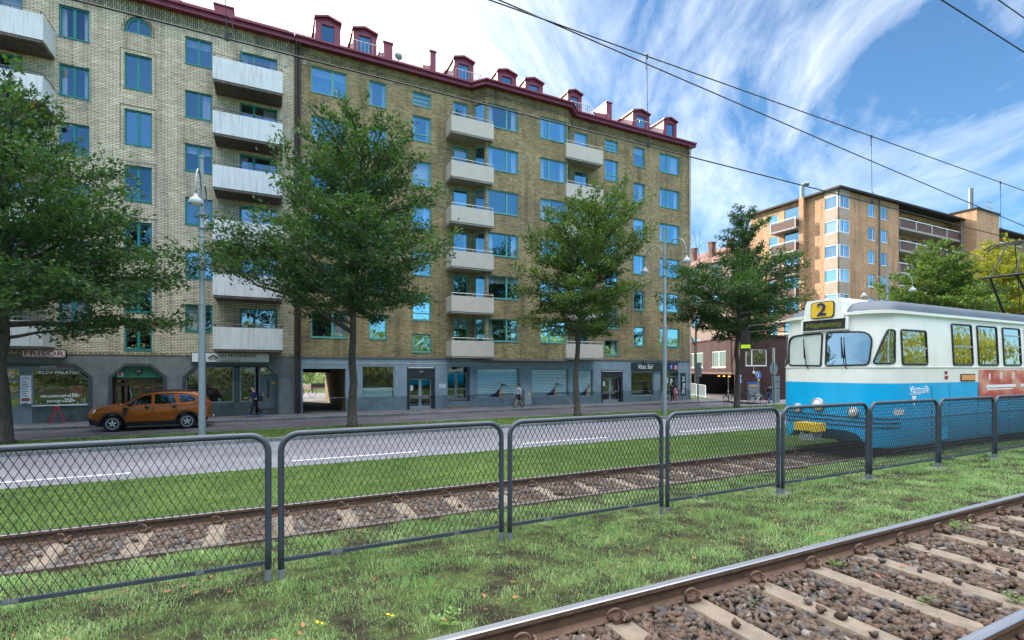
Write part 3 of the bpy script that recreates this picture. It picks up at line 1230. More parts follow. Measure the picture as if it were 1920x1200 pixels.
def blinds(h, parent):
    b = MB()
    n = 17
    H = h[3] - h[2]
    for i in range(n):
        z = h[2] + .08 + (H - .16) * i / n
        gA.box(b, h[0] + .06, h[1] - .06, z, z + (H - .16) / n * .70, .16 + .01 * (i % 2), .18 + .01 * (i % 2))
    b.build('slatted_blind', M['blind'], parent)
    k = MB()
    gA.box(k, h[0] + .05, h[1] - .05, h[2] + .05, h[3] - .05, .22, .23)
    k.build('blind_backing', M['blind_gap'], parent)


def star_logo(h, parent, cx, sc=1.0):
    """window film: a navy and orange swoosh hill under a shooting star"""
    z0 = h[2] + .07
    f = MB()
    def P(a, b, dep=.078):
        return gA.pt(cx + a * sc, z0 + b * sc, dep)
    k = 14
    up = [(-1.0 + 1.02 * t, .62 * t ** 2.0) for t in [i / k for i in range(k + 1)]]
    lo = [(-1.0 + .92 * t, .0) for t in [i / k for i in range(k + 1)]]
    for i in range(k):
        f.add([P(*lo[i]), P(*lo[i + 1]), P(*up[i + 1]), P(*up[i])], [(0, 1, 2, 3)], 0)
    f.add([P(-.08, 0), P(.22, 0), P(.13, .12), P(.09, .3), P(.02, .62)], [(0, 1, 2, 3, 4)], 1)
    f.add([P(-.04, 1.02), P(.02, 1.0), P(.24, .62), P(.32, .45), P(.17, .62)], [(0, 1, 2, 3, 4)], 1)
    f.add([P(.08, .66), P(.16, .60), P(.22, .84), P(.15, .86)], [(0, 1, 2, 3)], 0)
    arc = [(.2 + .62 * t, .82 - .12 * t - .36 * t ** 2.2) for t in [i / 10 for i in range(11)]]
    for i in range(10):
        a, b = arc[i], arc[i + 1]
        w0, w1 = .035 * (1 - i / 12), .035 * (1 - (i + 1) / 12)
        f.add([P(a[0], a[1] - w0), P(b[0], b[1] - w1), P(b[0], b[1] + w1), P(a[0], a[1] + w0)], [(0, 1, 2, 3)], 0)
    f.build('window_film', [M['ink_navy'], M['ink_orange']], parent)


for h, cx, sc in ((SH1, fx(941, YF) - XS, 1.0), (SH2, fx(1044, YF) - XS, .95), (SH3, fx(1104, YF) - XS, .9)):
    o = shop_window(h, fm='pole', gm='glass_blind', fw=.05)
    blinds(h, o)
    star_logo(h, o, cx - .1, sc)


def double_door(h, z0, zt, label, fm='alu', inset=.26, kick=.3, name='entrance_door', lintel='black_stone', sides=.18):
    a, b = h[0], h[1]
    if lintel:
        su = MB()
        gA.box(su, a - .0, a + sides, ZB, h[3], .02, inset)
        gA.box(su, b - sides, b, ZB, h[3], .02, inset)
        gA.box(su, a + sides, b - sides, zt, h[3], .02, inset)
        su.build('door_surround', M[lintel], HR)
        a, b = a + sides, b - sides
    o = MB()
    m = (a + b) / 2
    w = .07
    for (p, q) in ((a, m - .02), (m + .02, b)):
        gA.box(o, p, p + w, z0, zt, inset, inset + .05)
        gA.box(o, q - w, q, z0, zt, inset, inset + .05)
        gA.box(o, p + w, q - w, z0, z0 + kick * .6, inset, inset + .05)
        gA.box(o, p + w, q - w, zt - w, zt, inset, inset + .05)
        zc = z0 + (zt - z0) * .42
        gA.box(o, p + w, q - w, zc - .04, zc + .04, inset, inset + .05)
    gA.box(o, m - .02, m + .02, z0, zt, inset + .01, inset + .04)
    d = o.build(name, M[fm], HR)
    g = MB()
    g.add([gA.pt(a + .03, z0 + .05, inset + .03), gA.pt(b - .03, z0 + .05, inset + .03), gA.pt(b - .03, zt - .03, inset + .03), gA.pt(a + .03, zt - .03, inset + .03)], [(0, 1, 2, 3)])
    g.build('pane', M['glass_dark'], d)
    k = MB()
    pts = [gA.pt(m + .07, z0 + .85, inset - .0), gA.pt(m + .09, z0 + .9, inset - .07), gA.pt(m + .16, z0 + 1.02, inset - .07), gA.pt(m + .09, z0 + 1.14, inset - .07), gA.pt(m + .07, z0 + 1.2, inset)]
    k.tube(pts, .016, 6)
    k.build('handle', M['rail_grey'], d)
    return d


d = double_door(D1, ZB + .01, 2.02, 'x')
n = MB()
n.add([gA.pt(D1[0] + .27, 1.3, .255), gA.pt(D1[0] + .44, 1.3, .255), gA.pt(D1[0] + .44, 1.62, .255), gA.pt(D1[0] + .27, 1.62, .255)], [(0, 1, 2, 3)])
n.build('notice', M['sign_white'], d)
text('11b', .17, gA.pt((D1[0] + D1[1]) / 2, 2.45, .012), FRONT, M['pipe_light'], HR, 'house_number')
lt = MB()
gA.box(lt, D1[0] + .1, D1[1] - .1, 2.66, 2.71, -.03, .02)
lt.build('light_strip', M['white'], HR)
lt = MB()
gA.box(lt, D3[0] + .1, D3[1] - .1, D3[3] - .10, D3[3] - .06, -.03, .02)
lt.build('light_strip', M['white'], HR)
double_door(D2, ZB + .43, 2.35, 'x', fm='pole', inset=.55, lintel=None)
tw = MB()
gA.box(tw, D2[0], D2[1], 2.36, D2[3], .55, .6)
tw.build('transom', M['glass_dark'], HR)
rv = MB()
for q in (D2[0] - .12, D2[1]):
    gA.box(rv, q, q + .12, ZB, D2[3], .28, .62)
gA.box(rv, D2[0], D2[1], D2[3], D2[3] + .1, .28, .62)
rv.build('door_recess', M['concrete_blue'], HR)
st = MB()
for i in range(3):
    gA.box(st, D2[0], D2[1], ZB - .02, ZB + .14 * (i + 1), -.28 + .27 * i, .62)
st.build('door_steps', M['concrete'], HR)
d = double_door(D3, ZB + .01, fz(1147, 708, YF), 'x')
n = MB()
n.add([gA.pt(D3[0] + .3, 1.35, .255), gA.pt(D3[0] + .55, 1.35, .255), gA.pt(D3[0] + .55, 1.7, .255), gA.pt(D3[0] + .3, 1.7, .255)], [(0, 1, 2, 3)])
n.build('notice', M['sign_white'], d)
# tanning salon front
o = shop_window(VW, fm='pole', fw=.07)
o2 = MB()
gA.box(o2, VD[0], VD[0] + .55, ZB, ZB + .6, .05, .2)
o2.build('shop_parapet', M['concrete_blue'], HR)
vs_ = (VD[0], VD[0] + .55, ZB + .61, VD[3])
window(HR, gA, *vs_, fm='pole', gm='glass_shop', set_=.05, fw=.06, name='shop_window')
dd = (VD[0] + .60, VD[1], ZB + .3, VD[3])
o = window(HR, gA, *dd, rows=(.80,), fm='pole', gm='glass_dark', set_=.24, fw=.10, name='shop_door')
for (p, q, z0, z1) in ((.18, .42, 1.5, 1.95), (.62, .86, 1.4, 1.85)):
    n = MB()
    n.add([gA.pt(dd[0] + p, z0, .235), gA.pt(dd[0] + q, z0, .235), gA.pt(dd[0] + q, z1, .235), gA.pt(dd[0] + p, z1, .235)], [(0, 1, 2, 3)])
    n.build('notice', M['sign_white'], o)
st = MB()
gA.box(st, dd[0] - .05, dd[1] + .05, ZB - .02, ZB + .15, -.3, .24)
gA.box(st, dd[0], dd[1], ZB + .15, ZB + .29, -.0, .24)
st.build('door_steps', M['concrete'], HR)

# ---- balconies
def balcony(parent, x0, x1, y0, y1, zb, hgt, wm, rail_h=.16, soffit='soffit_light', corr=False, rm_='rail_grey'):
    b = MB()
    t = .05
    zt = zb + hgt
    b.box(x0, x1, y0, y0 + t, zb, zt)
    b.box(x0, x0 + t, y0 + t, y1, zb, zt)
    b.box(x1 - t, x1, y0 + t, y1, zb, zt)
    o = b.build('balcony', M[wm], parent)
    s = MB()
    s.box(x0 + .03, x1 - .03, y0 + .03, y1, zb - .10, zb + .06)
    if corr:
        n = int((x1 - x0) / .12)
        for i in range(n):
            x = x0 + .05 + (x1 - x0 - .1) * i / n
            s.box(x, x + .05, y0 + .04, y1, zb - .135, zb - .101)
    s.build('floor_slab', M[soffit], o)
    r = MB()
    zr = zt + rail_h
    yc = y0 + t / 2
    r.tube([(x0 + .02, y1, zr), (x0 + .02, yc, zr), (x1 - .02, yc, zr), (x1 - .02, y1, zr)], .02, 6)
    n = max(3, int((x1 - x0) / .95) + 1)
    for i in range(n):
        x = x0 + .08 + (x1 - x0 - .16) * i / (n - 1)
        r.box(x - .015, x + .015, yc - .015, yc + .015, zt - .05, zr)
    r.build('railing', M[rm_], o)
    return o


for i in range(6):
    zb = 3.38 + RO * i
    balcony(HR, 9.72, 12.50, 28.22, YF, zb, .95, 'balc_beige')
    balcony(HR, 17.85, 20.88, 28.25, YF, zb - .02, .95, 'balc_beige')

# ---- roof
def roof(parent, x0, x1, prof_pts, ridge_y, ridge_z, back_y, ze, m='burg'):
    """eaves line prof_pts (x,y) left to right, ridge parallel to the street"""
    rf = MB()
    fr = [(x, y, ze) for x, y in prof_pts]
    rg = [(x, ridge_y, ridge_z) for x, y in prof_pts]
    bk = [(x, back_y, ze) for x, y in prof_pts]
    n = len(fr)
    for i in range(n - 1):
        rf.add([fr[i], fr[i + 1], rg[i + 1], rg[i]], [(0, 1, 2, 3)])
        rf.add([rg[i], rg[i + 1], bk[i + 1], bk[i]], [(0, 1, 2, 3)])
    rf.add([fr[0], rg[0], bk[0]], [(0, 1, 2)])
    rf.add([fr[-1], rg[-1], bk[-1]], [(0, 1, 2)])
    rf.add([fr[0], fr[-1], bk[-1], bk[0]], [(0, 1, 2, 3)]) if n == 2 else None
    # fascia and gutter
    for i in range(n - 1):
        a, b = Vector(fr[i]), Vector(fr[i + 1])
        rf.bar(a + Vector((0, .0, -.10)), b + Vector((0, 0, -.10)), .10, .30)
        rf.bar(a + Vector((0, -.09, .03)), b + Vector((0, -.09, .03)), .14, .10)
        c, d = Vector((a.x, a.y + .5, a.z - .2)), Vector((b.x, b.y + .5, b.z - .2))
        rf.add([a + Vector((0, .04, -.22)), b + Vector((0, .04, -.22)), d, c], [(0, 1, 2, 3)])
    return rf.build('roof', M[m], parent)


EO = .34
roofR = roof(HR, XS, XE, [(XS, YF - EO), (11.3, YF - EO), (11.95, 28.5 - EO), (18.25, 28.5 - EO), (19.15, YF - EO), (XE + .3, YF - EO)], YF + 6, 24.7, YF + 12.3, 20.5)


def roof_z(y):
    return 20.5 + (24.7 - 20.5) / (6 + EO) * (y - (YF - EO))


def dormer(parent, pa, pb, pt, pbm, Yd=29.5, rail=False, side=False):
    x0, x1 = fx(pa, Yd), fx(pb, Yd)
    z1 = fz((pa + pb) / 2, pt, Yd)
    zr = roof_z(Yd)
    zb = max(zr - .05, fz((pa + pb) / 2, pbm, Yd))
    yb = YF - EO + (z1 - 20.5) / (24.7 - 20.5) * (6 + EO)
    t = MB()
    w = (x1 - x0)
    ze = z1 - .22
    m_ = w * .21
    zl, zh = zb + .16, ze - .20
    # front with an opening for the window
    P = Pl((x0, Yd), (x1, Yd))
    P.wall(t, zr - .1, ze, [(m_, w - m_, zl, zh)], reveal=.1)
    t.add([(x0, Yd, ze), (x1, Yd, ze), ((x0 + x1) / 2, Yd, z1 - .03)], [(0, 1, 2)])
    o = t.build('dormer', M['burg'], parent)
    for x in (x0 + .002, x1 - .002):
        sdm = MB()
        sdm.add([(x, Yd + .02, zr - .1), (x, Yd + .02, ze), (x, yb, ze), (x, Yd + .3, zr - .1)], [(0, 1, 2, 3)])
        sdm.build('dormer_side', M['pale_wall'], o)
    for x in (x0, x1):
        tr = MB()
        tr.bar((x, Yd + .02, zr), (x, Yd + .02, ze), .06, .06, up=(0, 1, 0))
        tr.build('corner_trim', M['burg'], o)
    rf = MB()
    c = (x0 + x1) / 2
    e = .10
    for (a, b) in ((x0 - e, c), (c, x1 + e)):
        za, zb_ = (ze, z1) if b == c else (z1, ze)
        rf.ext([(a, Yd - .14, za - .02), (b, Yd - .14, zb_ - .02), (b, Yd - .14, zb_ + .08), (a, Yd - .14, za + .08)], (0, yb - Yd + .3, 0))
    rf.build('dormer_roof', M['burg'], o)
    window(o, P, m_, w - m_, zl, zh, fm='burg_dark', gm='glass', fw=.05, set_=.03, flat=True)
    if rail:
        r = MB()
        z = zr + .35
        r.tube([(x0 - .1, Yd, z), (x0 - .1, Yd - .55, z), (x1 + .35, Yd - .55, z), (x1 + .35, Yd, z)], .02, 6)
        for i in range(9):
            x = x0 - .1 + (w + .45) * i / 8
            r.box(x - .01, x + .01, Yd - .56, Yd - .54, roof_z(Yd - .55), z)
        r.build('roof_railing', M['rail_grey'], o)
    return o


for (a, b, t, bm_, rl) in ((592, 637, 33, 95, 0), (663, 705, 54, 106, 1), (852, 887, 108, 158, 1), (933, 967, 132, 168, 0), (985, 1017, 148, 184, 0), (1065, 1090, 170, 212, 1),
                           (1187, 1217, 207, 246, 1), (1245, 1268, 222, 262, 0)):
    dormer(HR, a, b, t, bm_, rail=rl)


def chimney(parent, pa, pb, pt, Yd=30.2, dep=1.6, name='chimney', m='burg', cap=True):
    x0, x1 = fx(pa, Yd), fx(pb, Yd)
    z1 = fz((pa + pb) / 2, pt, Yd)
    zb = roof_z(Yd)
    c = MB()
    c.add([(x0, Yd, zb - .3), (x1, Yd, zb - .3), (x1, Yd + dep, zb - .3), (x0, Yd + dep, zb - .3), (x0, Yd, z1), (x1, Yd, z1), (x1, Yd + dep, z1 + .0), (x0, Yd + dep, z1 + .0)],
          [(0, 1, 5, 4), (1, 2, 6, 5), (2, 3, 7, 6), (3, 0, 4, 7), (4, 5, 6, 7)])
    if cap:
        c.box(x0 - .05, x1 + .05, Yd - .05, Yd + dep + .05, z1, z1 + .07)
    return c.build(name, M[m], parent)


for (a, b, t) in ((719, 736, 81), (806, 817, 97), (1137, 1147, 193)):
    chimney(HR, a, b, t)
# roof odds: rail, dish, aerial
xr = fx(745, 30.2)
rr = MB()
z0 = roof_z(30.1)
x2 = fx(800, 30.1)
rr.tube([(xr, 30.1, z0), (xr, 30.1, z0 + .6), (x2, 30.1, z0 + .6), (x2, 30.1, z0)], .018, 6)
rr.tube([((xr + x2) / 2, 30.1, z0), ((xr + x2) / 2, 30.1, z0 + .6)], .015, 6)
xq = fx(1095, 30.1)
x3 = fx(1133, 30.1)
rr.tube([(xq, 29.6, 20.8), (xq, 29.6, 21.4), (x3, 29.6, 21.4), (x3, 29.6, 20.8)], .018, 6)
rr.build('roof_railing', M['rail_grey'], HR)
an = MB()
xa_ = fx(757, 30.3)
an.tube([(xa_, 30.3, roof_z(30.3)), (xa_, 30.3, roof_z(30.3) + 1.7)], .02, 6)
for k in range(5):
    z = roof_z(30.3) + .9 + .17 * k
    an.tube([(xa_ - .22, 30.3, z), (xa_ + .22, 30.3, z)], .012, 5)
tag(an.build('roof_aerial', M['rail_grey']), 'thin television aerial on the burgundy roof between two chimneys', 'aerial')
ds = MB()
xd = fx(748, 30.2)
ds.lathe([(.02, .0), (.16, .04), (.24, .09), (.22, .08), (.13, .04), (.02, .02)], (xd, 30.2, roof_z(30.2) + .5), 14, axis='y')
ds.tube([(xd, 30.25, roof_z(30.2)), (xd, 30.25, roof_z(30.2) + .5)], .02, 6)
tag(ds.build('satellite_dish', M['sign_back']), 'dark satellite dish on the burgundy roof beside the aerial', 'satellite dish')

# downpipes
dp = MB()
dp.tube([(XE - .02, YF - .12, 20.2), (XE - .02, YF - .12, .45), (XE + .12, YF - .16, .2)], .05, 8)
dp.build('downpipe', M['pipe_light'], HR)
dp = MB()
for x in (XS + .08, XS + .24):
    dp.tube([(x, YF - .34, 20.3), (x, YF - .12, 19.9), (x, YF - .12, .22)], .065, 8)
dp.build('downpipe', M['pipe'], HR)
# small blue wall vents
for (px, zz) in [(571, 19.3), (571, 16.6), (571, 13.9), (571, 5.9), (733, 19.4), (736, 5.7), (1281, 19.1), (1218, 16.6), (1281, 16.4), (1218, 13.9), (1281, 13.7), (1218, 11.2), (1218, 8.5), (1000, 19.2), (983, 19.0), (1000, 16.5), (983, 16.3), (890, 19.2)]:
    v = MB()
    Y = 28.5 if 915 < px < 1063 else YF
    x = fx(px, Y)
    v.box(x - .07, x + .07, Y - .02, Y + .01, zz, zz + .14)
    v.build('wall_vent', M['pole'], HR)

# ================================================================== cream brick house (left)
HL = thing('apartment_building', 'cream brick apartment house with teal windows, stained white balconies and shops in its dark base', 'apartment building', (-10, YF, ZB))
XW = -24.0
pL = Pl((XW, YF), (XS - .02, YF))
LO_ = 2.68
ZGL = 3.28


def lx(px):
    return fx(px, YF) - XW


hl, wl = [], []
for i in range(6):
    dz = LO_ * i
    hl.append((lx(110), lx(168), 4.42 + dz, 5.88 + dz))
    wl.append((hl[-1], dict(cols=(.5,), curtain='sides' if i == 5 else rc())))
    hl.append((lx(347), lx(398), 4.50 + dz, 5.86 + dz))
    wl.append((hl[-1], dict(cols=(.5,), curtain='top' if i in (5, 3) else rc())))
    # balcony door and window side by side
    hl.append((lx(450), lx(520), 3.62 + dz, 5.78 + dz))
    wl.append((hl[-1], dict(cols=(.37,), rows=(), curtain=rc(), name='balcony_door')))
    hl.append((lx(-34), lx(42), 3.62 + dz, 5.80 + dz))
    wl.append((hl[-1], dict(cols=(.37,), curtain=rc(), name='balcony_door')))
    # columns beyond the frame
    hl.append((2.0, 3.5, 4.42 + dz, 5.86 + dz))
    wl.append((hl[-1], dict(cols=(.5,))))
    hl.append((6.0, 7.5, 4.42 + dz, 5.86 + dz))
    wl.append((hl[-1], dict(cols=(.5,))))
top = 2.6 + (692 - 103) / 925 * YF / (CS - ray(258) * SN)
s0, s1 = lx(233), lx(285)
for i in range(5):
    z1 = top - LO_ * i
    hl.append((s0, s1, z1 - 1.68, z1))
    wl.append((hl[-1], dict(cols=(.5,))))
hl.append((s0, s1, 3.52, 5.05))
wl.append((hl[-1], dict(cols=(.5,), gm='glass_dark')))
ARCH = (s0, s1, fz(258, 64, YF), fz(258, 31, YF))
hl.append(ARCH)
wmb = MB()
pL.wall(wmb, ZGL, 19.72, hl)
ctr = (s0 + s1) / 2
hw = (s1 - s0) / 2
hz = ARCH[3] - ARCH[2]
for sgn in (-1, 1):
    arc = [(ctr + sgn * hw * cos(a), ARCH[2] + hz * sin(a)) for a in [pi / 2 * k / 10 for k in range(11)]]
    pL.poly(wmb, arc + [(ctr + sgn * hw, ARCH[3])], .004, .13)
Pk = Pl((XS - .02, YF + 12), (XW, YF + 12))
Pk.wall(wmb, ZB, 20.3)
Pw = Pl((XW, YF + 12), (XW, YF))
Pw.wall(wmb, ZB, 20.3)
Pe2 = Pl((XS - .02, YF), (XS - .02, YF + 12))
Pe2.wall(wmb, ZB, 20.3)
wmb.build('wall', M['brick_left'], HL)
so = MB()
pL.wall(so, 19.72, 20.32)
so.box(XW, XS - .02, YF - .03, YF, 19.66, 19.72)
so.build('upright_brick_course', M['brick_left_soldier'], HL)
so = MB()
# row of upright bricks over the shops, arch bricks and shallow frames round the stair windows
pL.box(so, 0, pL.L, ZGL, ZGL + .12, -.03, .0)
so.build('upright_brick_course', M['brick_left_soldier'], HL)
so = MB()
for k in range(18):
    a0, a1 = pi * k / 18 + .03, pi * (k + 1) / 18 - .03
    q = []
    for (rr_, aa) in ((1.0, a0), (1.0, a1), (1.22, a1), (1.22, a0)):
        q.append((ctr + hw * rr_ * cos(aa), ARCH[2] + hz * rr_ * sin(aa)))
    pL.poly(so, q, -.02, .0)
so.build('arch_bricks', M['brick_left_soldier'], HL)
gv = MB()
for i in range(5):
    z1 = top - LO_ * i
    e = .17
    for (a, b, c, d) in ((s0 - e, s1 + e, z1 + e, z1 + e + .03), (s0 - e, s0 - e + .03, z1 - 1.68 - .25, z1 + e), (s1 + e - .03, s1 + e, z1 - 1.68 - .25, z1 + e)):
        pL.box(gv, a, b, c, d, -.012, .0)
gv.build('brick_frame_joint', M['soffit'], HL)
for (h, kw) in wl:
    window(HL, pL, *h, fm='teal', **{'gm': 'glass_left', **kw})
# arched window
aw = MB()
for k in range(10):
    a0, a1 = pi * k / 10, pi * (k + 1) / 10
    q = [(ctr + hw * r_ * cos(a_), ARCH[2] + hz * r_ * sin(a_)) for r_, a_ in ((.84, a0), (.84, a1), (1.0, a1), (1.0, a0))]
    pL.poly(aw, q, .07, .14)
pL.box(aw, s0, s1, ARCH[2], ARCH[2] + .09, .068, .138)
pL.box(aw, ctr - .05, ctr + .05, ARCH[2] + .09, ARCH[2] + hz * .9, .073, .135)
o = aw.build('window', M['teal'], HL)
o['label'] = 'half-round window above the stair windows'
g = MB()
g.add([pL.pt(ctr + hw * .9 * cos(a), ARCH[2] + hz * .9 * sin(a), .11) for a in [pi * k / 12 for k in range(13)]], [tuple(range(13))])
g.build('pane', M['glass_left'], o)
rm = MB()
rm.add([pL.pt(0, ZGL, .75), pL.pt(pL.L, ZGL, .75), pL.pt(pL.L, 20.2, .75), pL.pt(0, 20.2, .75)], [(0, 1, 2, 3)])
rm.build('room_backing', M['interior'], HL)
for i in range(6):
    zb = 3.58 + 2.635 * i
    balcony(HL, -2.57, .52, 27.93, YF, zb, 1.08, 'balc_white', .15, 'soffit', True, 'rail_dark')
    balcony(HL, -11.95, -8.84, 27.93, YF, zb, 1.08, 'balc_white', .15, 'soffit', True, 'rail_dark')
# open casement on the top balcony
oc = MB()
P = Pl((fx(452, YF), YF), (fx(452, YF) + .05, YF - .6))
for q in ((0, .06), (.54, .6)):
    P.box(oc, q[0], q[1], 17.55, 19.0, -.02, .02)
P.box(oc, .06, .54, 17.55, 17.62, -.02, .02)
P.box(oc, .06, .54, 18.92, 19.0, -.02, .02)
o = oc.build('open_casement', M['teal'], HL)
g = MB()
g.add([P.pt(.05, 17.6, 0), P.pt(.55, 17.6, 0), P.pt(.55, 18.95, 0), P.pt(.05, 18.95, 0)], [(0, 1, 2, 3)])
g.build('pane', M['glass_left'], o)
roof(HL, XW, XS - .02, [(XW, YF - EO), (XS - .05, YF - EO)], YF + 6, 24.7, YF + 12.3, 20.5)
gr = MB()
gr.bar((XW, YF + .25, 21.05), (XS - .3, YF + .25, 21.05), .03, .03)
for k in range(120):
    x = XW + .2 * k
    gr.bar((x, YF + .25, 20.8), (x, YF + .25, 21.05), .02, .02, up=(0, 1, 0))
gr.build('snow_guard', M['burg'], HL)
chimney(HL, 402, 437, 12, Yd=30.6, dep=1.4, name='roof_hatch')
chimney(HL, 549, 560, 70, Yd=29.6, dep=.3, name='roof_vent')
chimney(HL, 336, 340, 4, Yd=29.7, dep=.12, name='roof_vent')
for z in (19.9, 17.2, 14.5, 11.8, 9.1, 6.4):
    v = MB()
    x = fx(536, YF)
    v.box(x - .07, x + .07, YF - .02, YF + .01, z - 1.0, z - .86)
    v.build('wall_vent', M['pole'], HL)

# ---- shops in the dark base
GL = []


def glh(a, b, t, bt):
    m = (a + b) / 2
    return [lx(a), lx(b), fz(m, bt, YF), fz(m, t, YF)]


SALON = glh(-10, 173, 679, 790)
ENT = glh(204, 312, 678, 790)
OFF = glh(342, 522, 680, 790)
for h in (SALON, ENT, OFF):
    h[2] = ZB
    h[3] = 2.86
sb = MB()
extra = [2.0, 6.0, ZB, 2.7]
pL.wall(sb, ZB - .05, ZGL, [tuple(SALON), tuple(ENT), tuple(OFF)], reveal=.30)
CH = .62
for h, left in ((SALON, False), (ENT, True), (OFF, True)):
    if left:
        pL.poly(sb, [(h[0], h[3]), (h[0], h[3] - CH), (h[0] + CH, h[3])], .003, .29)
    pL.poly(sb, [(h[1], h[3]), (h[1] - CH, h[3]), (h[1], h[3] - CH)], .003, .29)
sb.build('ground_floor_wall', M['roughcast'], HL)
fm_ = MB()
t = .13
for h, left in ((SALON, False), (ENT, True), (OFF, True)):
    outer = [(h[0], ZB), (h[0], h[3] - (CH if left else 0)), (h[0] + (CH if left else 0), h[3]), (h[1] - CH, h[3]), (h[1], h[3] - CH), (h[1], ZB)]
    k = t * .6
    inner = [(h[0] + t, ZB), (h[0] + t, h[3] - (CH + .0 if left else t) - (k - t if left else 0) * 0), (h[0] + (CH + k * .4 if left else t), h[3] - t), (h[1] - CH - k * .4, h[3] - t), (h[1] - t, h[3] - CH - k * .4), (h[1] - t, ZB)]
    if left:
        inner[1] = (h[0] + t, h[3] - CH - k * .4)
    for i in range(5):
        if not left and i == 0:
            continue
        pL.poly(fm_, [outer[i], outer[i + 1], inner[i + 1], inner[i]], -.045, .16)
fm_.build('shopfront_frame', M['roughcast_dark'], HL)
rb = MB()
rb.add([pL.pt(0, ZB, 1.5), pL.pt(pL.L, ZB, 1.5), pL.pt(pL.L, ZGL, 1.5), pL.pt(0, ZGL, 1.5)], [(0, 1, 2, 3)])
rb.build('shop_interior', M['interior'], HL)


def glz(parent, a, b, z0, z1, dep, chl=0, chr_=0, fm='pole', gm='glass_shop', name='shop_window', fw=.05, mull=()):
    """shop window with optional cut corners"""
    pts = [(a, z0), (b, z0), (b, z1 - chr_), (b - chr_, z1)] if chr_ else [(a, z0), (b, z0), (b, z1)]
    pts += [(a + chl, z1), (a, z1 - chl)] if chl else [(a, z1)]
    f = MB()
    n = len(pts)
    for i in range(n):
        p, q = pts[i], pts[(i + 1) % n]
        f.bar(pL.pt(p[0], p[1], dep), pL.pt(q[0], q[1], dep), fw, fw * 1.2, up=(0, 1, 0))
    for s in mull:
        pL.box(f, s - fw / 2, s + fw / 2, z0, z1, dep - .02, dep + .03)
    o = f.build(name, M[fm], parent)
    g = MB()
    g.add([pL.pt(p[0], p[1], dep + .005) for p in pts], [tuple(range(n))])
    g.build('pane', M[gm], o)
    return o


# hairdresser: door, panel, window
sx0 = lx(60)
SD = 0.16
hd = MB()
a, b = lx(-6), lx(39)
pL.box(hd, a, a + .2, ZB, 2.72, SD, SD + .06)
pL.box(hd, b - .12, b, ZB, 2.72, SD, SD + .06)
for (z0, z1) in ((ZB, ZB + .75), (1.32, 1.44), (2.05, 2.20), (2.60, 2.72)):
    pL.box(hd, a + .2, b - .12, z0, z1, SD + .003, SD + .057)
o = hd.build('shop_door', M['door_grey'], HL)
g = MB()
g.add([pL.pt(a + .1, ZB + .3, SD + .04), pL.pt(b - .1, ZB + .3, SD + .04), pL.pt(b - .1, 2.7, SD + .04), pL.pt(a + .1, 2.7, SD + .04)], [(0, 1, 2, 3)])
g.build('pane', M['glass_dark'], o)
pn = MB()
pL.box(pn, lx(39.3), sx0 - .03, ZB, 2.73, .11, .24)
pL.box(pn, sx0 - .03, SALON[1] - .13, 2.62, 2.73, .12, .24)
pn.build('shop_panel', M['door_grey'], HL)
ap = MB()
pL.box(ap, sx0 - .03, SALON[1] - .13, ZB, .92, .10, .26)
ap.build('shop_parapet', M['slab_stone'], HL)
sal = glz(HL, sx0, lx(166), .96, 2.60, .14, 0, .55)
sl_ = MB()
pL.box(sl_, sx0 - .02, SALON[1] - .13, .925, .955, .02, .16)
sl_.build('sill', M['white'], sal)
cm = (lx(60) + lx(166)) / 2 + XW
dY = YF + .125


def ptx(px, py, Y=None):
    Y = Y or YF
    return (fx(px, Y), Y, fz(px, py, Y))


def wtext(body, px, py, size, m='ink_white', parent=None, dep=.12, **kw):
    p = ptx(px, py, YF + dep)
    return text(body, size, p, FRONT, M[m], parent, **kw)


wtext('SALONG', 91, 687, .145, parent=sal, bold=.004)
wtext('KLIPP PALATSET', 113, 698.5, .20, parent=sal, bold=.004, sx=1.05)
wtext('HERR & BARN KLIPP. fr.', 104, 743, .14, parent=sal, sx=.72, bold=.003)
wtext('150:-', 140, 741, .22, parent=sal, bold=.004, sx=.9)
wtext('DAM KLIPP. fr.', 105, 752.5, .14, parent=sal, sx=.72, bold=.003)
wtext('250:-', 131, 750.5, .22, parent=sal, bold=.004, sx=.9)
em = MB()
for (dx0, dz0, dx1, dz1) in ((-.95, -.36, -.35, -.10), (-.35, -.10, .05, .22), (.05, .22, .42, -.08), (.42, -.08, .85, -.30)):
    c0 = ptx(117, 691, YF + .12)
    em.bar((c0[0] + dx0 * .62, c0[1], c0[2] + dz0 * .62 + .03), (c0[0] + dx1 * .62, c0[1], c0[2] + dz1 * .62 + .03), .01, .05, up=(0, 0, 1))
em.box(c0[0] - .02, c0[0] + .06, c0[1] - .005, c0[1] + .005, c0[2] - .08, c0[2] + .02)
em.build('roof_emblem', M['ink_red'], sal)
# things on the salon window board
bt = MB()
for k, (px, h_) in enumerate(((68, .2), (76, .12), (87, .1), (110, .12), (131, .12), (138, .1), (146, .12), (153, .28), (156, .3), (159, .34))):
    x = fx(px, YF + .35)
    bt.lathe([(.03, 0), (.035, .02), (.035, h_ * .7), (.015, h_ * .8), (.015, h_)], (x, YF + .36, .97), 8, mi=k % 3)
bt.build('bottle_row', [M['sign_white'], M['ink_orange'], M['blue_sign']], sal)
chr_ = MB()
x = fx(147, YF + .9)
chr_.lathe([(.26, .0), (.3, .1), (.3, .5), (.2, .62), (.05, .65)], (x, YF + .95, 1.15), 14)
chr_.build('red_chair_back', M['ink_red'], sal)

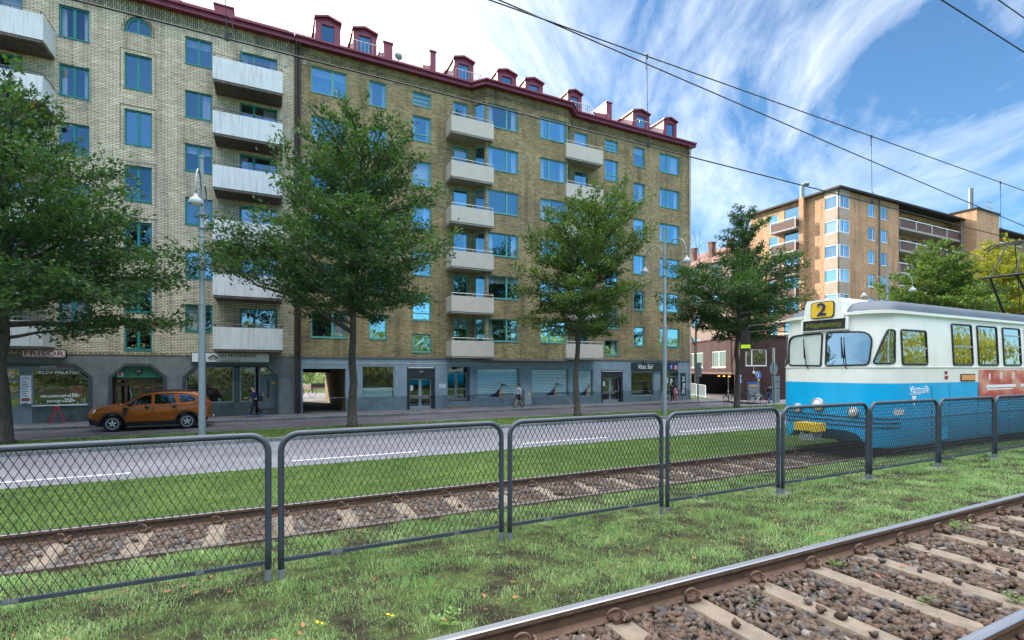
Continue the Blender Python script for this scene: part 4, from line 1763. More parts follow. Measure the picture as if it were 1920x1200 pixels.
# entrance
a, b = ENT[0] + .13, ENT[1] - .13
gb = MB()
pL.poly(gb, [(a, 2.18), (b, 2.18), (b, 2.35), (b - .5, 2.72), (a + .5, 2.72), (a, 2.35)], .16, .2)
gb.build('transom_board', M['green_board'], HL)
sh = MB()
cx0 = (a + b) / 2
pL.poly(sh, [(cx0 - .13, 2.60), (cx0 - .15, 2.48), (cx0 - .10, 2.40), (cx0, 2.27), (cx0 + .10, 2.40), (cx0 + .15, 2.48), (cx0 + .13, 2.60)], .12, .158)
o = sh.build('number_shield', M['ink'], HL)
text('9 B', .12, (pL.pt(cx0, 2.49, .115)), FRONT, M['ink_white'], o)
wn = MB()
pL.box(wn, a + .16, a + .38, 2.24, 2.44, .135, .158)
o = wn.build('warning_plate', M['sign_white'], HL)
wn = MB()
pL.box(wn, a + .21, a + .33, 2.285, 2.395, .125, .134)
wn.build('warning_mark', M['ink_red'], o)
ed = MB()
w = .1
zt = 2.16
EDP = .34
xs_ = [a, a + .42, a + .42 + .1, (a + b) / 2, b - .52, b - .42, b]
for s in (a, a + .40, (a + b) / 2 - .08, b - .50, b - .1):
    pL.box(ed, s, s + (.16 if abs(s - (a + b) / 2 + .08) < .01 else .1), ZB, zt, EDP, EDP + .06)
for (z0, z1) in ((ZB, ZB + .12), (.72, .82), (1.80, 1.92), (2.06, 2.16)):
    pL.box(ed, a + .1, b - .1, z0, z1, EDP + .004, EDP + .056)
o = ed.build('entrance_door', M['wood_dark'], HL)
g = MB()
g.add([pL.pt(a + .05, ZB + .1, EDP + .03), pL.pt(b - .05, ZB + .1, EDP + .03), pL.pt(b - .05, zt - .05, EDP + .03), pL.pt(a + .05, zt - .05, EDP + .03)], [(0, 1, 2, 3)])
g.build('pane', M['glass_shop'], o)
h_ = MB()
h_.tube([pL.pt(a + .62, 1.0, EDP - .05), pL.pt(a + .68, 1.2, EDP - .05), pL.pt(a + .66, 1.45, EDP - .05), pL.pt(a + .60, 1.62, EDP - .05)], .02, 6)
h_.build('handle', M['rail_grey'], o)

# office: two panes, dark strip, door
ap = MB()
pL.box(ap, OFF[0] + .13, lx(479), ZB, .88, .10, .26)
ap.build('shop_parapet', M['slab_stone'], HL)
glz(HL, OFF[0] + .15, lx(437), .90, 2.68, .15, .5, 0)
gs = MB()
for (z0, z1) in ((.90, 1.45), (1.49, 2.05), (2.09, 2.68)):
    pL.box(gs, lx(438.5), lx(449), z0, z1, .15, .18)
gs.build('dark_glass_strip', M['slab_stone'], HL)
glz(HL, lx(450.5), lx(478), .90, 2.68, .15)
bl2 = MB()
for k in range(46):
    s = OFF[0] + .2 + (lx(476) - OFF[0] - .2) * k / 45
    pL.box(bl2, s, s + .012, .92, 2.66, .42, .43)
for k in range(20):
    z = .92 + 1.74 * k / 19
    pL.box(bl2, OFF[0] + .2, lx(476), z, z + .012, .415, .425)
bl2.build('grid_screen', M['rail_dark'], HL)
for px in (412, 470):
    fp = MB()
    x = fx(px, YF + .3)
    fp.lathe([(.07, 0), (.09, .14)], (x, YF + .3, .93), 10)
    o = fp.build('plant_pot', M['sign_white'], HL)
    fl = MB()
    for k in range(14):
        aa = k * 2.4
        fl.bar((x, YF + .3, 1.05), (x + .1 * cos(aa), YF + .3 + .08 * sin(aa), 1.22 + .04 * sin(k)), .03, .01)
    fl.build('pot_leaves', M['leaf'], o)
dg = MB()
a, b = lx(488.5), OFF[1] - .13
pL.box(dg, a, b, ZB + .36, 2.26, .32, .38)
pL.box(dg, a - .1, a, ZB + .3, 2.72, .2, .40)
o = dg.build('office_door', M['door_grey'], HL)
gg = MB()
pL.box(gg, a + .3, a + .42, 1.05, 2.05, .31, .318)
gg.build('door_glass', M['wood_dark'], o)
gg = MB()
pL.box(gg, a + .52, a + .82, 1.78, 1.92, .31, .318)
gg.build('name_plate', M['yellow'], o)
gg = MB()
pL.box(gg, a + .08, a + .14, 1.15, 1.32, .28, .318)
gg.build('handle', M['yellow'], o)
tg = MB()
pL.poly(tg, [(a, 2.30), (b, 2.30), (b - .4, 2.70), (a, 2.70)], .32, .34)
tg.build('transom', M['glass_shop'], HL)
st = MB()
pL.box(st, a - .1, b, ZB, ZB + .18, .04, .40)
pL.box(st, a - .1, b, ZB + .18, ZB + .35, .2, .40)
st.build('door_steps', M['slab_stone'], HL)
# ================================================================== shop signs and plates
def board(name, label, cat, pa, pb, t, bt, dep, mats, th=.08, border=None):
    """flat sign board on the facade"""
    x0, x1 = fx(pa, YF - dep), fx(pb, YF - dep)
    m = (pa + pb) / 2
    z0, z1 = fz(m, bt, YF - dep), fz(m, t, YF - dep)
    o = thing(name, label, cat, ((x0 + x1) / 2, YF - dep, z0))
    return o, x0, x1, z0, z1


o, x0, x1, z0, z1 = board('shop_sign', 'white rounded hairdresser sign with red letters over the salon window', 'sign', 40, 124, 654.5, 671, .14, None)
b = MB()
r = .09
pts = []
for (cx, cz, a0) in ((x1 - r, z0 + r, -90), (x1 - r, z1 - r, 0), (x0 + r, z1 - r, 90), (x0 + r, z0 + r, 180)):
    for k in range(5):
        a = R(a0 + 22.5 * k)
        pts.append((cx + r * cos(a), YF - .14, cz + r * sin(a)))
b.ext(pts, (0, .14, 0))
b.build('sign_box', M['black'], o)
b = MB()
mx, mz = (x0 + x1) / 2, (z0 + z1) / 2
b.ext([(mx + (p[0] - mx) * .972, YF - .152, mz + (p[2] - mz) * .86) for p in pts], (0, .013, 0))
b.build('sign_face', M['sign_white'], o)
b = MB()
b.ext([(mx + (p[0] - mx) * .955, YF - .1535, mz + (p[2] - mz) * .80) for p in pts], (0, .0012, 0))
b.build('sign_border', M['sign_red'], o)
b = MB()
b.ext([(mx + (p[0] - mx) * .935, YF - .1555, mz + (p[2] - mz) * .70) for p in pts], (0, .0015, 0))
b.build('sign_field', M['sign_white'], o)
text('FRISÖR', .285, (mx, YF - .159, mz - .005), FRONT, M['sign_red'], o, sx=1.42, bold=.004, space=1.08)

o, x0, x1, z0, z1 = board('shop_sign', 'long pale office sign with a dark house mark over the right-hand shop window', 'sign', 358, 506, 661, 680, .14, None)
b = MB()
b.box(x0, x1, YF - .13, YF, z0, z1)
b.build('sign_box', M['black'], o)
b = MB()
b.box(x0 + .04, x1 - .04, YF - .14, YF - .131, z0 + .035, z1 - .035)
b.build('sign_face', M['sign_white'], o)
lxx = fx(400, YF)
b = MB()
for (p, q) in (((-.22, -.02), (0, .14)), ((0, .14), (.22, -.02))):
    b.bar((lxx + p[0], YF - .143, z0 + .22 + p[1]), (lxx + q[0], YF - .143, z0 + .22 + q[1]), .006, .075)
for (p, q) in (((-.14, -.10), (0, .015)), ((0, .015), (.17, -.12))):
    b.bar((lxx + p[0], YF - .143, z0 + .22 + p[1]), (lxx + q[0], YF - .143, z0 + .22 + q[1]), .006, .045)
b.build('house_mark', M['ink'], o)
text('LO PETERSSON', .235, (fx(411, YF), YF - .143, z1 - .17), FRONT, M['ink'], o, ax='LEFT', sx=1.06, bold=.004)
text('Fastighets AB', .17, (fx(411, YF), YF - .143, z0 + .115), FRONT, M['sign_back'], o, ax='LEFT')

o, x0, x1, z0, z1 = board('shop_sign', 'black shop sign with white script and two app icons at the house corner', 'sign', 1185, 1271, 680, 695.5, .10, None)
b = MB()
b.box(x0, x1, YF - .10, YF, z0, z1)
b.build('sign_board', M['black_stone'], o)
text('Vasa Sol', .47, ((fx(1188, YF) + fx(1227, YF)) / 2, YF - .103, (z0 + z1) / 2 + .0), FRONT, M['ink_white'], o, shear=.28, sx=.9, bold=.002)
ic = MB()
zc = (z0 + z1) / 2
xc = fx(1258, YF - .1)
ic.box(xc - .15, xc + .15, YF - .112, YF - .101, zc - .2, zc + .16)
i1 = ic.build('app_icon', M['blue_sign'], o)
text('f', .40, (xc + .03, YF - .115, zc - .03), FRONT, M['ink_white'], i1, bold=.004)


def insta_mat():
    m, nt, out = nodes('sunset_gradient_film')
    tc = N(nt, 'ShaderNodeTexCoord')
    sp = N(nt, 'ShaderNodeSeparateXYZ')
    L(nt, tc.outputs['Generated'], sp.inputs[0])
    f = math_(nt, 'ADD', math_(nt, 'MULTIPLY', sp.outputs[2], .7), math_(nt, 'MULTIPLY', sp.outputs[0], .3))
    c = ramp(nt, [(.0, (.85, .45, .08)), (.4, (.75, .08, .14)), (.7, (.5, .04, .42)), (1.0, (.14, .10, .65))], f)
    bsdf(nt, out, c, .4)
    return m


M['insta'] = insta_mat()
xc = fx(1267, YF - .1)
ic = MB()
ic.box(xc - .16, xc + .16, YF - .112, YF - .101, zc - .2, zc + .16)
i2 = ic.build('app_icon', M['insta'], o)
rg = MB()
rg.tube([(xc + .06 * cos(a), YF - .114, zc - .02 + .06 * sin(a)) for a in [2 * pi * k / 16 for k in range(16)]], .012, 5, closed=True)
q = .1
rg.tube([(xc - q, YF - .114, zc - .02 - q), (xc + q, YF - .114, zc - .02 - q), (xc + q, YF - .114, zc - .02 + q), (xc - q, YF - .114, zc - .02 + q)], .012, 5, closed=True)
rg.build('camera_mark', M['ink_white'], i2)
for px in (1205, 1233, 1256, 1268):
    l = MB()
    x = fx(px, YF)
    l.tube([(x, YF, z1 + .12), (x, YF - .18, z1 + .14), (x, YF - .26, z1 + .04)], .02, 6)
    l.lathe([(.03, .05), (.07, -.06), (.0, -.06)], (x, YF - .26, z1 + .02), 10)
    l.build('spot_lamp', M['black'], o)

o, x0, x1, z0, z1 = board('shop_sign', 'narrow black upright sign with white lettering beside the corner shop door', 'sign', 1277, 1286, 699, 741.5, .06, None)
b = MB()
b.box(x0, x1, YF - .06, YF, z0, z1)
b.build('sign_board', M['black_stone'], o)
t = text('Drop In!', .40, ((x0 + x1) / 2, YF - .063, z0 + .82), (R(90), R(-90), 0), M['ink_white'], o, bold=.002, sx=1.0)

o, x0, x1, z0, z1 = board('price_board', 'tall white price list with red heading beside the salon door', 'sign', 38, 58, 704, 757, .03, None)
b = MB()
b.box(x0, x1, YF - .03, YF + .10, z0, z1)
b.build('sign_board', M['sign_white'], o)
b = MB()
w_ = x1 - x0
for k in range(11):
    z = z1 - .28 - .105 * k
    b.box(x0 + .05, x0 + .05 + w_ * (.45 + .3 * ((k * 7) % 5) / 5), YF - .034, YF - .0305, z - .018, z + .012)
b.build('price_lines', M['ink'], o)
b = MB()
b.box(x0 + .03, x1 - .03, YF - .034, YF - .0305, z0 + .12, z0 + .22)
b.bar((x0 + .06, YF - .033, z1 - .17), ((x0 + x1) / 2, YF - .033, z1 - .09), .004, .03)
b.bar(((x0 + x1) / 2, YF - .033, z1 - .09), (x1 - .06, YF - .033, z1 - .17), .004, .03)
b.build('red_heading', M['ink_red'], o)

o, x0, x1, z0, z1 = board('wall_plaque', 'small white notice plate between the two entrance doors', 'plaque', 824, 835, 720, 728, .03, None)
b = MB()
b.box(x0, x1, YF - .03, YF, z0, z1)
b.build('plate', M['sign_white'], o)
b = MB()
for k in range(4):
    b.box(x0 + .05, x1 - .05 - .05 * (k % 2), YF - .033, YF - .0305, z1 - .06 - .055 * k, z1 - .04 - .055 * k)
b.build('text_lines', M['sign_back'], o)

# folding pavement sign
o = thing('pavement_sign', 'red framed folding pavement sign leaning open below the salon window', 'pavement sign', (fx(107, 28.75), 28.75, ZB))
b = MB()
for s in (-1, 1):
    for q in (-.24, .24):
        b.bar((s * .24, q, 0), (s * .03, q, .78), .035, .03)
    b.bar((s * .16, -.24, .3), (s * .16, .24, .3), .03, .03)
    b.bar((s * .03, -.24, .77), (s * .03, .24, .77), .04, .04)
b.build('frame', M['ink_red'], o, local=True)
b = MB()
b.add([(.045, -.21, .75), (.225, -.21, .08), (.225, .21, .08), (.045, .21, .75)], [(0, 1, 2, 3)])
b.build('poster', M['sign_white'], o, local=True)
o.rotation_euler.z = R(20)

# utility cabinet
x0, x1 = fx(982, 29.0), fx(995, 29.0)
o = thing('utility_cabinet', 'grey blue steel utility cabinet standing between two blinded shop windows', 'utility cabinet', ((x0 + x1) / 2, 29.0, ZB))
b = MB()
w = (x1 - x0) / 2
b.box(-w, w, -.14, .22, .06, 1.02)
b.box(-w + .03, w - .03, -.12, .22, 0, .06)
b.box(-w - .02, w + .02, -.17, .22, 1.02, 1.06)
b.build('housing', M['pole'], o, local=True)
b = MB()
b.box(-w + .03, w - .03, -.152, -.141, .10, .98)
b.build('door', M['pole'], o, local=True)
b = MB()
b.box(.0, .14, -.158, -.153, .74, .84)
b.build('warning_sticker', M['yellow'], o, local=True)


# ================================================================== trees
def P4(a, b, c, t):
    return a * (1 - t) ** 2 + b * 2 * t * (1 - t) + c * t * t


def make_tree(name, label, group, base, prof, tr, seed, nb=58, lm='leaf', leaf=.085, dens=1.0, sag=0.0, tops=None):
    """prof: (z above base, reach to the left, reach to the right); branches reach out to it in layers"""
    rg = np.random.default_rng(seed)
    t = thing(name, label, 'tree', base, 0, group)
    zs = [p[0] for p in prof]
    zmin, zmax = zs[0], zs[-1]
    rl = lambda z: float(np.interp(z, zs, [p[1] for p in prof]))
    rr = lambda z: float(np.interp(z, zs, [p[2] for p in prof]))
    tb = MB()
    k = 15
    topx = (prof[-1][2] - prof[-1][1]) / 2
    wob = rg.normal(0, .05, (k, 2))
    wob[0] = 0
    tp = []
    for i in range(k):
        f = i / (k - 1)
        tp.append(Vector((wob[i][0] + topx * max(0, f - .35) / .65, wob[i][1], f * zmax * .965)))
    rad = [tr * (1.55 if i == 0 else 1.0) * (1 - .93 * (i / (k - 1)) ** .85) + .012 for i in range(k)]
    rad[1] = tr * .98
    # root flare
    tp.insert(1, tp[0] + Vector((0, 0, .12)))
    rad.insert(1, tr * 1.18)
    tb.tube(tp, rad, 10)

    def trunk_at(z):
        f = max(0, min(1, z / (zmax * .965)))
        i = min(k - 2, int(f * (k - 1)))
        g = f * (k - 1) - i
        pts = [tp[0]] + tp[2:]
        return pts[i].lerp(pts[i + 1], g)

    lp, ld, lsz = [], [], []
    for b in range(nb):
        u = (b + .5) / nb
        u = u ** .92
        zt = zmin + (zmax - zmin) * u
        az = b * 2.39996 + rg.uniform(-.35, .35)
        ca, sa = cos(az), sin(az)
        ex = rr(zt) if ca > 0 else rl(zt)
        ey = (rr(zt) + rl(zt)) / 2 * .92
        Rr = max(.35, ((ca * ex) ** 2 + (sa * ey) ** 2) ** .5) * rg.uniform(.60, 1.06)
        if rg.uniform() < .12:
            Rr *= .6
        elev = R(np.interp(u, [0, .25, .6, .9, 1], [-3 - sag, 15, 31, 52, 70]) + rg.uniform(-13, 13))
        rise = min(Rr * math.tan(elev), zt - zmin * .75)
        za = max(zmin * .88 + .1 * u, zt - rise)
        za = min(za, zmax * .95)
        A = trunk_at(za)
        T = Vector((ca * Rr + A.x * .4, sa * Rr + A.y, zt))
        Mi = Vector((A.x + (T.x - A.x) * .5, A.y + (T.y - A.y) * .5, A.z + (T.z - A.z) * (.72 if elev > 0 else .25)))
        n = 7
        pts = [P4(A, Mi, T, i / (n - 1)) + Vector(rg.normal(0, .035 * Rr / 3, 3)) * (i > 0) for i in range(n)]
        r0 = .016 + .017 * Rr
        tb.tube(pts, [r0 * (1 - .85 * i / (n - 1)) for i in range(n)], 5)
        ns = int(3 + Rr * 3.1)
        for j in range(ns):
            tt = .26 + .74 * (j + rg.uniform(0, .9)) / ns
            tt = min(tt, 1.0)
            B = P4(A, Mi, T, tt)
            dirv = (P4(A, Mi, T, min(1, tt + .05)) - P4(A, Mi, T, max(0, tt - .05))).normalized()
            side = 1 if j % 2 else -1
            ang = side * R(rg.uniform(28, 66)) if tt < .95 else R(rg.uniform(-12, 12))
            d2 = Vector((dirv.x * cos(ang) - dirv.y * sin(ang), dirv.x * sin(ang) + dirv.y * cos(ang), dirv.z * .7 + rg.uniform(-.18, .52)))
            d2.normalize()
            l = (.26 + .34 * (1 - tt)) * Rr * rg.uniform(.6, 1.15)
            l = min(max(l, .34), 1.35)
            E = B + d2 * l
            tb.tube([B, (B + E) / 2 + Vector((0, 0, .03)), E], [.011, .008, .004], 3)
            m = int(l * 64 * dens) + 5
            f = 1.08 - 1.0 * rg.uniform(0, 1, m) ** 1.35
            spread = .06 + .11 * np.minimum(1, l)
            pp = np.array(B)[None] + np.array(E - B)[None] * f[:, None] + rg.normal(0, 1, (m, 3)) * np.array([spread, spread, spread * .8])[None]
            lp.append(pp)
            dd = np.array(d2)[None] + rg.normal(0, .6, (m, 3))
            ld.append(dd)
            lsz.append(rg.uniform(.75, 1.3, m) * leaf)
    tb_o = tb.build('trunk', M['bark'], t, local=True, smooth=True)
    P = np.concatenate(lp)
    D = np.concatenate(ld)
    S = np.concatenate(lsz)[:, None]
    D /= np.linalg.norm(D, axis=1)[:, None] + 1e-9
    nrm = rg.normal(0, .9, (len(P), 3)) + np.array([0, 0, 1])
    U = np.cross(D, nrm)
    U /= np.linalg.norm(U, axis=1)[:, None] + 1e-9
    Nn = np.cross(U, D)
    # lobed leaf: eight points
    pts = [(-1.0, 0), (-.35, -.42), (-.12, -.16), (.22, -.62), (.32, -.18), (1.0, 0), (.32, .18), (.22, .62), (-.12, .16), (-.35, .42)]
    V = np.stack([P + D * S * a + U * S * b_ + Nn * S * (-.22 * abs(b_) - .12 * a * a) for a, b_ in pts], 1)
    T = np.arange(10)[None] + (np.arange(len(P)) * 10)[:, None]
    c = fast_mesh('crown', V.reshape(-1, 3), T, M[lm], t)
    return t


def prof_px(x0, y, zbase, rows):
    """silhouette measured in the survey -> (height, left, right) in metres"""
    Z = x0 * SN + y * CS
    cx = 960 + FPX * (x0 * CS - y * SN) / Z
    out = []
    for (py, a, b) in rows:
        k = Z / FPX
        out.append((CAMZ + (HOR - py) * k - zbase, max(.15, (cx - a) * k), max(.15, (b - cx) * k)))
    out.sort()
    return out


GT = 'street oaks along the lawn strip'
TREES = [
    ('dark green oak at the left edge, its trunk cut by the picture border', -7.97, [(128, -30, 40), (150, -70, 62), (185, -105, 100), (225, -130, 122), (265, -150, 140), (300, -180, 212), (345, -200, 268), (400, -215, 232), (450, -235, 262), (500, -260, 322), (545, -280, 338), (585, -250, 345), (612, -170, 250)], .23, 3, 64, 'leaf'),
    ('tall dark green oak in front of the archway passage', 3.12, [(200, 628, 748), (250, 565, 772), (300, 562, 795), (350, 508, 808), (400, 500, 820), (450, 440, 832), (500, 408, 845), (545, 428, 845), (580, 520, 815), (600, 600, 740)], .185, 5, 66, 'leaf'),
    ('mid green oak with reddening leaves in front of the blinded shop windows', 14.6, [(350, 1130, 1200), (372, 1048, 1202), (400, 985, 1208), (450, 992, 1204), (500, 982, 1192), (550, 965, 1206), (600, 962, 1228), (630, 1010, 1170)], .17, 8, 58, 'leaf_warm'),
    ('oak with a tall thin top beside the parked bicycles', 26.7, [(386, 1396, 1432), (430, 1368, 1434), (470, 1345, 1460), (498, 1285, 1545), (550, 1240, 1530), (600, 1240, 1500), (640, 1275, 1455)], .17, 13, 58, 'leaf'),
    ('bright green oak behind the tram roof in front of the gallery flats', 50.5, [(450, 1738, 1772), (490, 1692, 1802), (530, 1662, 1835), (570, 1640, 1855), (610, 1640, 1850), (640, 1680, 1810)], .2, 21, 62, 'leaf_warm'),
    ('sunlit yellow green oak at the right edge behind the pantograph', 62.3, [(446, 1855, 1905), (480, 1822, 1925), (520, 1800, 1945), (570, 1790, 1955), (600, 1795, 1950), (630, 1830, 1910)], .2, 34, 64, 'leaf_sun_yellow'),
    ('yellow green oak mostly outside the right edge', 74.0, [(446, 1940, 1990), (500, 1905, 2020), (560, 1890, 2040), (610, 1920, 2000)], .2, 55, 50, 'leaf_sun_yellow'),
]
for (lb, x, rows, tr, sd, nb, lm) in TREES:
    far = x > 40
    make_tree('oak_tree', lb, GT, (x, 22.0, .15), prof_px(x, 22.0, .15, rows), tr, sd, int(nb * 1.2), lm, leaf=.115 if far else .086, dens=.62 if far else (1.0 if 20 < x < 30 else .80))

# bare tree behind the corner
t = thing('bare_tree', 'leafless thin tree behind the corner of the olive brick house', 'tree', (40.5, 38.5, -.4))
tb = MB()
rg = np.random.default_rng(4)


def bare(p, d, l, r, depth):
    e = p + d * l
    tb.tube([p, (p + e) / 2 + Vector(rg.normal(0, .03 * l, 3)), e], [r, r * .85, r * .65], 5 if depth < 2 else 3)
    if depth >= 5:
        return
    n = 2 if depth < 2 else 3
    for k in range(n + (depth == 0)):
        q = d + Vector(rg.normal(0, .33, 3)) + Vector((0, 0, .18))
        q.normalize()
        bare(p + d * l * rg.uniform(.6, 1), q, l * rg.uniform(.6, .82), r * .58, depth + 1)


bare(Vector((0, 0, 0)), Vector((0, 0, 1)), 7.6, .17, 0)
tb.build('branches', M['bark'], t, local=True)

# woodland across the road behind the camera (mirrored in the panes)
n = 5200
n = 15000
cx_ = rng.uniform(-70, 100, 170)
cy_ = rng.uniform(-30, -19, 170)
cz_ = rng.uniform(1.5, 9.5, 170)
ii = rng.integers(0, 170, n)
dv = rng.normal(0, 1, (n, 3))
dv /= np.linalg.norm(dv, axis=1)[:, None]
Pp = np.stack([cx_[ii], cy_[ii], cz_[ii]], 1) + dv * np.array([3.2, 2.4, 2.4]) * rng.uniform(.5, 1, (n, 1))
u = rng.normal(0, 1, (n, 3))
u /= np.linalg.norm(u, axis=1)[:, None]
v = np.cross(u, rng.normal(0, 1, (n, 3)))
v /= np.linalg.norm(v, axis=1)[:, None]
sz = rng.uniform(.25, .6, (n, 1))
V = np.stack([Pp - u * sz, Pp - v * sz * .6, Pp + u * sz, Pp + v * sz * .6], 1).reshape(-1, 3)
V[:, 2] = np.maximum(V[:, 2], .3)
o = fast_mesh('woodland', V, np.arange(4)[None] + (np.arange(n) * 4)[:, None], M['leaf_sun_yellow'])
tag(o, kind='stuff')
n = 16000
cx_ = rng.uniform(-60, 80, 200)
cy_ = rng.uniform(-15, -9, 200)
cz_ = rng.uniform(.8, 2.6, 200)
ii = rng.integers(0, 200, n)
Pp = np.stack([cx_[ii], cy_[ii], cz_[ii]], 1) + rng.normal(0, 1, (n, 3)) * np.array([1.3, .9, .8])
u = rng.normal(0, 1, (n, 3))
u /= np.linalg.norm(u, axis=1)[:, None]
v = np.cross(u, rng.normal(0, 1, (n, 3)))
v /= np.linalg.norm(v, axis=1)[:, None]
sz = rng.uniform(.12, .30, (n, 1))
V = np.stack([Pp - u * sz, Pp - v * sz * .6, Pp + u * sz, Pp + v * sz * .6], 1).reshape(-1, 3)
V[:, 2] = np.maximum(V[:, 2], .5)
o = fast_mesh('undergrowth', V, np.arange(4)[None] + (np.arange(n) * 4)[:, None], M['leaf_hedge'])
tag(o, kind='stuff')


# ================================================================== street lamps
def lamp(label, x, y):
    t = thing('street_lamp', label, 'street lamp', (x, y, .15), 0, 'double street lamps along the lawn strip')
    p = MB()
    p.lathe([(.115, 0), (.115, 4.7), (.105, 4.78), (.085, 4.82), (.085, 7.5), (.075, 7.56), (.062, 7.6), (.062, 10.05), (.085, 10.06), (.085, 10.14), (.03, 10.15)], (0, 0, 0), 14)
    for z in (4.74, 7.5, 8.0):
        p.lathe([(.10, 0), (.118, .01), (.118, .05), (.10, .06)], (0, 0, z), 14)
    autosmooth(p.build('pole', M['pole'], t, local=True))
    a = MB()
    for s in (-1, 1):
        pts = [(0, 0, 7.75), (0, s * .10, 8.1)]
        for k in range(13):
            w = pi * k / 12
            pts.append((0, s * (.86 - .72 * cos(w)), 8.55 + .82 * sin(w) - .1 * (k / 12)))
        pts.append((0, s * 1.58, 8.28))
        a.tube(pts, .028, 7)
        a.box(-.03, .03, s * .05 - .05, s * .05 + .05, 7.95, 8.03)
    a.build('arm', M['pole'], t, local=True, smooth=True)
    for s in (-1, 1):
        h = MB()
        h.lathe([(.045, .30), (.065, .27), (.075, .19), (.12, .16), (.20, .09), (.225, .0), (.225, -.05), (.21, -.05), (.0, .02)], (0, s * 1.58, 7.98), 16)
        o = h.build('lamp_head', M['lamp_shell'], t, local=True)
        autosmooth(o, 50)
        g = MB()
        g.lathe([(.18, .0), (.13, -.05), (.0, -.06)], (0, s * 1.58, 7.965), 14)
        g.build('lens', M['headlamp'], o, local=True)
    return t


lamp('grey double street lamp standing in front of the parked orange car', -2.25, 20.9)
lamp('grey double street lamp in front of the corner of the olive house', 19.15, 20.4)
lamp('grey double street lamp rising behind the tram roof', 40.5, 20.4)

# ================================================================== mesh fence
def fence_panel():
    t = thing('mesh_fence', 'x', 'fence', (0, 4.85, .735), 0, 'mesh fence panels between the two tracks')
    Lp, H, r = 2.16, 1.285, .027
    zb = .165
    rc_ = .15
    f = MB()
    pts = [(0, 0, -.02), (0, 0, .3), (0, 0, H - rc_)]
    for k in range(1, 9):
        a = pi / 2 * k / 8
        pts.append((rc_ - rc_ * cos(a), 0, H - rc_ + rc_ * sin(a)))
    pts.append((Lp / 2, 0, H))
    for k in range(0, 9):
        a = pi / 2 * k / 8
        pts.append((Lp - rc_ + rc_ * sin(a), 0, H - rc_ + rc_ * cos(a)))
    pts += [(Lp, 0, .3), (Lp, 0, -.02)]
    f.tube(pts, r, 12)
    f.build('frame', M['fence'], t, local=True, smooth=True)
    b = MB()
    b.box(r * .8, Lp - r * .8, -.014, .014, zb - .016, zb + .016)
    b.build('bottom_rail', M['fence'], t, local=True)
    for x in (0, Lp):
        z = MB()
        z.lathe([(.0285, -.01), (.0285, .105 if x else .085)], (x, 0, 0), 12)
        z.build('zinc_foot', M['fence_worn'], t, local=True, smooth=False)
    for (a, c) in ((.42, .52), (1.62, 1.68)):
        w = MB()
        w.box(a, c, -.0155, -.0142, zb - .012, zb + .0165)
        w.build('worn_patch', M['fence_worn'], t, local=True)
    m = MB()
    dx, dz = .0585, .112
    slope = dz / dx
    x0, x1, z0, z1 = r * .6, Lp - r * .6, zb, H - .012
    hh = (z1 - z0) / slope
    n = int((x1 - x0 + hh) / dx) + 1
    for sgn in (1, -1):
        for i in range(n + 1):
            s = x0 - hh + i * dx
            a = [s, z0]
            e = [s + hh, z1]
            if sgn < 0:
                a, e = [s, z1], [s + hh, z0]
            # clip to the panel
            def cl(p, q):
                p, q = list(p), list(q)
                k = (q[1] - p[1]) / (q[0] - p[0])
                if p[0] < x0:
                    p = [x0, p[1] + k * (x0 - p[0])]
                if q[0] > x1:
                    q = [x1, p[1] + k * (x1 - p[0])]
                return p, q
            a, e = cl(a, e)
            if e[0] - a[0] < .02:
                continue
            # keep out of the rounded corners
            for p in (a, e):
                pass
            yo = .0015 * sgn
            m.bar((a[0], yo, a[1]), (e[0], yo, e[1]), .0034, .0072, up=(0, 1, 0))
    # trim what would stick out past the rounded top corners
    keep_v, keep_f = m.v, m.f
    for i, (x, y, z) in enumerate(keep_v):
        for cx, s in ((rc_, -1), (Lp - rc_, 1)):
            if (x - cx) * s > 0 and z > H - rc_:
                d = math.hypot(x - cx, z - (H - rc_))
                if d > rc_ - .01:
                    kx, kz = (x - cx) / d * (rc_ - .01), (z - (H - rc_)) / d * (rc_ - .01)
                    keep_v[i] = (cx + kx, y, H - rc_ + kz)
    m.build('mesh', M['fence_mesh'], t, local=True)
    return t


fp = fence_panel()
FL = ['mesh fence panel cut by the left picture edge', 'mesh fence panel, first complete one from the left, below the archway passage', 'mesh fence panel below the folded shadow of the middle oak and the walking man in shorts',
      'mesh fence panel just before the tram nose', 'mesh fence panel in front of the tram nose and its coupler', 'mesh fence panel in front of the tram driver side window',
      'mesh fence panel in front of the first passenger window of the tram', 'mesh fence panel at the right picture edge in front of the red advert']
FL[2] = 'mesh fence panel with the middle oak trunk rising behind its top rail'
for i in range(8):
    o = fp if i == 0 else copy_tree(fp)
    o.location.x = -2.185 + 2.262 * i
    o['label'] = FL[i] if i < len(FL) else 'mesh fence panel past the right picture edge'
for i in range(8):
    f = MB()
    xx = .052 + 2.262 * i
    k = 14
    f.ext([(xx + (.17 + .03 * sin(3 * a)) * cos(a), 4.85 + (.12 + .02 * cos(2 * a)) * sin(a), .70) for a in [2 * pi * j / k for j in range(k)]], (0, 0, .040 if i > 2 else .02))
    tag(f.build('fence_footing', M['concrete'], origin=(xx, 4.85, .70)), 'flat concrete footing in the grass under a pair of fence legs', 'footing', 'fence footings')
# ================================================================== tram
TX, TY, TZ = 11.98, 7.38, FT          # nose, centre line, rail head
tram = thing('tram', 'blue and cream tram car with a yellow route number 2 box over its rounded nose', 'tram', (TX, TY, TZ))
OUT = [(-.05, 0), (-.045, .25), (-.03, .5), (.0, .74), (.035, .90), (.10, 1.03), (.20, 1.14), (.32, 1.225), (.46, 1.275), (.62, 1.29)]
TL = 15.2


def tram_x(q):
    q = abs(q)
    return float(np.interp(q, [o[1] for o in OUT], [o[0] for o in OUT]))


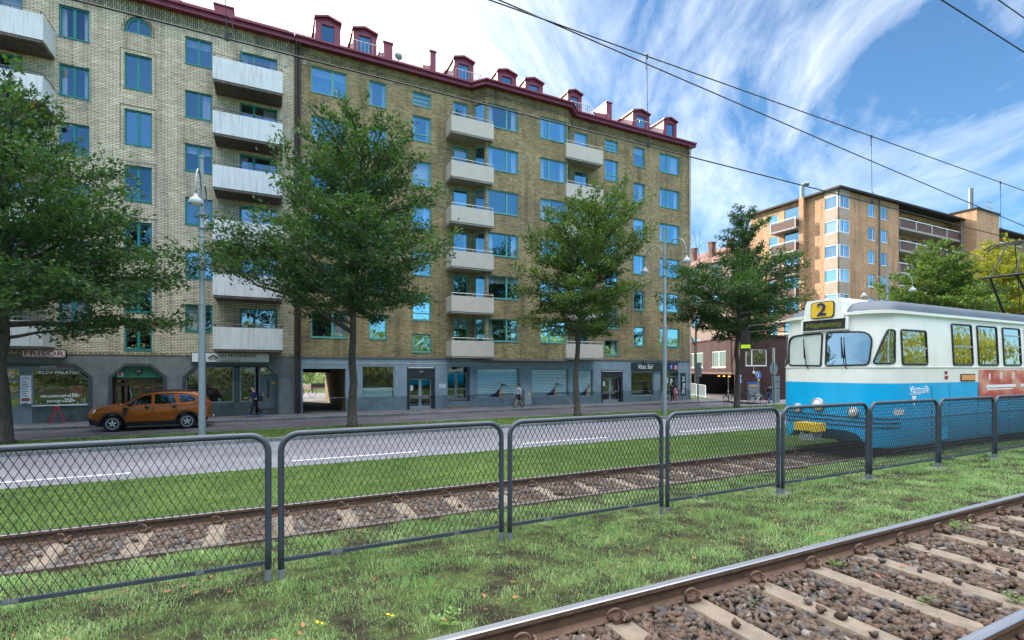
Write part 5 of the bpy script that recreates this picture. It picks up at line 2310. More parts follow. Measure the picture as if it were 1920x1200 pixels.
def ring(z, ins=0.0, fwd=0.0, sc=None):
    """closed outline at height z: inset sideways, nose moved back by fwd"""
    pts = []
    for (x, w) in OUT:
        pts.append((x + fwd, -max(0, w - ins * (w / 1.29))))
    side = [(TL * f, -(1.29 - ins)) for f in (.12, .25, .5, .75)] + [(TL - .5 - fwd * .6, -(1.29 - ins)), (TL - fwd * .6, -(1.0 - ins * .8))]
    near = pts + side
    farr = [(x, -y) for (x, y) in near][::-1]
    r = [(x, y, z) for x, y in near] + [(x, y, z) for x, y in farr[:-1]]
    return r


def loft(mb, rings, mi=0, cap_top=False, cap_bot=False):
    n = len(rings[0])
    vs = [p for r in rings for p in r]
    fs = []
    for i in range(len(rings) - 1):
        for j in range(n):
            fs.append((i * n + j, i * n + (j + 1) % n, (i + 1) * n + (j + 1) % n, (i + 1) * n + j))
    if cap_top:
        fs.append(tuple(range((len(rings) - 1) * n, len(rings) * n)))
    if cap_bot:
        fs.append(tuple(range(n - 1, -1, -1)))
    mb.add(vs, fs, mi)


ZL, ZBOT, ZBELT, ZGUT = .60, .24, 1.68, 3.24


def low_ring(zf, zs, ins=0):
    r = ring(0, ins)
    out = []
    for (x, y, z) in r:
        q = abs(y)
        k = np.interp(q, [.66, .98], [0, 1]) if x < .5 else 1
        out.append((x + (0 if x > .5 else .0), y, zf * (1 - k) + zs * k))
    return out


b = MB()
loft(b, [low_ring(.58, .24, .05), low_ring(.62, .30, .0), ring(.95), ring(1.3), ring(ZBELT)], cap_bot=True)
autosmooth(b.build('lower_body', M['tram_blue'], tram, local=True), 40)
b = MB()
loft(b, [ring(ZBELT), ring(2.02), ring(2.10, .0, .01), ring(2.9, .035, .055), ring(3.12, .05, .075), ring(ZGUT, .05, .06)])
autosmooth(b.build('upper_body', M['cream'], tram, local=True), 40)
b = MB()
loft(b, [ring(ZGUT, .05, .06), ring(ZGUT + .005, -.0, .0), ring(ZGUT + .07, -.0, .0), ring(ZGUT + .085, .08, .1)])
autosmooth(b.build('gutter', M['cream'], tram, local=True), 30)
b = MB()
loft(b, [ring(ZGUT + .08, .075, .10), ring(ZGUT + .19, .12, .2), ring(ZGUT + .29, .22, .36), ring(ZGUT + .36, .42, .62), ring(ZGUT + .40, .75, 1.0), ring(ZGUT + .415, 1.05, 1.5)], cap_top=True)
autosmooth(b.build('roof', M['tram_roof'], tram, local=True), 50)
# belt mouldings
b = MB()
def belt(z, h, out_, x0=0):
    loft(b, [ring(z, -.001), ring(z + .002, -out_, -out_), ring(z + h, -out_, -out_), ring(z + h + .002, -.001)])
belt(2.03, .028, .014)
b.build('belt_moulding', M['cream'], tram, local=True)
b = MB()
for z in (.70, .80, .90):
    r0 = [p for p in ring(z, -.0) if p[0] < .9]
    for s in (-1, 1):
        pp = sorted([(p[0] - .012, p[1] * 1.008, z) for p in r0 if p[1] * s >= 0], key=lambda p: abs(p[1]))
        b.tube(pp, .012, 5)
b.build('bumper_strip', M['rubber'], tram, local=True)

# number box on the nose roof
b = MB()
x0, x1 = -.085, .62
hw_, zb_, zt_ = .47, ZGUT - .06, ZGUT + .43
sec = [(-hw_, zb_), (hw_, zb_), (hw_ * .93, zt_ - .1), (hw_ * .84, zt_), (-hw_ * .84, zt_), (-hw_ * .93, zt_ - .1)]
b.ext([(x0 + .06 * (z - zb_), y, z) for y, z in sec], (x1 - x0 + .4, 0, 0))
nb_ = b.build('number_box', M['cream'], tram, local=True)
b = MB()
pts = []
rr_ = .07
yw, zz0, zz1 = .26, ZGUT + .0, ZGUT + .36
for (cy, cz, a0) in ((yw - rr_, zz0 + rr_, -90), (yw - rr_, zz1 - rr_, 0), (-yw + rr_, zz1 - rr_, 90), (-yw + rr_, zz0 + rr_, 180)):
    for k in range(5):
        a = R(a0 + 22.5 * k)
        pts.append((x0 + .0, cy + rr_ * cos(a), cz + rr_ * sin(a)))
b.ext([(p[0] - .028 + .06 * (p[2] - zb_), p[1] * 1.07, (p[2] - (zz0 + zz1) / 2) * 1.09 + (zz0 + zz1) / 2) for p in pts], (.04, 0, 0))
b.build('number_frame', M['gasket'], nb_, local=True)
b = MB()
b.ext([(p[0] - .036 + .06 * (p[2] - zb_), p[1], p[2]) for p in pts], (.04, 0, 0))
M['route_yellow'] = pm('route_yellow', (.80, .50, .02), .35, .04, 5)
b.build('number_panel', M['route_yellow'], nb_, local=True)
NOSE = (R(90), 0, R(-90))
text('2', .42, (TX + x0 - .042, TY, TZ + (zz0 + zz1) / 2 - .005), NOSE, M['ink_navy'], nb_, 'route_number', sx=1.15, bold=.006)
# destination sign
def nose_patch(q0, q1, z0, z1, off, nq=8, slantL=0, slantR=0, round_=0.0, push=0.0):
    """sheet following the nose between lateral q0..q1; (tram local coordinates)"""
    vs, fs = [], []
    for i in range(nq + 1):
        q = q0 + (q1 - q0) * i / nq
        for z in (z0, z1):
            k = (z - 1.64) / 1.6
            vs.append((tram_x(q) + .05 * max(0, k) - off + push, q, z))
    for i in range(nq):
        fs.append((2 * i, 2 * i + 2, 2 * i + 3, 2 * i + 1))
    return vs, fs


b = MB()
b.ext([(-.055, -.56, 2.915), (-.055, .56, 2.915), (-.03, .56, 3.225), (-.03, -.56, 3.225)], (.2, 0, 0))
ds_ = b.build('destination_box', M['cream'], tram, local=True)
b = MB()
b.ext([(-.066, -.50, 2.945), (-.066, .50, 2.945), (-.046, .50, 3.195), (-.046, -.50, 3.195)], (.012, 0, 0))
b.build('destination_glass', M['black'], ds_, local=True)
M['led'] = emis('led_letters', (.42, .55, .06), .22)
text('Högsbotorp', .17, (TX - .062, TY, TZ + 3.065), (R(90), 0, R(-90)), M['led'], ds_, 'destination_text', sx=1.0, ext=.001)

# windscreens with rounded corners
def rounded(poly, r, n=4):
    out = []
    m = len(poly)
    for i in range(m):
        p0, p, p2 = Vector(poly[i - 1]), Vector(poly[i]), Vector(poly[(i + 1) % m])
        a, c = (p0 - p), (p2 - p)
        ra = min(r if not isinstance(r, (list, tuple)) else r[i], a.length * .48, c.length * .48)
        a.normalize()
        c.normalize()
        s, e = p + a * ra, p + c * ra
        for k in range(n + 1):
            t = k / n
            out.append(tuple(P4(s, p, e, t)))
    return out


def onto_nose(poly, off):
    return [(tram_x(q) + .055 * max(0, (z - 2.1) / .8) - off, q, z) for q, z in poly]


def nose_window(poly, r, name='windscreen', gm='glass_tram'):
    """ring of rubber and a pane on the nose; poly in (lateral, z)"""
    o = MB()
    # dense outline
    def dens(pl):
        out = []
        for i in range(len(pl)):
            p, q = Vector(pl[i]), Vector(pl[(i + 1) % len(pl)])
            n = max(1, int((q - p).length / .07))
            for k in range(n):
                out.append(tuple(p.lerp(q, k / n)))
        return out
    rp = dens(rounded(poly, r))
    c = Vector((sum(p[0] for p in rp) / len(rp), sum(p[1] for p in rp) / len(rp)))
    g = MB()
    pts = onto_nose(rp, .012)
    # fan with inner ring so the pane follows the nose
    inner = onto_nose([tuple(c + (Vector(p) - c) * .5) for p in rp], .012)
    ctr_ = onto_nose([tuple(c)], .012)[0]
    n = len(pts)
    vs = pts + inner + [ctr_]
    fs = [(i, (i + 1) % n, n + (i + 1) % n, n + i) for i in range(n)] + [(n + i, n + (i + 1) % n, 2 * n) for i in range(n)]
    g.add(vs, fs)
    w = g.build(name, M[gm], tram, local=True, smooth=True)
    t = MB()
    t.tube(onto_nose(rp, .012), .021, 6, closed=True)
    t.build('rubber_seal', M['gasket'], w, local=True, smooth=True)
    return w


M['glass_tram'] = glass_mat('tram_glass', (.10, .12, .13), .40, .015, .006)
M['tram_cab'] = pm('dark_tram_interior', (.03, .032, .035), .8, .5, 1.5)
nose_window([(-.95, 2.10), (-.06, 2.08), (-.05, 2.87), (-1.0, 2.84)], [.10, .05, .08, .26])
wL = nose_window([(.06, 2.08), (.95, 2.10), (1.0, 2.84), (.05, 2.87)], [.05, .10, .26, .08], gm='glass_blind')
b = MB()  # white sheet standing in for bright sky mirrored in this pane
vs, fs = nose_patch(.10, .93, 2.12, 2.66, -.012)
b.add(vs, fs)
b.build('sky_glare_sheet', M['sign_white'], wL, local=True)
for s in (-1, 1):
    nose_window([(s * 1.02, 2.13), (s * 1.272, 2.13), (s * 1.262, 2.86), (s * 1.20, 2.88)], [.06, .05, .05, .07], 'quarter_light')
# cab inside: dark bulkhead
b = MB()
b.box(.9, 14.8, -1.16, 1.16, .9, 3.0)
b.build('dark_interior', M['tram_cab'], tram, local=True)
# wipers
for s in (-.55, .35):
    w = MB()
    w.tube([(-.085, s, 2.0), (-.09, s + .05, 2.1), (-.07, s + .12, 2.6)], .012, 5)
    w.bar((-.088, s + .10, 2.25), (-.065, s + .13, 2.75), .02, .015)
    w.build('wiper', M['black'], tram, local=True)


def side_window(x0, x1, z0, z1, rows=(), s=-1):
    y = s * 1.29
    def yy(z, off):
        return s * (1.29 - .035 * max(0, (z - 2.1) / .8) + off)
    rp = rounded([(x0, z0), (x1, z0), (x1, z1), (x0, z1)], .06, 3)
    g = MB()
    pts = [(x, yy(z, .006), z) for x, z in rp]
    g.add(pts, [tuple(range(len(pts)))])
    w = g.build('side_window', M['glass_tram'], tram, local=True)
    t = MB()
    t.tube([(x, yy(z, .008), z) for x, z in rp], .024, 6, closed=True)
    t.build('rubber_seal', M['gasket'], w, local=True, smooth=True)
    if rows:
        t = MB()
        for r_ in rows:
            z = z0 + (z1 - z0) * r_
            t.bar((x0 + .02, yy(z, .012), z), (x1 - .02, yy(z, .012), z), .02, .035)
        t.build('sash_bar', M['alu'], w, local=True)
    return w


for s in (-1, 1):
    side_window(.70, 1.75, 2.11, 2.88, (.48,), s)
    xs_ = [(2.95, 3.92), (4.22, 5.28), (5.62, 6.64), (6.98, 8.0), (8.34, 9.36), (9.7, 10.7), (11.1, 12.1), (12.5, 13.5)]
    for i, (a, c) in enumerate(xs_):
        side_window(a, c, 2.11, 3.10, (.45,) if i == 0 else ((.3, .5, .8) if i == 2 else ((.7,) if i % 2 == 0 else ())), s)


def ad_mat():
    m, nt, out = nodes('red_advert_film')
    p = pos(nt, (1.0, 1, 1.6))
    n1 = noise(nt, p, 1.8, 2, .4, .6)
    sp = N(nt, 'ShaderNodeSeparateXYZ')
    L(nt, pos(nt), sp.inputs[0])
    c = ramp(nt, [(.36, (.50, .05, .05)), (.48, (.60, .16, .12)), (.60, (.68, .32, .24)), (.7, (.62, .22, .22))], n1)
    low = ramp(nt, [(.0, 1.0), (1.0, 0.0)], math_(nt, 'MULTIPLY', math_(nt, 'SUBTRACT', sp.outputs[2], 1.86), 5.0, True))
    c = mixc(nt, math_(nt, 'MULTIPLY', low, .8), c, (.50, .03, .035))
    bsdf(nt, out, c, .35)
    return m


M['advert'] = ad_mat()
b = MB()
b.box(4.22, 13.6, -1.302, -1.288, 1.22, 1.985)
ad = b.build('advert_panel', M['advert'], tram, local=True)
b = MB()
for k, (a, c, z, h) in enumerate(((4.6, 6.3, 1.52, .07), (4.65, 6.1, 1.46, .03), (6.6, 8.2, 1.52, .07))):
    b.box(a, c, -1.3035, -1.3023, z, z + h)
for k, (a, z) in enumerate(((4.75, 1.72), (5.4, 1.74), (6.1, 1.75))):
    b.box(a, a + .07, -1.3035, -1.3023, z, z + .17)
b.build('advert_lettering', [M['ink_white']], ad, local=True)
# side markings: operator name with its triangle, orange side lamp, small crest
YS = TY - 1.294
b = MB()
for s in (-1, 1):
    for x in (1.95, 2.75, 4.18, 5.9, 7.6, 9.3, 11.0, 12.7):
        b.box(x, x + .012, s * 1.2915 - .002, s * 1.2915 + .002, .27, 1.60)
    b.box(.7, 14.4, s * 1.2915 - .002, s * 1.2915 + .002, .86, .875)
b.build('panel_seam', M['gasket'], tram, local=True)
b = MB()
for s in (-1, 1):
    b.box(2.1, 2.7, s * 1.292 - .004, s * 1.292 + .004, .34, .60)
    b.box(10.9, 12.2, s * 1.292 - .004, s * 1.292 + .004, .34, .70)
b.build('skirt_hatch', M['tram_blue'], tram, local=True)
text('Västtrafik', .25, (fx(1724, YS), YS, 2.12), FRONT, M['ink_white'], tram, sx=.86)
b = MB()
xc = fx(1714, YS)
b.add([(xc - .1, YS, 1.99), (xc, YS, 1.74), (xc + .1, YS, 1.99)], [(0, 1, 2)])
b.add([(xc - .2, YS, 2.02), (xc + .3, YS, 2.02), (xc + .3, YS, 2.035), (xc - .2, YS, 2.035)], [(0, 1, 2, 3)])
b.build('operator_mark', M['ink_white'], tram)
b = MB()
x0, x1 = fx(1801, YS), fx(1828, YS)
b.box(x0, x1, YS - .012, YS + .01, 2.30, 2.48)
sl_ = b.build('side_lamp', M['gasket'], tram)
b = MB()
b.box(x0 + .02, x1 - .02, YS - .02, YS - .0125, 2.325, 2.455)
b.build('lens', M['amber'], sl_)
b = MB()
xc = fx(1774, YS)
b.box(xc - .07, xc + .06, YS - .004, YS + .002, 2.48, 2.55)
b.box(xc - .06, xc + .09, YS - .004, YS + .002, 2.36, 2.44)
b.build('crest', M['sign_red'], tram)
# lamps
def headlamp(q, z, r):
    x = tram_x(q)
    h = MB()
    h.lathe([(r * 1.22, .06), (r * 1.25, -.035), (r * 1.05, -.06), (r, -.035), (r * .5, -.03), (0.0, -.03)], (x, q, z), 18, axis='x')
    o = h.build('headlamp', M['alu'], tram, local=True)
    autosmooth(o, 45)
    g = MB()
    g.lathe([(r, -.04), (r * .7, -.065), (0.0, -.075)], (x, q, z), 18, axis='x')
    autosmooth(g.build('lens', M['headlamp'], o, local=True), 60)


headlamp(.12, 1.14, .13)
headlamp(-.66, 1.02, .10)
headlamp(.66, 1.02, .10)
b = MB()
for s in (-1, 1):
    b.ext([(.42, s * 1.262, .98), (.72, s * 1.298, .98), (.72, s * 1.298, 1.11), (.42, s * 1.262, 1.11)], (0, s * .012, 0))
b.build('turn_lamp', M['headlamp'], tram, local=True)
# coupler, underframe, wheels
b = MB()
b.box(-.72, .2, -.06, .06, .50, .60)
cp = b.build('coupler', M['underframe'], tram, local=True)
b = MB()
b.ext([(-.78, -.26, .56), (-.78, .26, .56), (-.78, .24, .74), (-.78, -.24, .74)], (.42, 0, 0))
b.build('coupler_cover', M['yellow'], cp, local=True)
b = MB()
b.box(-.7, -.36, -.16, .16, .34, .52)
b.build('coupler_head', M['alu'], cp, local=True)
b = MB()
b.box(.35, 14.6, -1.12, 1.12, .30, .62)
for x in (2.0, 3.8, 10.8, 12.6):
    b.box(x - .75, x + .75, -1.0, 1.0, .16, .5)
b.box(.55, 14.4, -1.18, -1.12, .12, .34)
b.build('underframe', M['underframe'], tram, local=True)
for x in (2.0, 3.8, 10.8, 12.6):
    b = MB()
    for s in (-1, 1):
        b.lathe([(.33, s * .72 - .06), (.34, s * .72 + .06)], (x, 0, .34), 20, axis='y')
    b.tube([(x, -.75, .34), (x, .75, .34)], .07, 8)
    b.build('wheelset', M['rust'], tram, local=True)
# mirror on its arm
b = MB()
b.tube([(.05, .98, 3.1), (-.5, 1.12, 3.16), (-1.02, 1.3, 3.10), (-1.08, 1.34, 2.95)], .014, 6)
b.tube([(.02, .98, 2.96), (-.5, 1.12, 3.0), (-1.04, 1.32, 2.94)], .012, 6)
mo = b.build('mirror_arm', M['black'], tram, local=True)
b = MB()
b.box(-1.14, -1.04, 1.24, 1.42, 2.45, 2.98)
b.build('mirror', M['black'], mo, local=True)
M['hi_vis'] = pm('hi_vis_band', (.55, .80, .02), .5, .03, 5)
b = MB()
b.box(-1.146, -1.034, 1.234, 1.426, 2.53, 2.62)
b.build('mirror_band', M['hi_vis'], mo, local=True)
# roof vent, beacon, pantograph
b = MB()
b.lathe([(.24, 0), (.26, .03), (.25, .06), (.12, .11), (0, .12)], (1.75, .05, ZGUT + .415), 18)
b.lathe([(.16, -.02), (.16, .02)], (1.75, .05, ZGUT + .40), 12)
autosmooth(b.build('roof_vent', M['tram_roof'], tram, local=True), 50)
b = MB()
b.lathe([(.09, 0), (.09, .05), (.05, .09), (0, .10)], (.5, .25, ZGUT + .43), 12)
b.build('beacon', M['amber'], tram, local=True)
b = MB()
px_ = 9.9
zr_ = ZGUT + .42
zc_ = 6.82 - TZ
b.box(px_ - .5, px_ + .9, -.5, .5, zr_ + .03, zr_ + .12)
for s in (-1, 1):
    b.tube([(px_ + .7, s * .4, zr_ + .12), (px_ - .62, s * .32, zr_ + 1.35)], .035, 6)
    b.tube([(px_ - .62, s * .32, zr_ + 1.35), (px_ + .25, s * .22, zc_ - .1)], .022, 6)
b.tube([(px_ - .62, -.5, zr_ + 1.35), (px_ - .62, .5, zr_ + 1.35)], .04, 8)
b.tube([(px_ + .7, 0, zr_ + .12), (px_ + .25, 0, zc_ - .1)], .015, 5)
for dx in (-.14, .14):
    b.tube([(px_ + .25 + dx, -.75, zc_ - .16), (px_ + .25 + dx, -.55, zc_ - .04), (px_ + .25 + dx, .55, zc_ - .04), (px_ + .25 + dx, .75, zc_ - .16)], .025, 6)
b.tube([(px_ + .05, 0, zc_ - .1), (px_ + .45, 0, zc_ - .1)], .02, 6)
b.build('pantograph', M['wire'], tram, local=True)

# ================================================================== overhead wires
def wire(name, label, pts, r=.010, group='overhead wires'):
    w = MB()
    w.tube(pts, r, 6)
    o = w.build(name, M['wire'])
    return tag(o, label, 'overhead wire', group)


wire('contact_wire', 'lowest long black overhead wire, crossing the brick facades to the orange flats', [(-40, 7.33, 6.86), (140, 7.33, 6.86)], .0125)
wire('messenger_wire', 'upper long black wire crossing the middle of the sky with hangers below it', [(-40, 7.33, 8.57), (140, 7.33, 8.57)], .0115)


def at(px, py, Y):
    return Vector((fx(px, Y), Y, fz(px, py, Y)))


a, c = at(950, 6, 7.5), at(1920, 424, 7.5)
d = c - a
wire('feeder_wire', 'slanting black wire that dips below the messenger wire across the sky', [tuple(a - d * 1.2), tuple(a), tuple(a + d * .5 + Vector((0, 0, -.02))), tuple(c), tuple(c + d * .8)], .012)
wire('contact_wire', 'black overhead wire cutting the upper right corner of the sky', [(-40, 2.75, 2.6 + 3.98), (140, 2.75, 2.6 + 3.98)], .0075)
wire('contact_wire', 'short topmost piece of black wire in the extreme upper right corner', [(-40, 2.6, 2.6 + 4.17), (140, 2.6, 2.6 + 4.17)], .0065)
for px, lb in ((420, 'thin hanger between the overhead wires above the cream brick house'), (1213, 'thin hanger between the overhead wires in the middle of the sky'), (1634, 'thin hanger between the overhead wires above the orange flats'),
               (1876, 'thin hanger between the overhead wires near the right picture edge')):
    x = fx(px, 7.33)
    w = MB()
    w.tube([(x, 7.33, 8.55), (x + .01, 7.33, 7.7), (x + .03, 7.33, 6.88)], .0055, 5)
    w.tube([(x - .02, 7.33, 8.50), (x - .03, 7.33, 8.36), (x + .01, 7.33, 8.28)], .005, 5)
    w.tube([(x + .03, 7.33, 7.16), (x + .09, 7.33, 7.13), (x + .10, 7.33, 6.98), (x + .05, 7.33, 6.90)], .006, 5)
    w.box(x + .01, x + .06, 7.315, 7.345, 6.84, 6.96)
    w.box(x - .02, x + .02, 7.315, 7.345, 8.52, 8.60)
    tag(w.build('wire_hanger', M['wire']), lb, 'wire hanger', 'wire hangers')

# ================================================================== parked car
car = thing('parked_car', 'copper orange family car with black roof bars parked at the kerb before the arched doorway', 'car', (-4.43, 25.9, .05))


def car_mesh():
    # x towards the tail, nose at -2.17; local y half width .9
    def arch(cx, r, a0, a1, n=9):
        return [(cx + r * cos(R(a)), .34 + r * sin(R(a))) for a in np.linspace(a0, a1, n)]
    low = [(-2.10, .42), (-2.17, .62), (-2.15, .84), (-2.02, .97), (-1.55, 1.06), (-1.02, 1.10), (-.4, 1.10), (.6, 1.12), (1.5, 1.15), (2.02, 1.14), (2.10, 1.0), (2.12, .75), (2.13, .52), (2.06, .40)]
    low += arch(1.34, .41, -5, 185)
    low += [(.86, .28), (-.84, .28)]
    low += arch(-1.33, .41, -5, 185)
    lowt = [p for p in low]
    body = MB()
    def yw(x, z):
        # body half width: narrower nose, tail and foot
        w = .90
        if x < -1.4:
            w -= .17 * ((-1.4 - x) / .77) ** 2
        if x > 1.6:
            w -= .10 * ((x - 1.6) / .53) ** 2
        if z > .92:
            w -= .075 * (z - .92) / .22
        if z < .45:
            w -= .05 * (.45 - z) / .17
        return w
    n = len(lowt)
    left = [(x, -yw(x, z), z) for x, z in lowt]
    right = [(x, yw(x, z), z) for x, z in lowt]
    mid1 = [(x, -.45, z + (.03 if z > 1.0 else 0)) for x, z in lowt]
    mid2 = [(x, .45, z + (.03 if z > 1.0 else 0)) for x, z in lowt]
    nose = lambda pts, k: [(x - (.07 * k if x < -1.9 else (-.05 * k if x > 2.0 else 0)), y, z) for x, y, z in pts]
    rings = [left, nose(mid1, 1), nose(mid2, 1), right]
    vs = [p for r_ in rings for p in r_]
    fs = []
    for i in range(3):
        for j in range(n):
            fs.append((i * n + j, i * n + (j + 1) % n, (i + 1) * n + (j + 1) % n, (i + 1) * n + j))
    fs += [tuple(range(n - 1, -1, -1)), tuple(range(3 * n, 4 * n))]
    body.add(vs, fs)
    # greenhouse
    gh = [(-1.10, 1.08), (-.30, 1.52), (.05, 1.60), (.9, 1.625), (1.6, 1.59), (1.88, 1.5), (2.06, 1.12)]
    def gy(z):
        return .835 - (z - 1.08) * .36
    m = len(gh)
    gl = [(x, -gy(z), z) for x, z in gh]
    gr = [(x, gy(z), z) for x, z in gh]
    body.add(gl + gr, [tuple(range(m)), tuple(range(2 * m - 1, m - 1, -1))] + [(i, i + 1, m + i + 1, m + i) for i in range(m - 1)] + [(m - 1, 0, m, 2 * m - 1)])
    o = body.build('body', M['car_paint'], car, local=True)
    md = o.modifiers.new('round', 'BEVEL')
    md.width = .035
    md.segments = 3
    md.limit_method = 'ANGLE'
    md.angle_limit = R(32)
    me = o.data
    me.polygons.foreach_set('use_smooth', [True] * len(me.polygons))
    # side glass, on both sides
    M['car_glass'] = glass_mat('car_glass', (.06, .075, .08), .25, .01, .0)
    for s in (-1, 1):
        for nm, pl in (('side_window', [(-.86, 1.13), (-.30, 1.45), (.0, 1.515), (.02, 1.13)]), ('side_window', [(.14, 1.13), (.12, 1.52), (.80, 1.525), (.93, 1.14)]), ('side_window', [(1.10, 1.17), (.96, 1.51), (1.42, 1.49), (1.66, 1.36), (1.62, 1.22)])):
            g = MB()
            pl2 = rounded(pl, .05, 3)
            g.ext([(x, s * (gy(z) + .004), z) for x, z in pl2], (0, s * .006, 0))
            g.build(nm, M['car_glass'], car, local=True)
        w = MB()
        w.tube([(x, s * (gy(z) + .012), z) for x, z in ((-.96, 1.11), (-.32, 1.475), (.05, 1.55), (.9, 1.565), (1.45, 1.53), (1.74, 1.37))], .012, 5)
        w.build('window_trim', M['black'], car, local=True)
        # door shut lines
        d = MB()
        for pts in ([(.08, 1.12), (.10, .75), (.06, .36)], [(-.93, 1.05), (-.90, .7), (-.86, .36)], [(1.0, 1.12), (.95, .9), (.80, .62), (.78, .40)], [(-.86, .36), (.78, .36)]):
            d.tube([(x, s * (yw(x, z) + .001), z) for x, z in pts], .007, 4)
        d.build('door_gap', M['black'], car, local=True)
        for x in (-.14, .86):
            h = MB()
            h.lathe([(.0, -.012), (.06, -.008), (.075, .0), (.06, .01), (0, .014)], (x, s * .905, .99), 12, axis='y')
            h.build('door_handle', M['black'], car, local=True)
        # wheel arch and sill cladding
        c = MB()
        for cx in (-1.33, 1.34):
            pin = [(cx + .405 * cos(R(a)), .34 + .405 * sin(R(a))) for a in np.linspace(-8, 188, 13)]
            pou = [(cx + .475 * cos(R(a)), .34 + .475 * sin(R(a))) for a in np.linspace(-8, 188, 13)]
            for i in range(12):
                c.ext([(p[0], s * (yw(p[0], p[1]) - .01), p[1]) for p in (pin[i], pin[i + 1], pou[i + 1], pou[i])], (0, s * .03, 0))
        c.ext([(-.86, s * .87, .27), (.87, s * .87, .27), (.87, s * .90, .40), (-.86, s * .90, .40)], (0, s * .018, 0))
        c.ext([(-2.12, s * .70, .30), (-1.78, s * .83, .28), (-1.78, s * .86, .46), (-2.17, s * .72, .58)], (0, s * .02, 0))
        c.ext([(1.78, s * .84, .30), (2.12, s * .76, .38), (2.15, s * .76, .58), (1.80, s * .86, .52)], (0, s * .02, 0))
        c.ext([(-.96, s * .885, .70), (-.86, s * .885, .62), (-.84, s * .885, 1.0), (-.98, s * .885, 1.02)], (0, s * .025, 0))
        c.build('cladding', M['rubber'], car, local=True)
        # mirrors, lamps, roof bars
        mi = MB()
        mi.lathe([(0, -.09), (.07, -.06), (.09, 0), (.07, .07), (0, .09)], (-.72, s * .99, 1.14), 10, axis='y')
        mi.build('mirror', M['black'], car, local=True)
        hl = MB()
        hl.ext([(-2.15, s * .62, .78), (-1.95, s * .80, .80), (-1.86, s * .82, .93), (-2.07, s * .66, .93)], (-.02, s * .02, .015))
        hl.build('headlight', M['headlamp'], car, local=True)
        tl = MB()
        tl.ext([(2.07, s * .70, .98), (2.10, s * .80, .98), (2.07, s * .78, 1.12), (2.04, s * .70, 1.12)], (.03, s * .02, 0))
        tl.build('tail_lamp', M['ink_red'], car, local=True)
        rb_ = MB()
        rb_.tube([(-.2, s * .60, 1.58), (-.08, s * .60, 1.655), (.7, s * .60, 1.68), (1.35, s * .60, 1.665), (1.5, s * .60, 1.60)], .022, 6)
        rb_.build('roof_bar', M['black'], car, local=True)
    ws = MB()
    ws.add([(-1.06, -.72, 1.12), (-1.06, .72, 1.12), (-.34, .62, 1.515), (-.34, -.62, 1.515)], [(0, 1, 2, 3)])
    for i, (x, y, z) in enumerate(ws.v):
        ws.v[i] = (x - .012, y, z + .018)
    ws.build('windscreen', M['car_glass'], car, local=True)
    tb_ = MB()
    tb_.tube([(2.1, 0, .36), (2.26, 0, .38), (2.28, 0, .46)], .02, 6)
    tb_.lathe([(0, 0), (.04, .02), (.045, .05), (.03, .08), (0, .09)], (2.28, 0, .44), 10)
    tb_.build('tow_ball', M['wheel_alu'], car, local=True)
    ub = MB()
    ub.box(-1.9, 1.95, -.7, .7, .22, .42)
    ub.build('underbody', M['rubber'], car, local=True)
    for cx in (-1.33, 1.34):
        for s in (-1, 1):
            w = MB()
            w.lathe([(.20, -.10), (.31, -.105), (.34, -.07), (.345, 0), (.34, .07), (.31, .105), (.20, .10)], (cx, s * .77, .34), 28, axis='y')
            wo = w.build('wheel', M['rubber'], car, local=True)
            autosmooth(wo, 40)
            r_ = MB()
            f = s * .77 + s * .085
            pts = [(cx + .215 * cos(a), f, .34 + .215 * sin(a)) for a in [2 * pi * k / 24 for k in range(24)]]
            r_.tube(pts, .022, 5, closed=True)
            for k in range(5):
                a = 2 * pi * k / 5 + .3
                for da in (-.16, .16):
                    r_.bar((cx + .05 * cos(a), f + s * .012, .34 + .05 * sin(a)), (cx + .205 * cos(a + da), f, .34 + .205 * sin(a + da)), .042, .02, up=(0, 1, 0))
            r_.lathe([(.065, -.02), (.06, .025), (0, .03)], (cx, f, .34), 14, axis='y')
            r_.build('rim', M['wheel_alu'], wo, local=True)
            h_ = MB()
            h_.lathe([(.2, -.01), (.2, .0)], (cx, f - s * .03, .34), 20, axis='y')
            h_.build('wheel_hollow', M['black'], wo, local=True)


car_mesh()
car.scale = (.955, .97, .97)
car.location.x = -4.52
# ================================================================== people
def skin_obj(name, vs, es, rs, m, parent, root=0, sub=1):
    me = bpy.data.meshes.new(name)
    me.from_pydata([tuple(v) for v in vs], es, [])
    me.materials.append(m)
    o = bpy.data.objects.new(name, me)
    COL.objects.link(o)
    o.parent = parent
    md = o.modifiers.new('skin', 'SKIN')
    md.use_smooth_shade = True
    sv = me.skin_vertices[0].data
    for i, r in enumerate(rs):
        sv[i].radius = r if isinstance(r, tuple) else (r, r)
        sv[i].use_root = (i == root)
    if sub:
        s = o.modifiers.new('sub', 'SUBSURF')
        s.levels = sub
        s.render_levels = sub
    return o


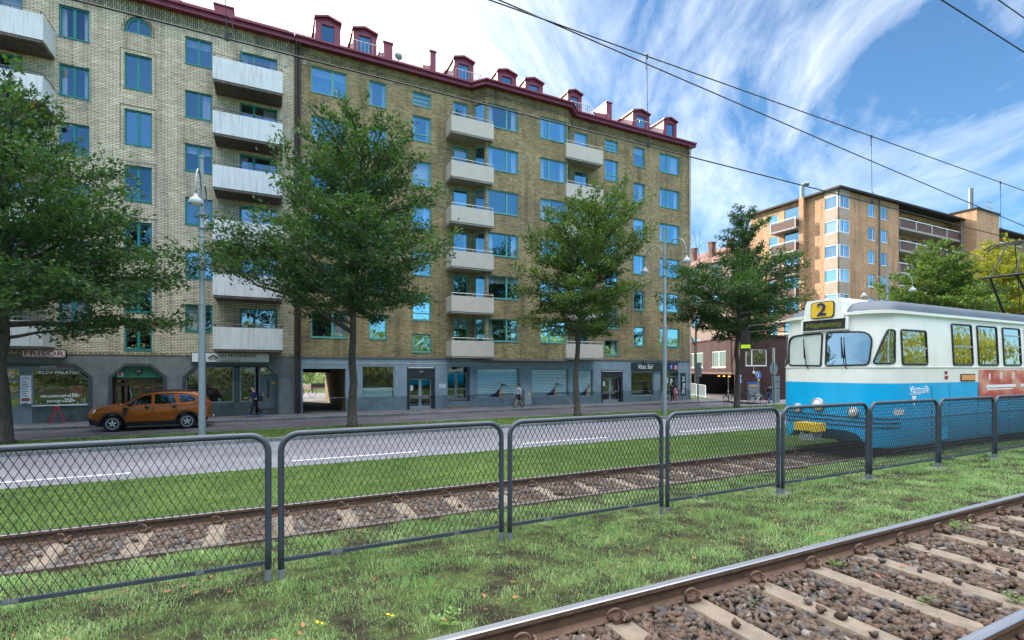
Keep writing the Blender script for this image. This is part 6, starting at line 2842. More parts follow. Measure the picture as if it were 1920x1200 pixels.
def person(label, loc, head, h, legs, arms, top, bottom, shoes, hair, lean=.03, shorts=False, longhair=False, group=None, nod=0):
    """legs: ((thigh, knee), ...) forward swing angles; arms: ((upper, elbow), ...)"""
    t = thing('person', label, 'person', loc, head, group)
    k = h / 1.75
    V, E, Rr = [], [], []

    def v(p, r, par=None):
        V.append(Vector(p) * k)
        Rr.append(tuple(q * k for q in r) if isinstance(r, tuple) else r * k)
        if par is not None:
            E.append((par, len(V) - 1))
        return len(V) - 1
    pel = v((0, 0, .94), (.125, .10))
    abd = v((lean * .3, 0, 1.08), (.115, .09), pel)
    che = v((lean * .8, 0, 1.28), (.145, .105), abd)
    ncb = v((lean, 0, 1.44), (.075, .065), che)
    nck = v((lean * 1.2 + .01, 0, 1.505), .052, ncb)
    hd0 = v((lean * 1.2 + .025 + nod, 0, 1.575), (.066, .078), nck)
    hd1 = v((lean * 1.2 + .02 + nod, 0, 1.66), (.074, .092), hd0)
    hd2 = v((lean * 1.2 + .01 + nod, 0, 1.725), (.05, .06), hd1)
    nose = v((lean * 1.2 + .125 + nod, 0, 1.605), .012, hd0)
    LG, AR = [], []
    for s, (th, kn) in zip((1, -1), legs):
        hip = v((0, s * .085, .90), .088, pel)
        a = R(th)
        kp = (.44 * sin(a), s * .095, .90 - .44 * cos(a))
        b = R(th - kn)
        ap = (kp[0] + .41 * sin(b), s * .095, kp[2] - .41 * cos(b))
        kne = v(kp, .058, hip)
        cal = v(((kp[0] * .6 + ap[0] * .4) - .015, s * .095, kp[2] * .6 + ap[2] * .4), .052, kne)
        ank = v(ap, .036, cal)
        c = b * .8
        toe = v((ap[0] + .15 * cos(c), s * .11, ap[2] - .045 + .15 * sin(c)), .03, ank)
        LG.append((hip, kne, cal, ank, toe, c))
    for s, (up, el) in zip((1, -1), arms):
        sh = v((lean, s * .185, 1.405), .062, ncb)
        a = R(up)
        ep = (lean + .29 * sin(a), s * .225, 1.40 - .29 * cos(a))
        b = R(up + el)
        wp = (ep[0] + .25 * sin(b), s * .215, ep[2] - .25 * cos(b))
        elb = v(ep, .042, sh)
        wr = v(wp, .027, elb)
        pp = (wp[0] + .07 * sin(b), s * .215, wp[2] - .07 * cos(b))
        palm = v(pp, (.03, .018), wr)
        f0 = Vector((sin(b), 0, -cos(b)))
        f1 = Vector((cos(b), 0, sin(b)))
        for i, (o_, l_) in enumerate(((-.026, .075), (-.009, .085), (.009, .08), (.025, .062))):
            q = Vector(pp) + f1 * o_ + f0 * .045
            m1 = v(q, .0085, palm)
            v(q + f0 * l_ * .55 + Vector((0, -s * .015, 0)), .0075, m1)
        q = Vector(wp) + f0 * .03 + f1 * .03
        m1 = v(q, .010, palm)
        v(q + f0 * .035 + f1 * .02, .008, m1)
        AR.append((sh, elb, wr))
    skin_obj('body', V, E, Rr, M['skin'], t)

    def sub_skin(name, ids, grow, m, extra=None, cut=None):
        mp = {i: n for n, i in enumerate(ids)}
        es = [(mp[a], mp[b]) for a, b in E if a in mp and b in mp]
        vs = [V[i] for i in ids]
        rs = []
        for i in ids:
            r = Rr[i]
            g = grow.get(i, .014) * k if isinstance(grow, dict) else grow * k
            rs.append(tuple(q + g for q in r) if isinstance(r, tuple) else r + g)
        return skin_obj(name, vs, es, rs, m, t)
    ids = [pel]
    for (hip, kne, cal, ank, toe, c) in LG:
        ids += [hip, kne] + ([] if shorts else [cal, ank])
    if shorts:
        # shorts end above the knee
        sv = [V[i].copy() for i in ids]
        for (hip, kne, *_r) in LG:
            n = ids.index(kne)
            sv[n] = V[hip].lerp(V[kne], .88)
        mp = {i: n for n, i in enumerate(ids)}
        es = [(mp[a], mp[b]) for a, b in E if a in mp and b in mp]
        skin_obj('shorts', sv, es, [(Rr[i][0] + .02 * k if isinstance(Rr[i], tuple) else Rr[i] + .022 * k) for i in ids], bottom, t)
    else:
        sub_skin('trousers', ids, .016, bottom)
    ids = [abd, che, ncb]
    for (sh, elb, wr) in AR:
        ids += [sh, elb, wr]
    sv = [V[i].copy() for i in ids] + [V[pel] + Vector((0, 0, .02))]
    for (sh, elb, wr) in AR:
        n = ids.index(wr)
        sv[n] = V[elb].lerp(V[wr], .92)
    sv[ids.index(ncb)] = V[che].lerp(V[ncb], .82)
    mp = {i: n for n, i in enumerate(ids)}
    es = [(mp[a], mp[b]) for a, b in E if a in mp and b in mp] + [(mp[abd], len(ids))]
    rs = [tuple(q + .018 * k for q in Rr[i]) if isinstance(Rr[i], tuple) else Rr[i] + .016 * k for i in ids] + [(.14 * k, .115 * k)]
    skin_obj('jacket', sv, es, rs, top, t)
    for (hip, kne, cal, ank, toe, c) in LG:
        A, T = V[ank], V[toe]
        d = Vector((cos(c), 0, sin(c)))
        hl = A - d * .06 * k + Vector((0, 0, -.045 * k))
        skin_obj('shoe', [hl, A + Vector((0, 0, -.04 * k)) + d * .02 * k, T, T + d * .07 * k], [(0, 1), (1, 2), (2, 3)], [.042 * k, .05 * k, .046 * k, .032 * k], shoes, t)
    hx = lean * 1.2 + nod
    hv = [(hx - .02, 0, 1.66), (hx - .015, 0, 1.715), (hx + .035, 0, 1.735), (hx - .055, 0, 1.61)]
    he = [(0, 1), (1, 2), (0, 3)]
    hr = [(.088, .09), (.076, .08), .045, .07]
    if longhair:
        hv += [(hx - .085, 0, 1.50), (hx - .09, 0, 1.38)]
        he += [(3, 4), (4, 5)]
        hr += [(.075, .06), (.06, .04)]
    skin_obj('hair', [Vector(p) * k for p in hv], he, [tuple(q * k for q in r) if isinstance(r, tuple) else r * k for r in hr], hair, t)
    e = MB()
    for s in (-1, 1):
        e.lathe([(0, -.006), (.011, 0), (0, .006)], ((hx + .098) * k, s * .032 * k, 1.655 * k), 8, axis='x')
    e.box((hx + .09) * k, (hx + .104) * k, -.025 * k, .025 * k, 1.565 * k, 1.573 * k)
    e.build('face', M['ink'], t, local=True)
    return t


def cloth(name, c):
    return pm(name, c, .85, .2, 14, objco=True)


M['cl_dark'] = cloth('dark_cloth', (.018, .018, .022))
M['cl_navy'] = cloth('navy_cloth', (.012, .02, .10))
M['cl_blueshoe'] = cloth('bright_blue_shoe', (.02, .14, .62))
M['cl_grey'] = cloth('pale_grey_jersey', (.46, .50, .56))
M['cl_pink'] = cloth('pink_cloth', (.65, .28, .34))
M['cl_magenta'] = cloth('magenta_bag', (.55, .03, .22))
M['cl_floral'] = cloth('flowery_cloth', (.55, .16, .20))
M['cl_jean'] = cloth('blue_jeans', (.03, .09, .22))
M['cl_bag'] = cloth('grey_rucksack', (.09, .10, .085))
M['hair_dark'] = cloth('dark_hair', (.018, .014, .012))
M['hair_grey'] = cloth('greying_hair', (.10, .09, .085))

px_man = (-.72, 28.35, ZB)
person('person in dark jacket and bright blue shoes walking past the grey office door', px_man, R(180), 1.58, ((24, 8), (-14, 22)), ((10, 75), (-16, 30)), M['cl_navy'], M['cl_dark'], M['cl_blueshoe'], M['hair_grey'], lean=.09)
bg = MB()
bg.ext([(.0, -.07, 0), (.34, -.07, -.02), (.36, -.07, .25), (.02, -.07, .28)], (0, .14, 0))
o = thing('shoulder_bag', 'black shoulder bag carried on the back of the person in blue shoes', 'bag', (px_man[0] - .02, 28.58, ZB + .80))
bb = bg.build('bag', M['cl_dark'], o, local=True)
md = bb.modifiers.new('round', 'BEVEL')
md.width = .03
md.segments = 2
bg = MB()
bg.tube([(.30, 0, .25), (.10, -.16, .46), (-.06, -.30, .54), (-.12, -.34, .36)], .014, 5)
bg.build('strap', M['cl_dark'], o, local=True)
person('person in a pale grey sweatshirt and black shorts walking along the pavement', (14.02, 27.75, ZB), R(180), 1.52, ((26, 2), (-20, 16)), ((-18, 14), (14, 22)), M['cl_grey'], M['cl_dark'], M['cl_dark'], M['hair_dark'], lean=.03, shorts=True)
gx, gy_ = fx(1261, 28.3), 28.3
person('person in black with long dark hair standing at the corner shop door', (gx, gy_, ZB), R(100), 1.42, ((5, 3), (-5, 4)), ((5, 12), (-5, 12)), M['cl_dark'], M['cl_dark'], M['cl_dark'], M['hair_dark'], longhair=True)
gx2 = fx(1267.5, 27.7)
person('child in pink top and flowery trousers with a pink rucksack by the corner shop', (gx2, 27.7, ZB), R(110), 1.22, ((12, 4), (-10, 12)), ((8, 12), (-8, 12)), M['cl_pink'], M['cl_floral'], M['sign_white'], M['hair_dark'], longhair=True)
rk = MB()
rk.lathe([(.02, -.16), (.10, -.15), (.12, 0), (.10, .13), (.02, .16)], (0, 0, 0), 10)
o = rk.build('rucksack', M['cl_magenta'], origin=(gx2 + .13, 27.58, ZB + .88))
tag(o, 'small magenta rucksack on the back of the child in pink', 'rucksack')
bx, by = 33.7, 24.9
BZ = .02
person('person in dark top and jeans with a grey rucksack walking by the bicycles', (bx, by, BZ), R(10), 1.42, ((20, 6), (-16, 20)), ((14, 14), (-14, 20)), M['cl_dark'], M['cl_jean'], M['cl_dark'], M['hair_dark'], lean=.05)
rk = MB()
rk.lathe([(.02, -.24), (.14, -.22), (.16, 0), (.14, .17), (.02, .22)], (0, 0, 0), 10)
o = rk.build('rucksack', M['cl_bag'], origin=(bx - .17, by - .03, BZ + 1.0))
tag(o, 'grey rucksack worn by the person walking by the bicycles', 'rucksack')


# ================================================================== bicycles, bollards, signs at the corner
def bicycle(label, loc, rz, fm, basket=True, group=None):
    t = thing('bicycle', label, 'bicycle', loc, rz, group)
    for s in (-1, 1):
        w = MB()
        w.tube([(s * .52 + .33 * cos(a), 0, .34 + .33 * sin(a)) for a in [2 * pi * k / 24 for k in range(24)]], .02, 6, closed=True)
        wo = w.build('wheel', M['rubber'], t, local=True, smooth=True)
        sp = MB()
        for k in range(9):
            a = 2 * pi * k / 9
            sp.tube([(s * .52, 0, .34), (s * .52 + .32 * cos(a), 0, .34 + .32 * sin(a))], .004, 3)
        sp.lathe([(.035, -.04), (.035, .04)], (s * .52, 0, .34), 8, axis='y')
        sp.build('spokes', M['rail_grey'], wo, local=True)
    f = MB()
    for a, b_ in (((-.52, 0, .34), (-.12, 0, .30)), ((-.12, 0, .30), (-.2, 0, .82)), ((-.52, 0, .34), (-.18, 0, .72)), ((-.12, 0, .30), (.36, 0, .72)), ((-.18, 0, .72), (.34, 0, .82)), ((.52, 0, .34), (.33, 0, .98))):
        f.tube([a, b_], .018, 6)
    f.build('frame', fm, t, local=True)
    b_ = MB()
    b_.tube([(.22, -.28, 1.06), (.30, -.2, 1.05), (.34, 0, 1.0), (.30, .2, 1.05), (.22, .28, 1.06)], .014, 6)
    b_.build('handlebar', M['black'], t, local=True)
    s_ = MB()
    s_.ext([(-.34, -.09, .86), (-.06, -.02, .88), (-.06, .02, .88), (-.34, .09, .86)], (0, 0, .05))
    s_.build('saddle', M['black'], t, local=True)
    m_ = MB()
    m_.tube([(-.52 + .38 * cos(a), 0, .34 + .38 * sin(a)) for a in [R(20 + 14 * k) for k in range(11)]], .02, 5)
    m_.bar((-.62, 0, .74), (-.2, 0, .74), .12, .015)
    m_.build('mudguard', M['black'], t, local=True)
    if basket:
        k = MB()
        for (x0, x1, y0, y1, z0, z1) in ((.38, .66, -.16, -.15, .80, 1.0), (.38, .66, .15, .16, .80, 1.0), (.38, .39, -.15, .15, .80, 1.0), (.65, .66, -.15, .15, .80, 1.0), (.38, .66, -.16, .16, .79, .80)):
            k.box(x0, x1, y0, y1, z0, z1)
        k.build('basket', M['black'], t, local=True)
    return t


GB = 'bicycles parked at the corner'
bicycle('black bicycle leaning behind the trunk of the thin-topped oak', (fx(1369, 25.2), 25.2, .02), R(8), M['black'], False, GB)
bicycle('dark bicycle with an orange reflector just right of the oak trunk', (fx(1396, 25.5), 25.5, -.02), R(-14), M['cl_dark'], False, GB)
bicycle('pale framed bicycle with a black front basket beside the walking person', (fx(1421, 25.0), 25.0, -.06), R(-6), M['rail_grey'], True, GB)
for px, lb in ((1314, 'dark bollard nearest the house corner'), (1335, 'dark bollard, middle of the three at the corner'), (1354, 'dark bollard just left of the parked bicycles'), (1410, 'dark bollard between two parked bicycles')):
    x = fx(px, 26.4)
    b = MB()
    b.lathe([(.07, 0), (.06, .06), (.05, .10), (.05, .80), (.07, .82), (.07, .88), (.05, .95), (.0, .98)], (0, 0, 0), 10)
    o = b.build('bollard', M['sign_back'], origin=(x, 26.4, .02))
    tag(autosmooth(o), lb, 'bollard', 'bollards at the corner')

# street-name post
x = fx(1309, 25.3)
o = thing('street_sign', 'grey post with dark green plates seen edge-on at the house corner', 'street sign', (x, 25.3, .05))
b = MB()
b.lathe([(.05, 0), (.045, .02), (.04, 3.0), (.0, 3.02)], (0, 0, 0), 10)
b.build('post', M['pole'], o, local=True)
b = MB()
b.box(-.16, .30, -.02, .02, 2.0, 3.0)
b.build('plate', M['sign_back'], o, local=True)
b = MB()
b.box(.12, .24, -.028, -.021, 2.72, 2.86)
b.box(.12, .24, -.028, -.021, 2.06, 2.14)
b.build('plate_marks', M['sign_white'], o, local=True)
# round sign seen from behind with a louvred plate
x = fx(1452, 21.3)
o = thing('traffic_sign', 'back of a round grey traffic sign with grey plates below it', 'traffic sign', (x, 21.3, .15))
b = MB()
b.tube([(.06, 0, 0), (-.03, 0, 2.86)], .035, 8)
b.build('post', M['alu'], o, local=True)
b = MB()
b.lathe([(.0, .02), (.40, .02), (.40, .05), (.0, .05)], (-.03, 0, 2.46), 28, axis='y')
b.build('round_plate', M['sign_back'], o, local=True)
for i, (z0, z1) in enumerate(((1.62, 2.0), (1.2, 1.58), (.25, 1.15))):
    b = MB()
    b.box(-.16, .60, .05, .075, z0, z1)
    b.box(-.16, .60, .04, .0495, (z0 + z1) / 2 - .02, (z0 + z1) / 2 + .02)
    b.build('plate', M['sign_back'], o, local=True)
# blue cycle sign
x = fx(1421, 27.2)
o = thing('traffic_sign', 'round blue traffic sign with a white figure by the brown garage wall', 'traffic sign', (x, 27.2, -.05))
b = MB()
b.tube([(0, 0, 0), (0, 0, 2.5)], .03, 8)
b.build('post', M['pole'], o, local=True)
b = MB()
b.lathe([(.0, -.06), (.30, -.06), (.30, -.035), (.0, -.035)], (0, 0, 2.15), 24, axis='y')
b.lathe([(.0, -.064), (.285, -.064), (.285, -.061), (.0, -.061)], (0, 0, 2.15), 24, axis='y', mi=1)
b.build('round_plate', [M['sign_white'], M['blue_sign']], o, local=True)
b = MB()
b.lathe([(.0, -.068), (.04, -.068), (.04, -.0645)], (0, 0, 2.27), 10, axis='y')
b.box(-.03, .05, -.068, -.0645, 2.06, 2.22)
b.box(-.06, -.0, -.068, -.0645, 1.98, 2.08)
b.build('figure_mark', M['ink_white'], o, local=True)
b = MB()
b.box(-.04, .14, -.06, -.04, 1.68, 1.82)
b.build('small_plate', M['yellow'], o, local=True)
x = fx(1388, 27.5)
o = thing('parking_sign', 'small blue parking sign with white lettering left of the steel door', 'parking sign', (x, 27.5, 0))
b = MB()
b.tube([(0, .02, -.1), (0, .02, 2.2)], .025, 8)
b.build('post', M['pole'], o, local=True)
b = MB()
b.box(-.12, .12, -.02, -.005, 1.42, 2.12)
b.build('plate', M['blue_sign'], o, local=True)
text('P', .26, (x + .0, 27.5 - .024, 2.0), FRONT, M['ink_white'], o, bold=.008)
b = MB()
for z in (1.75, 1.62, 1.5):
    b.box(-.09, .09, -.023, -.0205, z, z + .06)
b.build('text_lines', M['ink_white'], o, local=True)

# ================================================================== brown garage block on the corner
GB_ = thing('garage_block', 'low brown brick garage block with a dark car entrance behind the bicycles', 'building', (41.4, 33.8, -.5))
P1, P2, P3, P4_ = (46.9, 45.8), (41.4, 33.8), (43.7, 32.1), (90.0, 32.1)
g1, g2, g3 = Pl(P1, P2), Pl(P2, P3), Pl(P3, P4_)


def hit(P, px, py):
    """where the sight line through the surveyed point meets plane P -> (s, z)"""
    r = ray(px)
    dx, dy = SN + r * CS, CS - r * SN
    # solve p0 + d*s = t*(dx,dy)
    a, b_, c, d_ = P.d.x, -dx, P.d.y, -dy
    det = a * d_ - b_ * c
    ex, ey = -P.p0.x, -P.p0.y
    s = (ex * d_ - b_ * ey) / det
    t = (a * ey - c * ex) / det
    return s, CAMZ + (HOR - py) / FPX * t


ZB2 = -.55
ZT2 = 5.8
w = MB()
h1 = []
for a, c, t, bt in ((1294, 1318, 659, 677), (1334, 1361, 656, 674)):
    s0, zz0 = hit(g1, a, bt + 1)
    s1, zz1 = hit(g1, c, t)
    h1.append((s0, s1, 2.75, 4.55))
gs0, _ = hit(g1, 1292, 700)
gs1, _ = hit(g1, 1377, 700)
gar = (gs0 - 1.5, gs1, ZB2, 2.35)
g1.wall(w, ZB2, ZT2, h1 + [gar], reveal=.35)
s0, _ = hit(g2, 1398, 660)
s1, _ = hit(g2, 1438, 660)
h2 = (s0 if s0 > .1 else .3, min(s1, g2.L - .2), 2.9, 4.55)
g2.wall(w, ZB2, ZT2, [h2])
s0, _ = hit(g3, 1448.5, 660)
s1, _ = hit(g3, 1454, 660)
h3 = (s0, s1, 2.7, 4.7)
g3.wall(w, ZB2, ZT2, [h3])
w.add([(P1[0], P1[1], ZT2), (P2[0], P2[1], ZT2), (P3[0], P3[1], ZT2), (P4_[0], P4_[1], ZT2), (90, 46, ZT2)], [(0, 1, 2, 3, 4)])
w.build('wall', M['brick_brown'], GB_)
for P, hs, cs in ((g1, h1[:1], (.45,)), (g1, h1[1:], (.5,)), (g2, [h2], (.3,)), (g3, [h3], ())):
    for h in hs:
        window(GB_, P, *h, cols=cs, fm='white', gm='glass_dark', fw=.09, set_=.06, curtain='full' if P is g2 else None)
cp = MB()
for P in (g1, g2, g3):
    P.box(cp, -.1, P.L + .1, ZT2, ZT2 + .12, -.12, .1)
cp.build('roof_edge', M['burg_dark'], GB_)
ib = MB()
for P in (g1, g2, g3):
    P.box(ib, 0 if P is not g2 else .2, P.L - .2, 2.5, 5.5, .9, .95)
P = g1
P.box(ib, -.8, gar[1] + .5, ZB2, 2.5, 7.0, 7.1)
P.box(ib, -.8, -.7, ZB2, 2.5, .0, 7.0)
ib.build('interior_backing', M['interior'], GB_)
gi = MB()
P.box(gi, gar[0], gar[1], 2.05, 2.34, .05, .2)
gi.build('entrance_beam', M['brown_panel'], GB_)
gi = MB()
P.box(gi, gar[1] - .06, gar[1], ZB2, 2.05, .10, 4.0)
gi.build('entrance_jamb', M['white'], GB_)
gi = MB()
P.box(gi, gar[0], gar[1], 2.36, 2.40, .3, 7.0)
gi.build('entrance_ceiling', M['soffit'], GB_)
for q in (.42, .62):
    gi = MB()
    s = gar[0] + (gar[1] - gar[0]) * q
    P.box(gi, s - .05, s + .05, ZB2, 2.3, 3.0, 3.1)
    gi.build('entrance_post', M['rail_grey'], GB_)
M['garage_lamp'] = emis('garage_lamp_glow', (1.0, .45, .05), 2.0)
for q in (.30, .40, .50):
    gi = MB()
    s = gar[0] + (gar[1] - gar[0]) * q
    P.box(gi, s, s + .35, 1.72, 1.82, 2.5, 2.6)
    gi.build('warning_lamp', M['garage_lamp'], GB_)
sd = MB()
s0, _ = hit(g2, 1402, 700)
s1, _ = hit(g2, 1424, 700)
g2.box(sd, s0, s1, ZB2, 1.35, -.03, .02)
so_ = sd.build('steel_door', M['door_grey'], GB_)
sd = MB()
g2.box(sd, s0 + .05, s1 - .05, 1.1, 1.32, -.042, -.031)
sd.build('door_plate', M['blue_sign'], so_)
sd = MB()
g2.box(sd, s0 + .2, s1 - .25, .92, 1.06, -.042, -.031)
sd.build('door_plate', M['yellow'], so_)
wl_ = MB()
s0, zz = hit(g2, 1412, 694)
p = g2.pt(s0, 2.35, -.25)
wl_.tube([g2.pt(s0, 2.75, 0), g2.pt(s0, 2.75, -.25), p], .02, 5)
wl_.lathe([(.05, .05), (.12, -.02), (.12, -.2), (.0, -.22)], p, 10)
wl_.build('wall_lamp', M['sign_white'], GB_)
# ramp parapet railing, grass bank
rl = thing('ramp_railing', 'white steel railing of the garage ramp behind the house corner', 'railing', (38, 38, 0))
b = MB()
ra, rb_ = Vector((fx(1290, 38), 38, -.1)), Vector((fx(1323, 36.0), 36.0, -.3))
for z in (.15, 1.25):
    b.bar(ra + Vector((0, 0, z)), rb_ + Vector((0, 0, z)), .05, .06)
for k in range(3):
    p = ra.lerp(rb_, k / 2)
    b.bar(p, p + Vector((0, 0, 1.25)), .05, .05, up=(0, 1, 0))
b.build('frame', M['white'], rl)
b = MB()
b.ext([ra + Vector((0, 0, .2)), rb_ + Vector((0, 0, .2)), rb_ + Vector((0, 0, 1.2)), ra + Vector((0, 0, 1.2))], (.0, .03, 0))
b.build('infill_panel', M['pole'], rl)
b = MB()
b.add([(31.2, 29.0, .12), (33.5, 28.2, .02), (38.5, 36.0, -.2), (36.5, 41, .25), (31.2, 38.5, .35)], [(0, 1, 2, 3, 4)])
tag(b.build('lawn', M['turf']), kind='structure')

# ================================================================== orange brick flats
OT = thing('apartment_building', 'orange brick block of flats with brown balconies, a glazed corner and long access galleries', 'apartment building', (57.7, 34, -.5))
TX0, TY0 = 57.7, 34.0
EZ = 23.0
FH = 2.79
tl = Pl((TX0, 45.4), (TX0, TY0))
tr_ = Pl((TX0, TY0), (70.0, TY0))


def tls(px):
    return hit(tl, px, 500)[0]


wt = MB()
hL, hR = [], []
for i in range(7):
    zt = EZ - .75 - FH * i
    hL.append((tls(1441.5), tls(1459), zt - 1.55, zt))
    for a, c in ((1628, 1641), (1652, 1664.5)):
        hR.append((fx(a, TY0) - TX0, fx(c, TY0) - TX0, zt - 1.55, zt))
tl.wall(wt, -.5, EZ, hL)
tr_.wall(wt, -.5, EZ, hR)
# recessed wall behind the galleries, and the far part
xg0, xg1 = 70.0, fx(1798, TY0)
xs0, xs1 = fx(1803, TY0), fx(1857, TY0 - 2)
pg = Pl((xg0, TY0 + 1.5), (120, TY0 + 1.5))
pg.wall(wt, -.5, EZ)
ce = Pl((xg0, TY0), (xg0, TY0 + 1.5))
ce.wall(wt, -.5, EZ)
wt.box(xs0 - .2, xs0 + 6.3, TY0 - 1.7, TY0 + 1.5, -.5, EZ + 1.2)
wt.build('wall', M['brick_orange'], OT)
for P, hs in ((tl, hL), (tr_, hR)):
    for h in hs:
        window(OT, P, *h, cols=(.7,) if P is tr_ else (), fm='white', fw=.08, bar=.04, set_=.06, curtain=random.choice([None, 'full', None, 'left']))
ib = MB()
tr_.box(ib, .3, tr_.L - .1, 0, EZ - .3, .6, .65)
tl.box(ib, .1, tl.L - .3, 0, EZ - .3, .6, .65)
ib.build('room_backing', M['interior'], OT)
# glazed corner bay
cbw = tls(1547)
for i in range(7):
    zt = EZ - .62 - FH * i
    for P, a, b_ in ((tl, cbw, tl.L - .0), (tr_, 0.0, fx(1590, TY0) - TX0)):
        s = MB()
        P.box(s, a, b_, zt - FH + .02, zt - 1.5, -.16, -.02)
        s.build('spandrel_panel', M['tan_panel'], OT)
        # glazing proud of the wall
        f = MB()
        for q in ((a, a + .1), (b_ - .1, b_), ((a * .6 + b_ * .4) - .04 if P is tr_ else (a + .02), (a * .6 + b_ * .4) + .04 if P is tr_ else a + .09)):
            P.box(f, q[0], q[1], zt - 1.49, zt - .02, -.15, -.04)
        P.box(f, a + .1, b_ - .1, zt - 1.49, zt - 1.40, -.148, -.042)
        P.box(f, a + .1, b_ - .1, zt - .11, zt - .02, -.148, -.042)
        fo = f.build('window', M['white'], OT)
        g = MB()
        g.add([P.pt(a + .05, zt - 1.45, -.09), P.pt(b_ - .05, zt - 1.45, -.09), P.pt(b_ - .05, zt - .05, -.09), P.pt(a + .05, zt - .05, -.09)], [(0, 1, 2, 3)])
        g.build('pane', M['glass'], fo)
        if i in (1, 3, 4):
            c = MB()
            P.box(c, a + .08, b_ - .08, zt - 1.4, zt - .1, -.06, -.05)
            c.build('curtain', M['curtain'], fo)
s = MB()
for P, a, b_ in ((tl, cbw, tl.L), (tr_, 0.0, fx(1590, TY0) - TX0)):
    P.box(s, a, b_, EZ - .62, EZ, -.16, -.02)
s.build('spandrel_panel', M['tan_panel'], OT)
# balconies on the left face
pb0, pb1 = tls(1455.5), tls(1503)
pier = MB()
tl.box(pier, tls(1503), tls(1512), -.5, EZ + .2, -.55, .0)
pier.build('pier', M['brick_orange'], OT)
fl = MB()
fp_ = tl.pt(tls(1507), 0, -.3)
fl.tube([(fp_[0], fp_[1], EZ - .3), (fp_[0], fp_[1], EZ + 1.5), (fp_[0] + .1, fp_[1] - .1, EZ + 1.8), (fp_[0] + .5, fp_[1] - .5, EZ + 1.85)], .26, 10)
fl.build('flue_pipe', M['pole'], OT)


def p_balcony(P, a, b_, zb, dep=1.15):
    o = MB()
    P.box(o, a, b_, zb, zb + .98, -dep, -dep + .08)
    P.box(o, a, a + .08, zb, zb + .98, -dep + .08, 0)
    P.box(o, b_ - .08, b_, zb, zb + .98, -dep + .08, 0)
    k = o.build('balcony', M['brown_panel'], OT)
    s = MB()
    P.box(s, a - .03, b_ + .03, zb - .16, zb + .03, -dep - .03, 0)
    s.build('floor_slab', M['soffit_light'], k)
    r = MB()
    P.box(r, a, b_, zb + 1.14, zb + 1.22, -dep - .02, -dep + .06)
    for q in (a, b_ - .06):
        P.box(r, q, q + .06, zb + .0, zb + 1.14, -dep - .025, -dep - .002)
        P.box(r, q, q + .06, zb + 1.14, zb + 1.22, -dep + .06, 0)
    r.build('railing', M['white'], k)


for i in range(7):
    zt = EZ - .75 - FH * i
    p_balcony(tl, pb0, pb1, zt - 2.55)
    d_ = MB()
    tl.box(d_, pb0 + 1.1, pb1 - .1, zt - 2.3, zt + .25, -.012, .0)
    do = d_.build('balcony_door', M['underframe'], OT)
    g = MB()
    g.add([tl.pt(pb0 + 1.25, zt - 2.2, -.03), tl.pt(pb1 - .3, zt - 2.2, -.03), tl.pt(pb1 - .3, zt + .1, -.03), tl.pt(pb0 + 1.25, zt + .1, -.03)], [(0, 1, 2, 3)])
    g.build('pane', M['glass'], do)
# access galleries
def gallery(x0, x1, zt, first):
    P = Pl((x0, TY0), (x1, TY0))
    o = MB()
    P.box(o, 0, P.L, zt - 2.45, zt - 1.55, -.05, .05)
    k = o.build('gallery', M['brown_panel'], OT)
    s = MB()
    P.box(s, 0, P.L, zt - 2.72, zt - 2.46, -.08, 1.5)
    s.build('floor_slab', M['soffit_light'], k)
    r = MB()
    P.box(r, 0, P.L, zt - 1.40, zt - 1.30, -.06, .06)
    n = int(P.L / 3.1)
    for i in range(n + 1):
        q = P.L * i / n
        P.box(r, max(0, q - .05), min(P.L, q + .05), zt - 2.5, zt - 1.40, -.07, -.051)
    r.build('railing', M['white'], k)
    n = int(P.L / 2.4)
    for i in range(n):
        d_ = MB()
        q = 1.0 + P.L / n * i
        P.box(d_, q, q + (.9 if i % 2 else 1.2), zt - (2.4 if i % 2 else 1.5), zt - .35, 1.44, 1.498)
        d_.build('flat_door', M['black_stone'], k)
    for i in range(0, n, 2):
        lm_ = MB()
        q = .6 + P.L / n * i
        c = P.pt(q, zt - .6, 1.42)
        lm_.lathe([(0, -.1), (.1, -.08), (.14, 0), (.1, .05)], c, 10, axis='y')
        lm_.build('wall_lamp', M['sign_white'], k)


for i in range(6):
    gallery(70.1, xs0 - .25, EZ - .25 - FH * i, i == 0)
    gallery(xs0 + 6.4, 118, EZ - .25 - FH * i, i == 0)
rf = MB()
ov = .5
rf.box(TX0 - ov, xs0 - .2, TY0 - ov, 46, EZ + .0, EZ + .22)
rf.box(xs0 + 6.3, 120, TY0 - ov, 46, EZ + .0, EZ + .22)
rf.box(xs0 - .2, xs0 + 6.3, TY0 + 1.5, 46, EZ, EZ + .22)
rf.box(xs0 - .35, xs0 + 6.45, TY0 - 1.85, TY0 + 2, EZ + 1.2, EZ + 1.4)
rf.add([(TX0 - ov, TY0 - ov, EZ + .22), (xs0 - .2, TY0 - ov, EZ + .22), (xs0 - .2, 40, EZ + 1.0), (TX0 + 5, 40, EZ + 1.0)], [(0, 1, 2, 3)])
rf.build('roof', M['underframe'], OT)
dp = MB()
for x, y in ((fx(1648, TY0), TY0 - .1), (xs0 - .6, TY0 - .2)):
    dp.tube([(x, y, EZ), (x, y, 0)], .09, 6)
dp.build('downpipe', M['sign_back'], OT)
ch = MB()
x = fx(1822, TY0 - .3)
ch.lathe([(.28, 0), (.28, 3.4), (.2, 3.45)], (x, TY0 - .2, EZ + 1.4), 10)
ch.build('flue_pipe', M['sign_back'], OT)
ch = MB()
for dx in (1.6, 2.6, 3.4):
    ch.tube([(x + dx, TY0 - 1.2, EZ + 1.4), (x + dx, TY0 - 1.2, EZ + 3.0)], .04, 5)
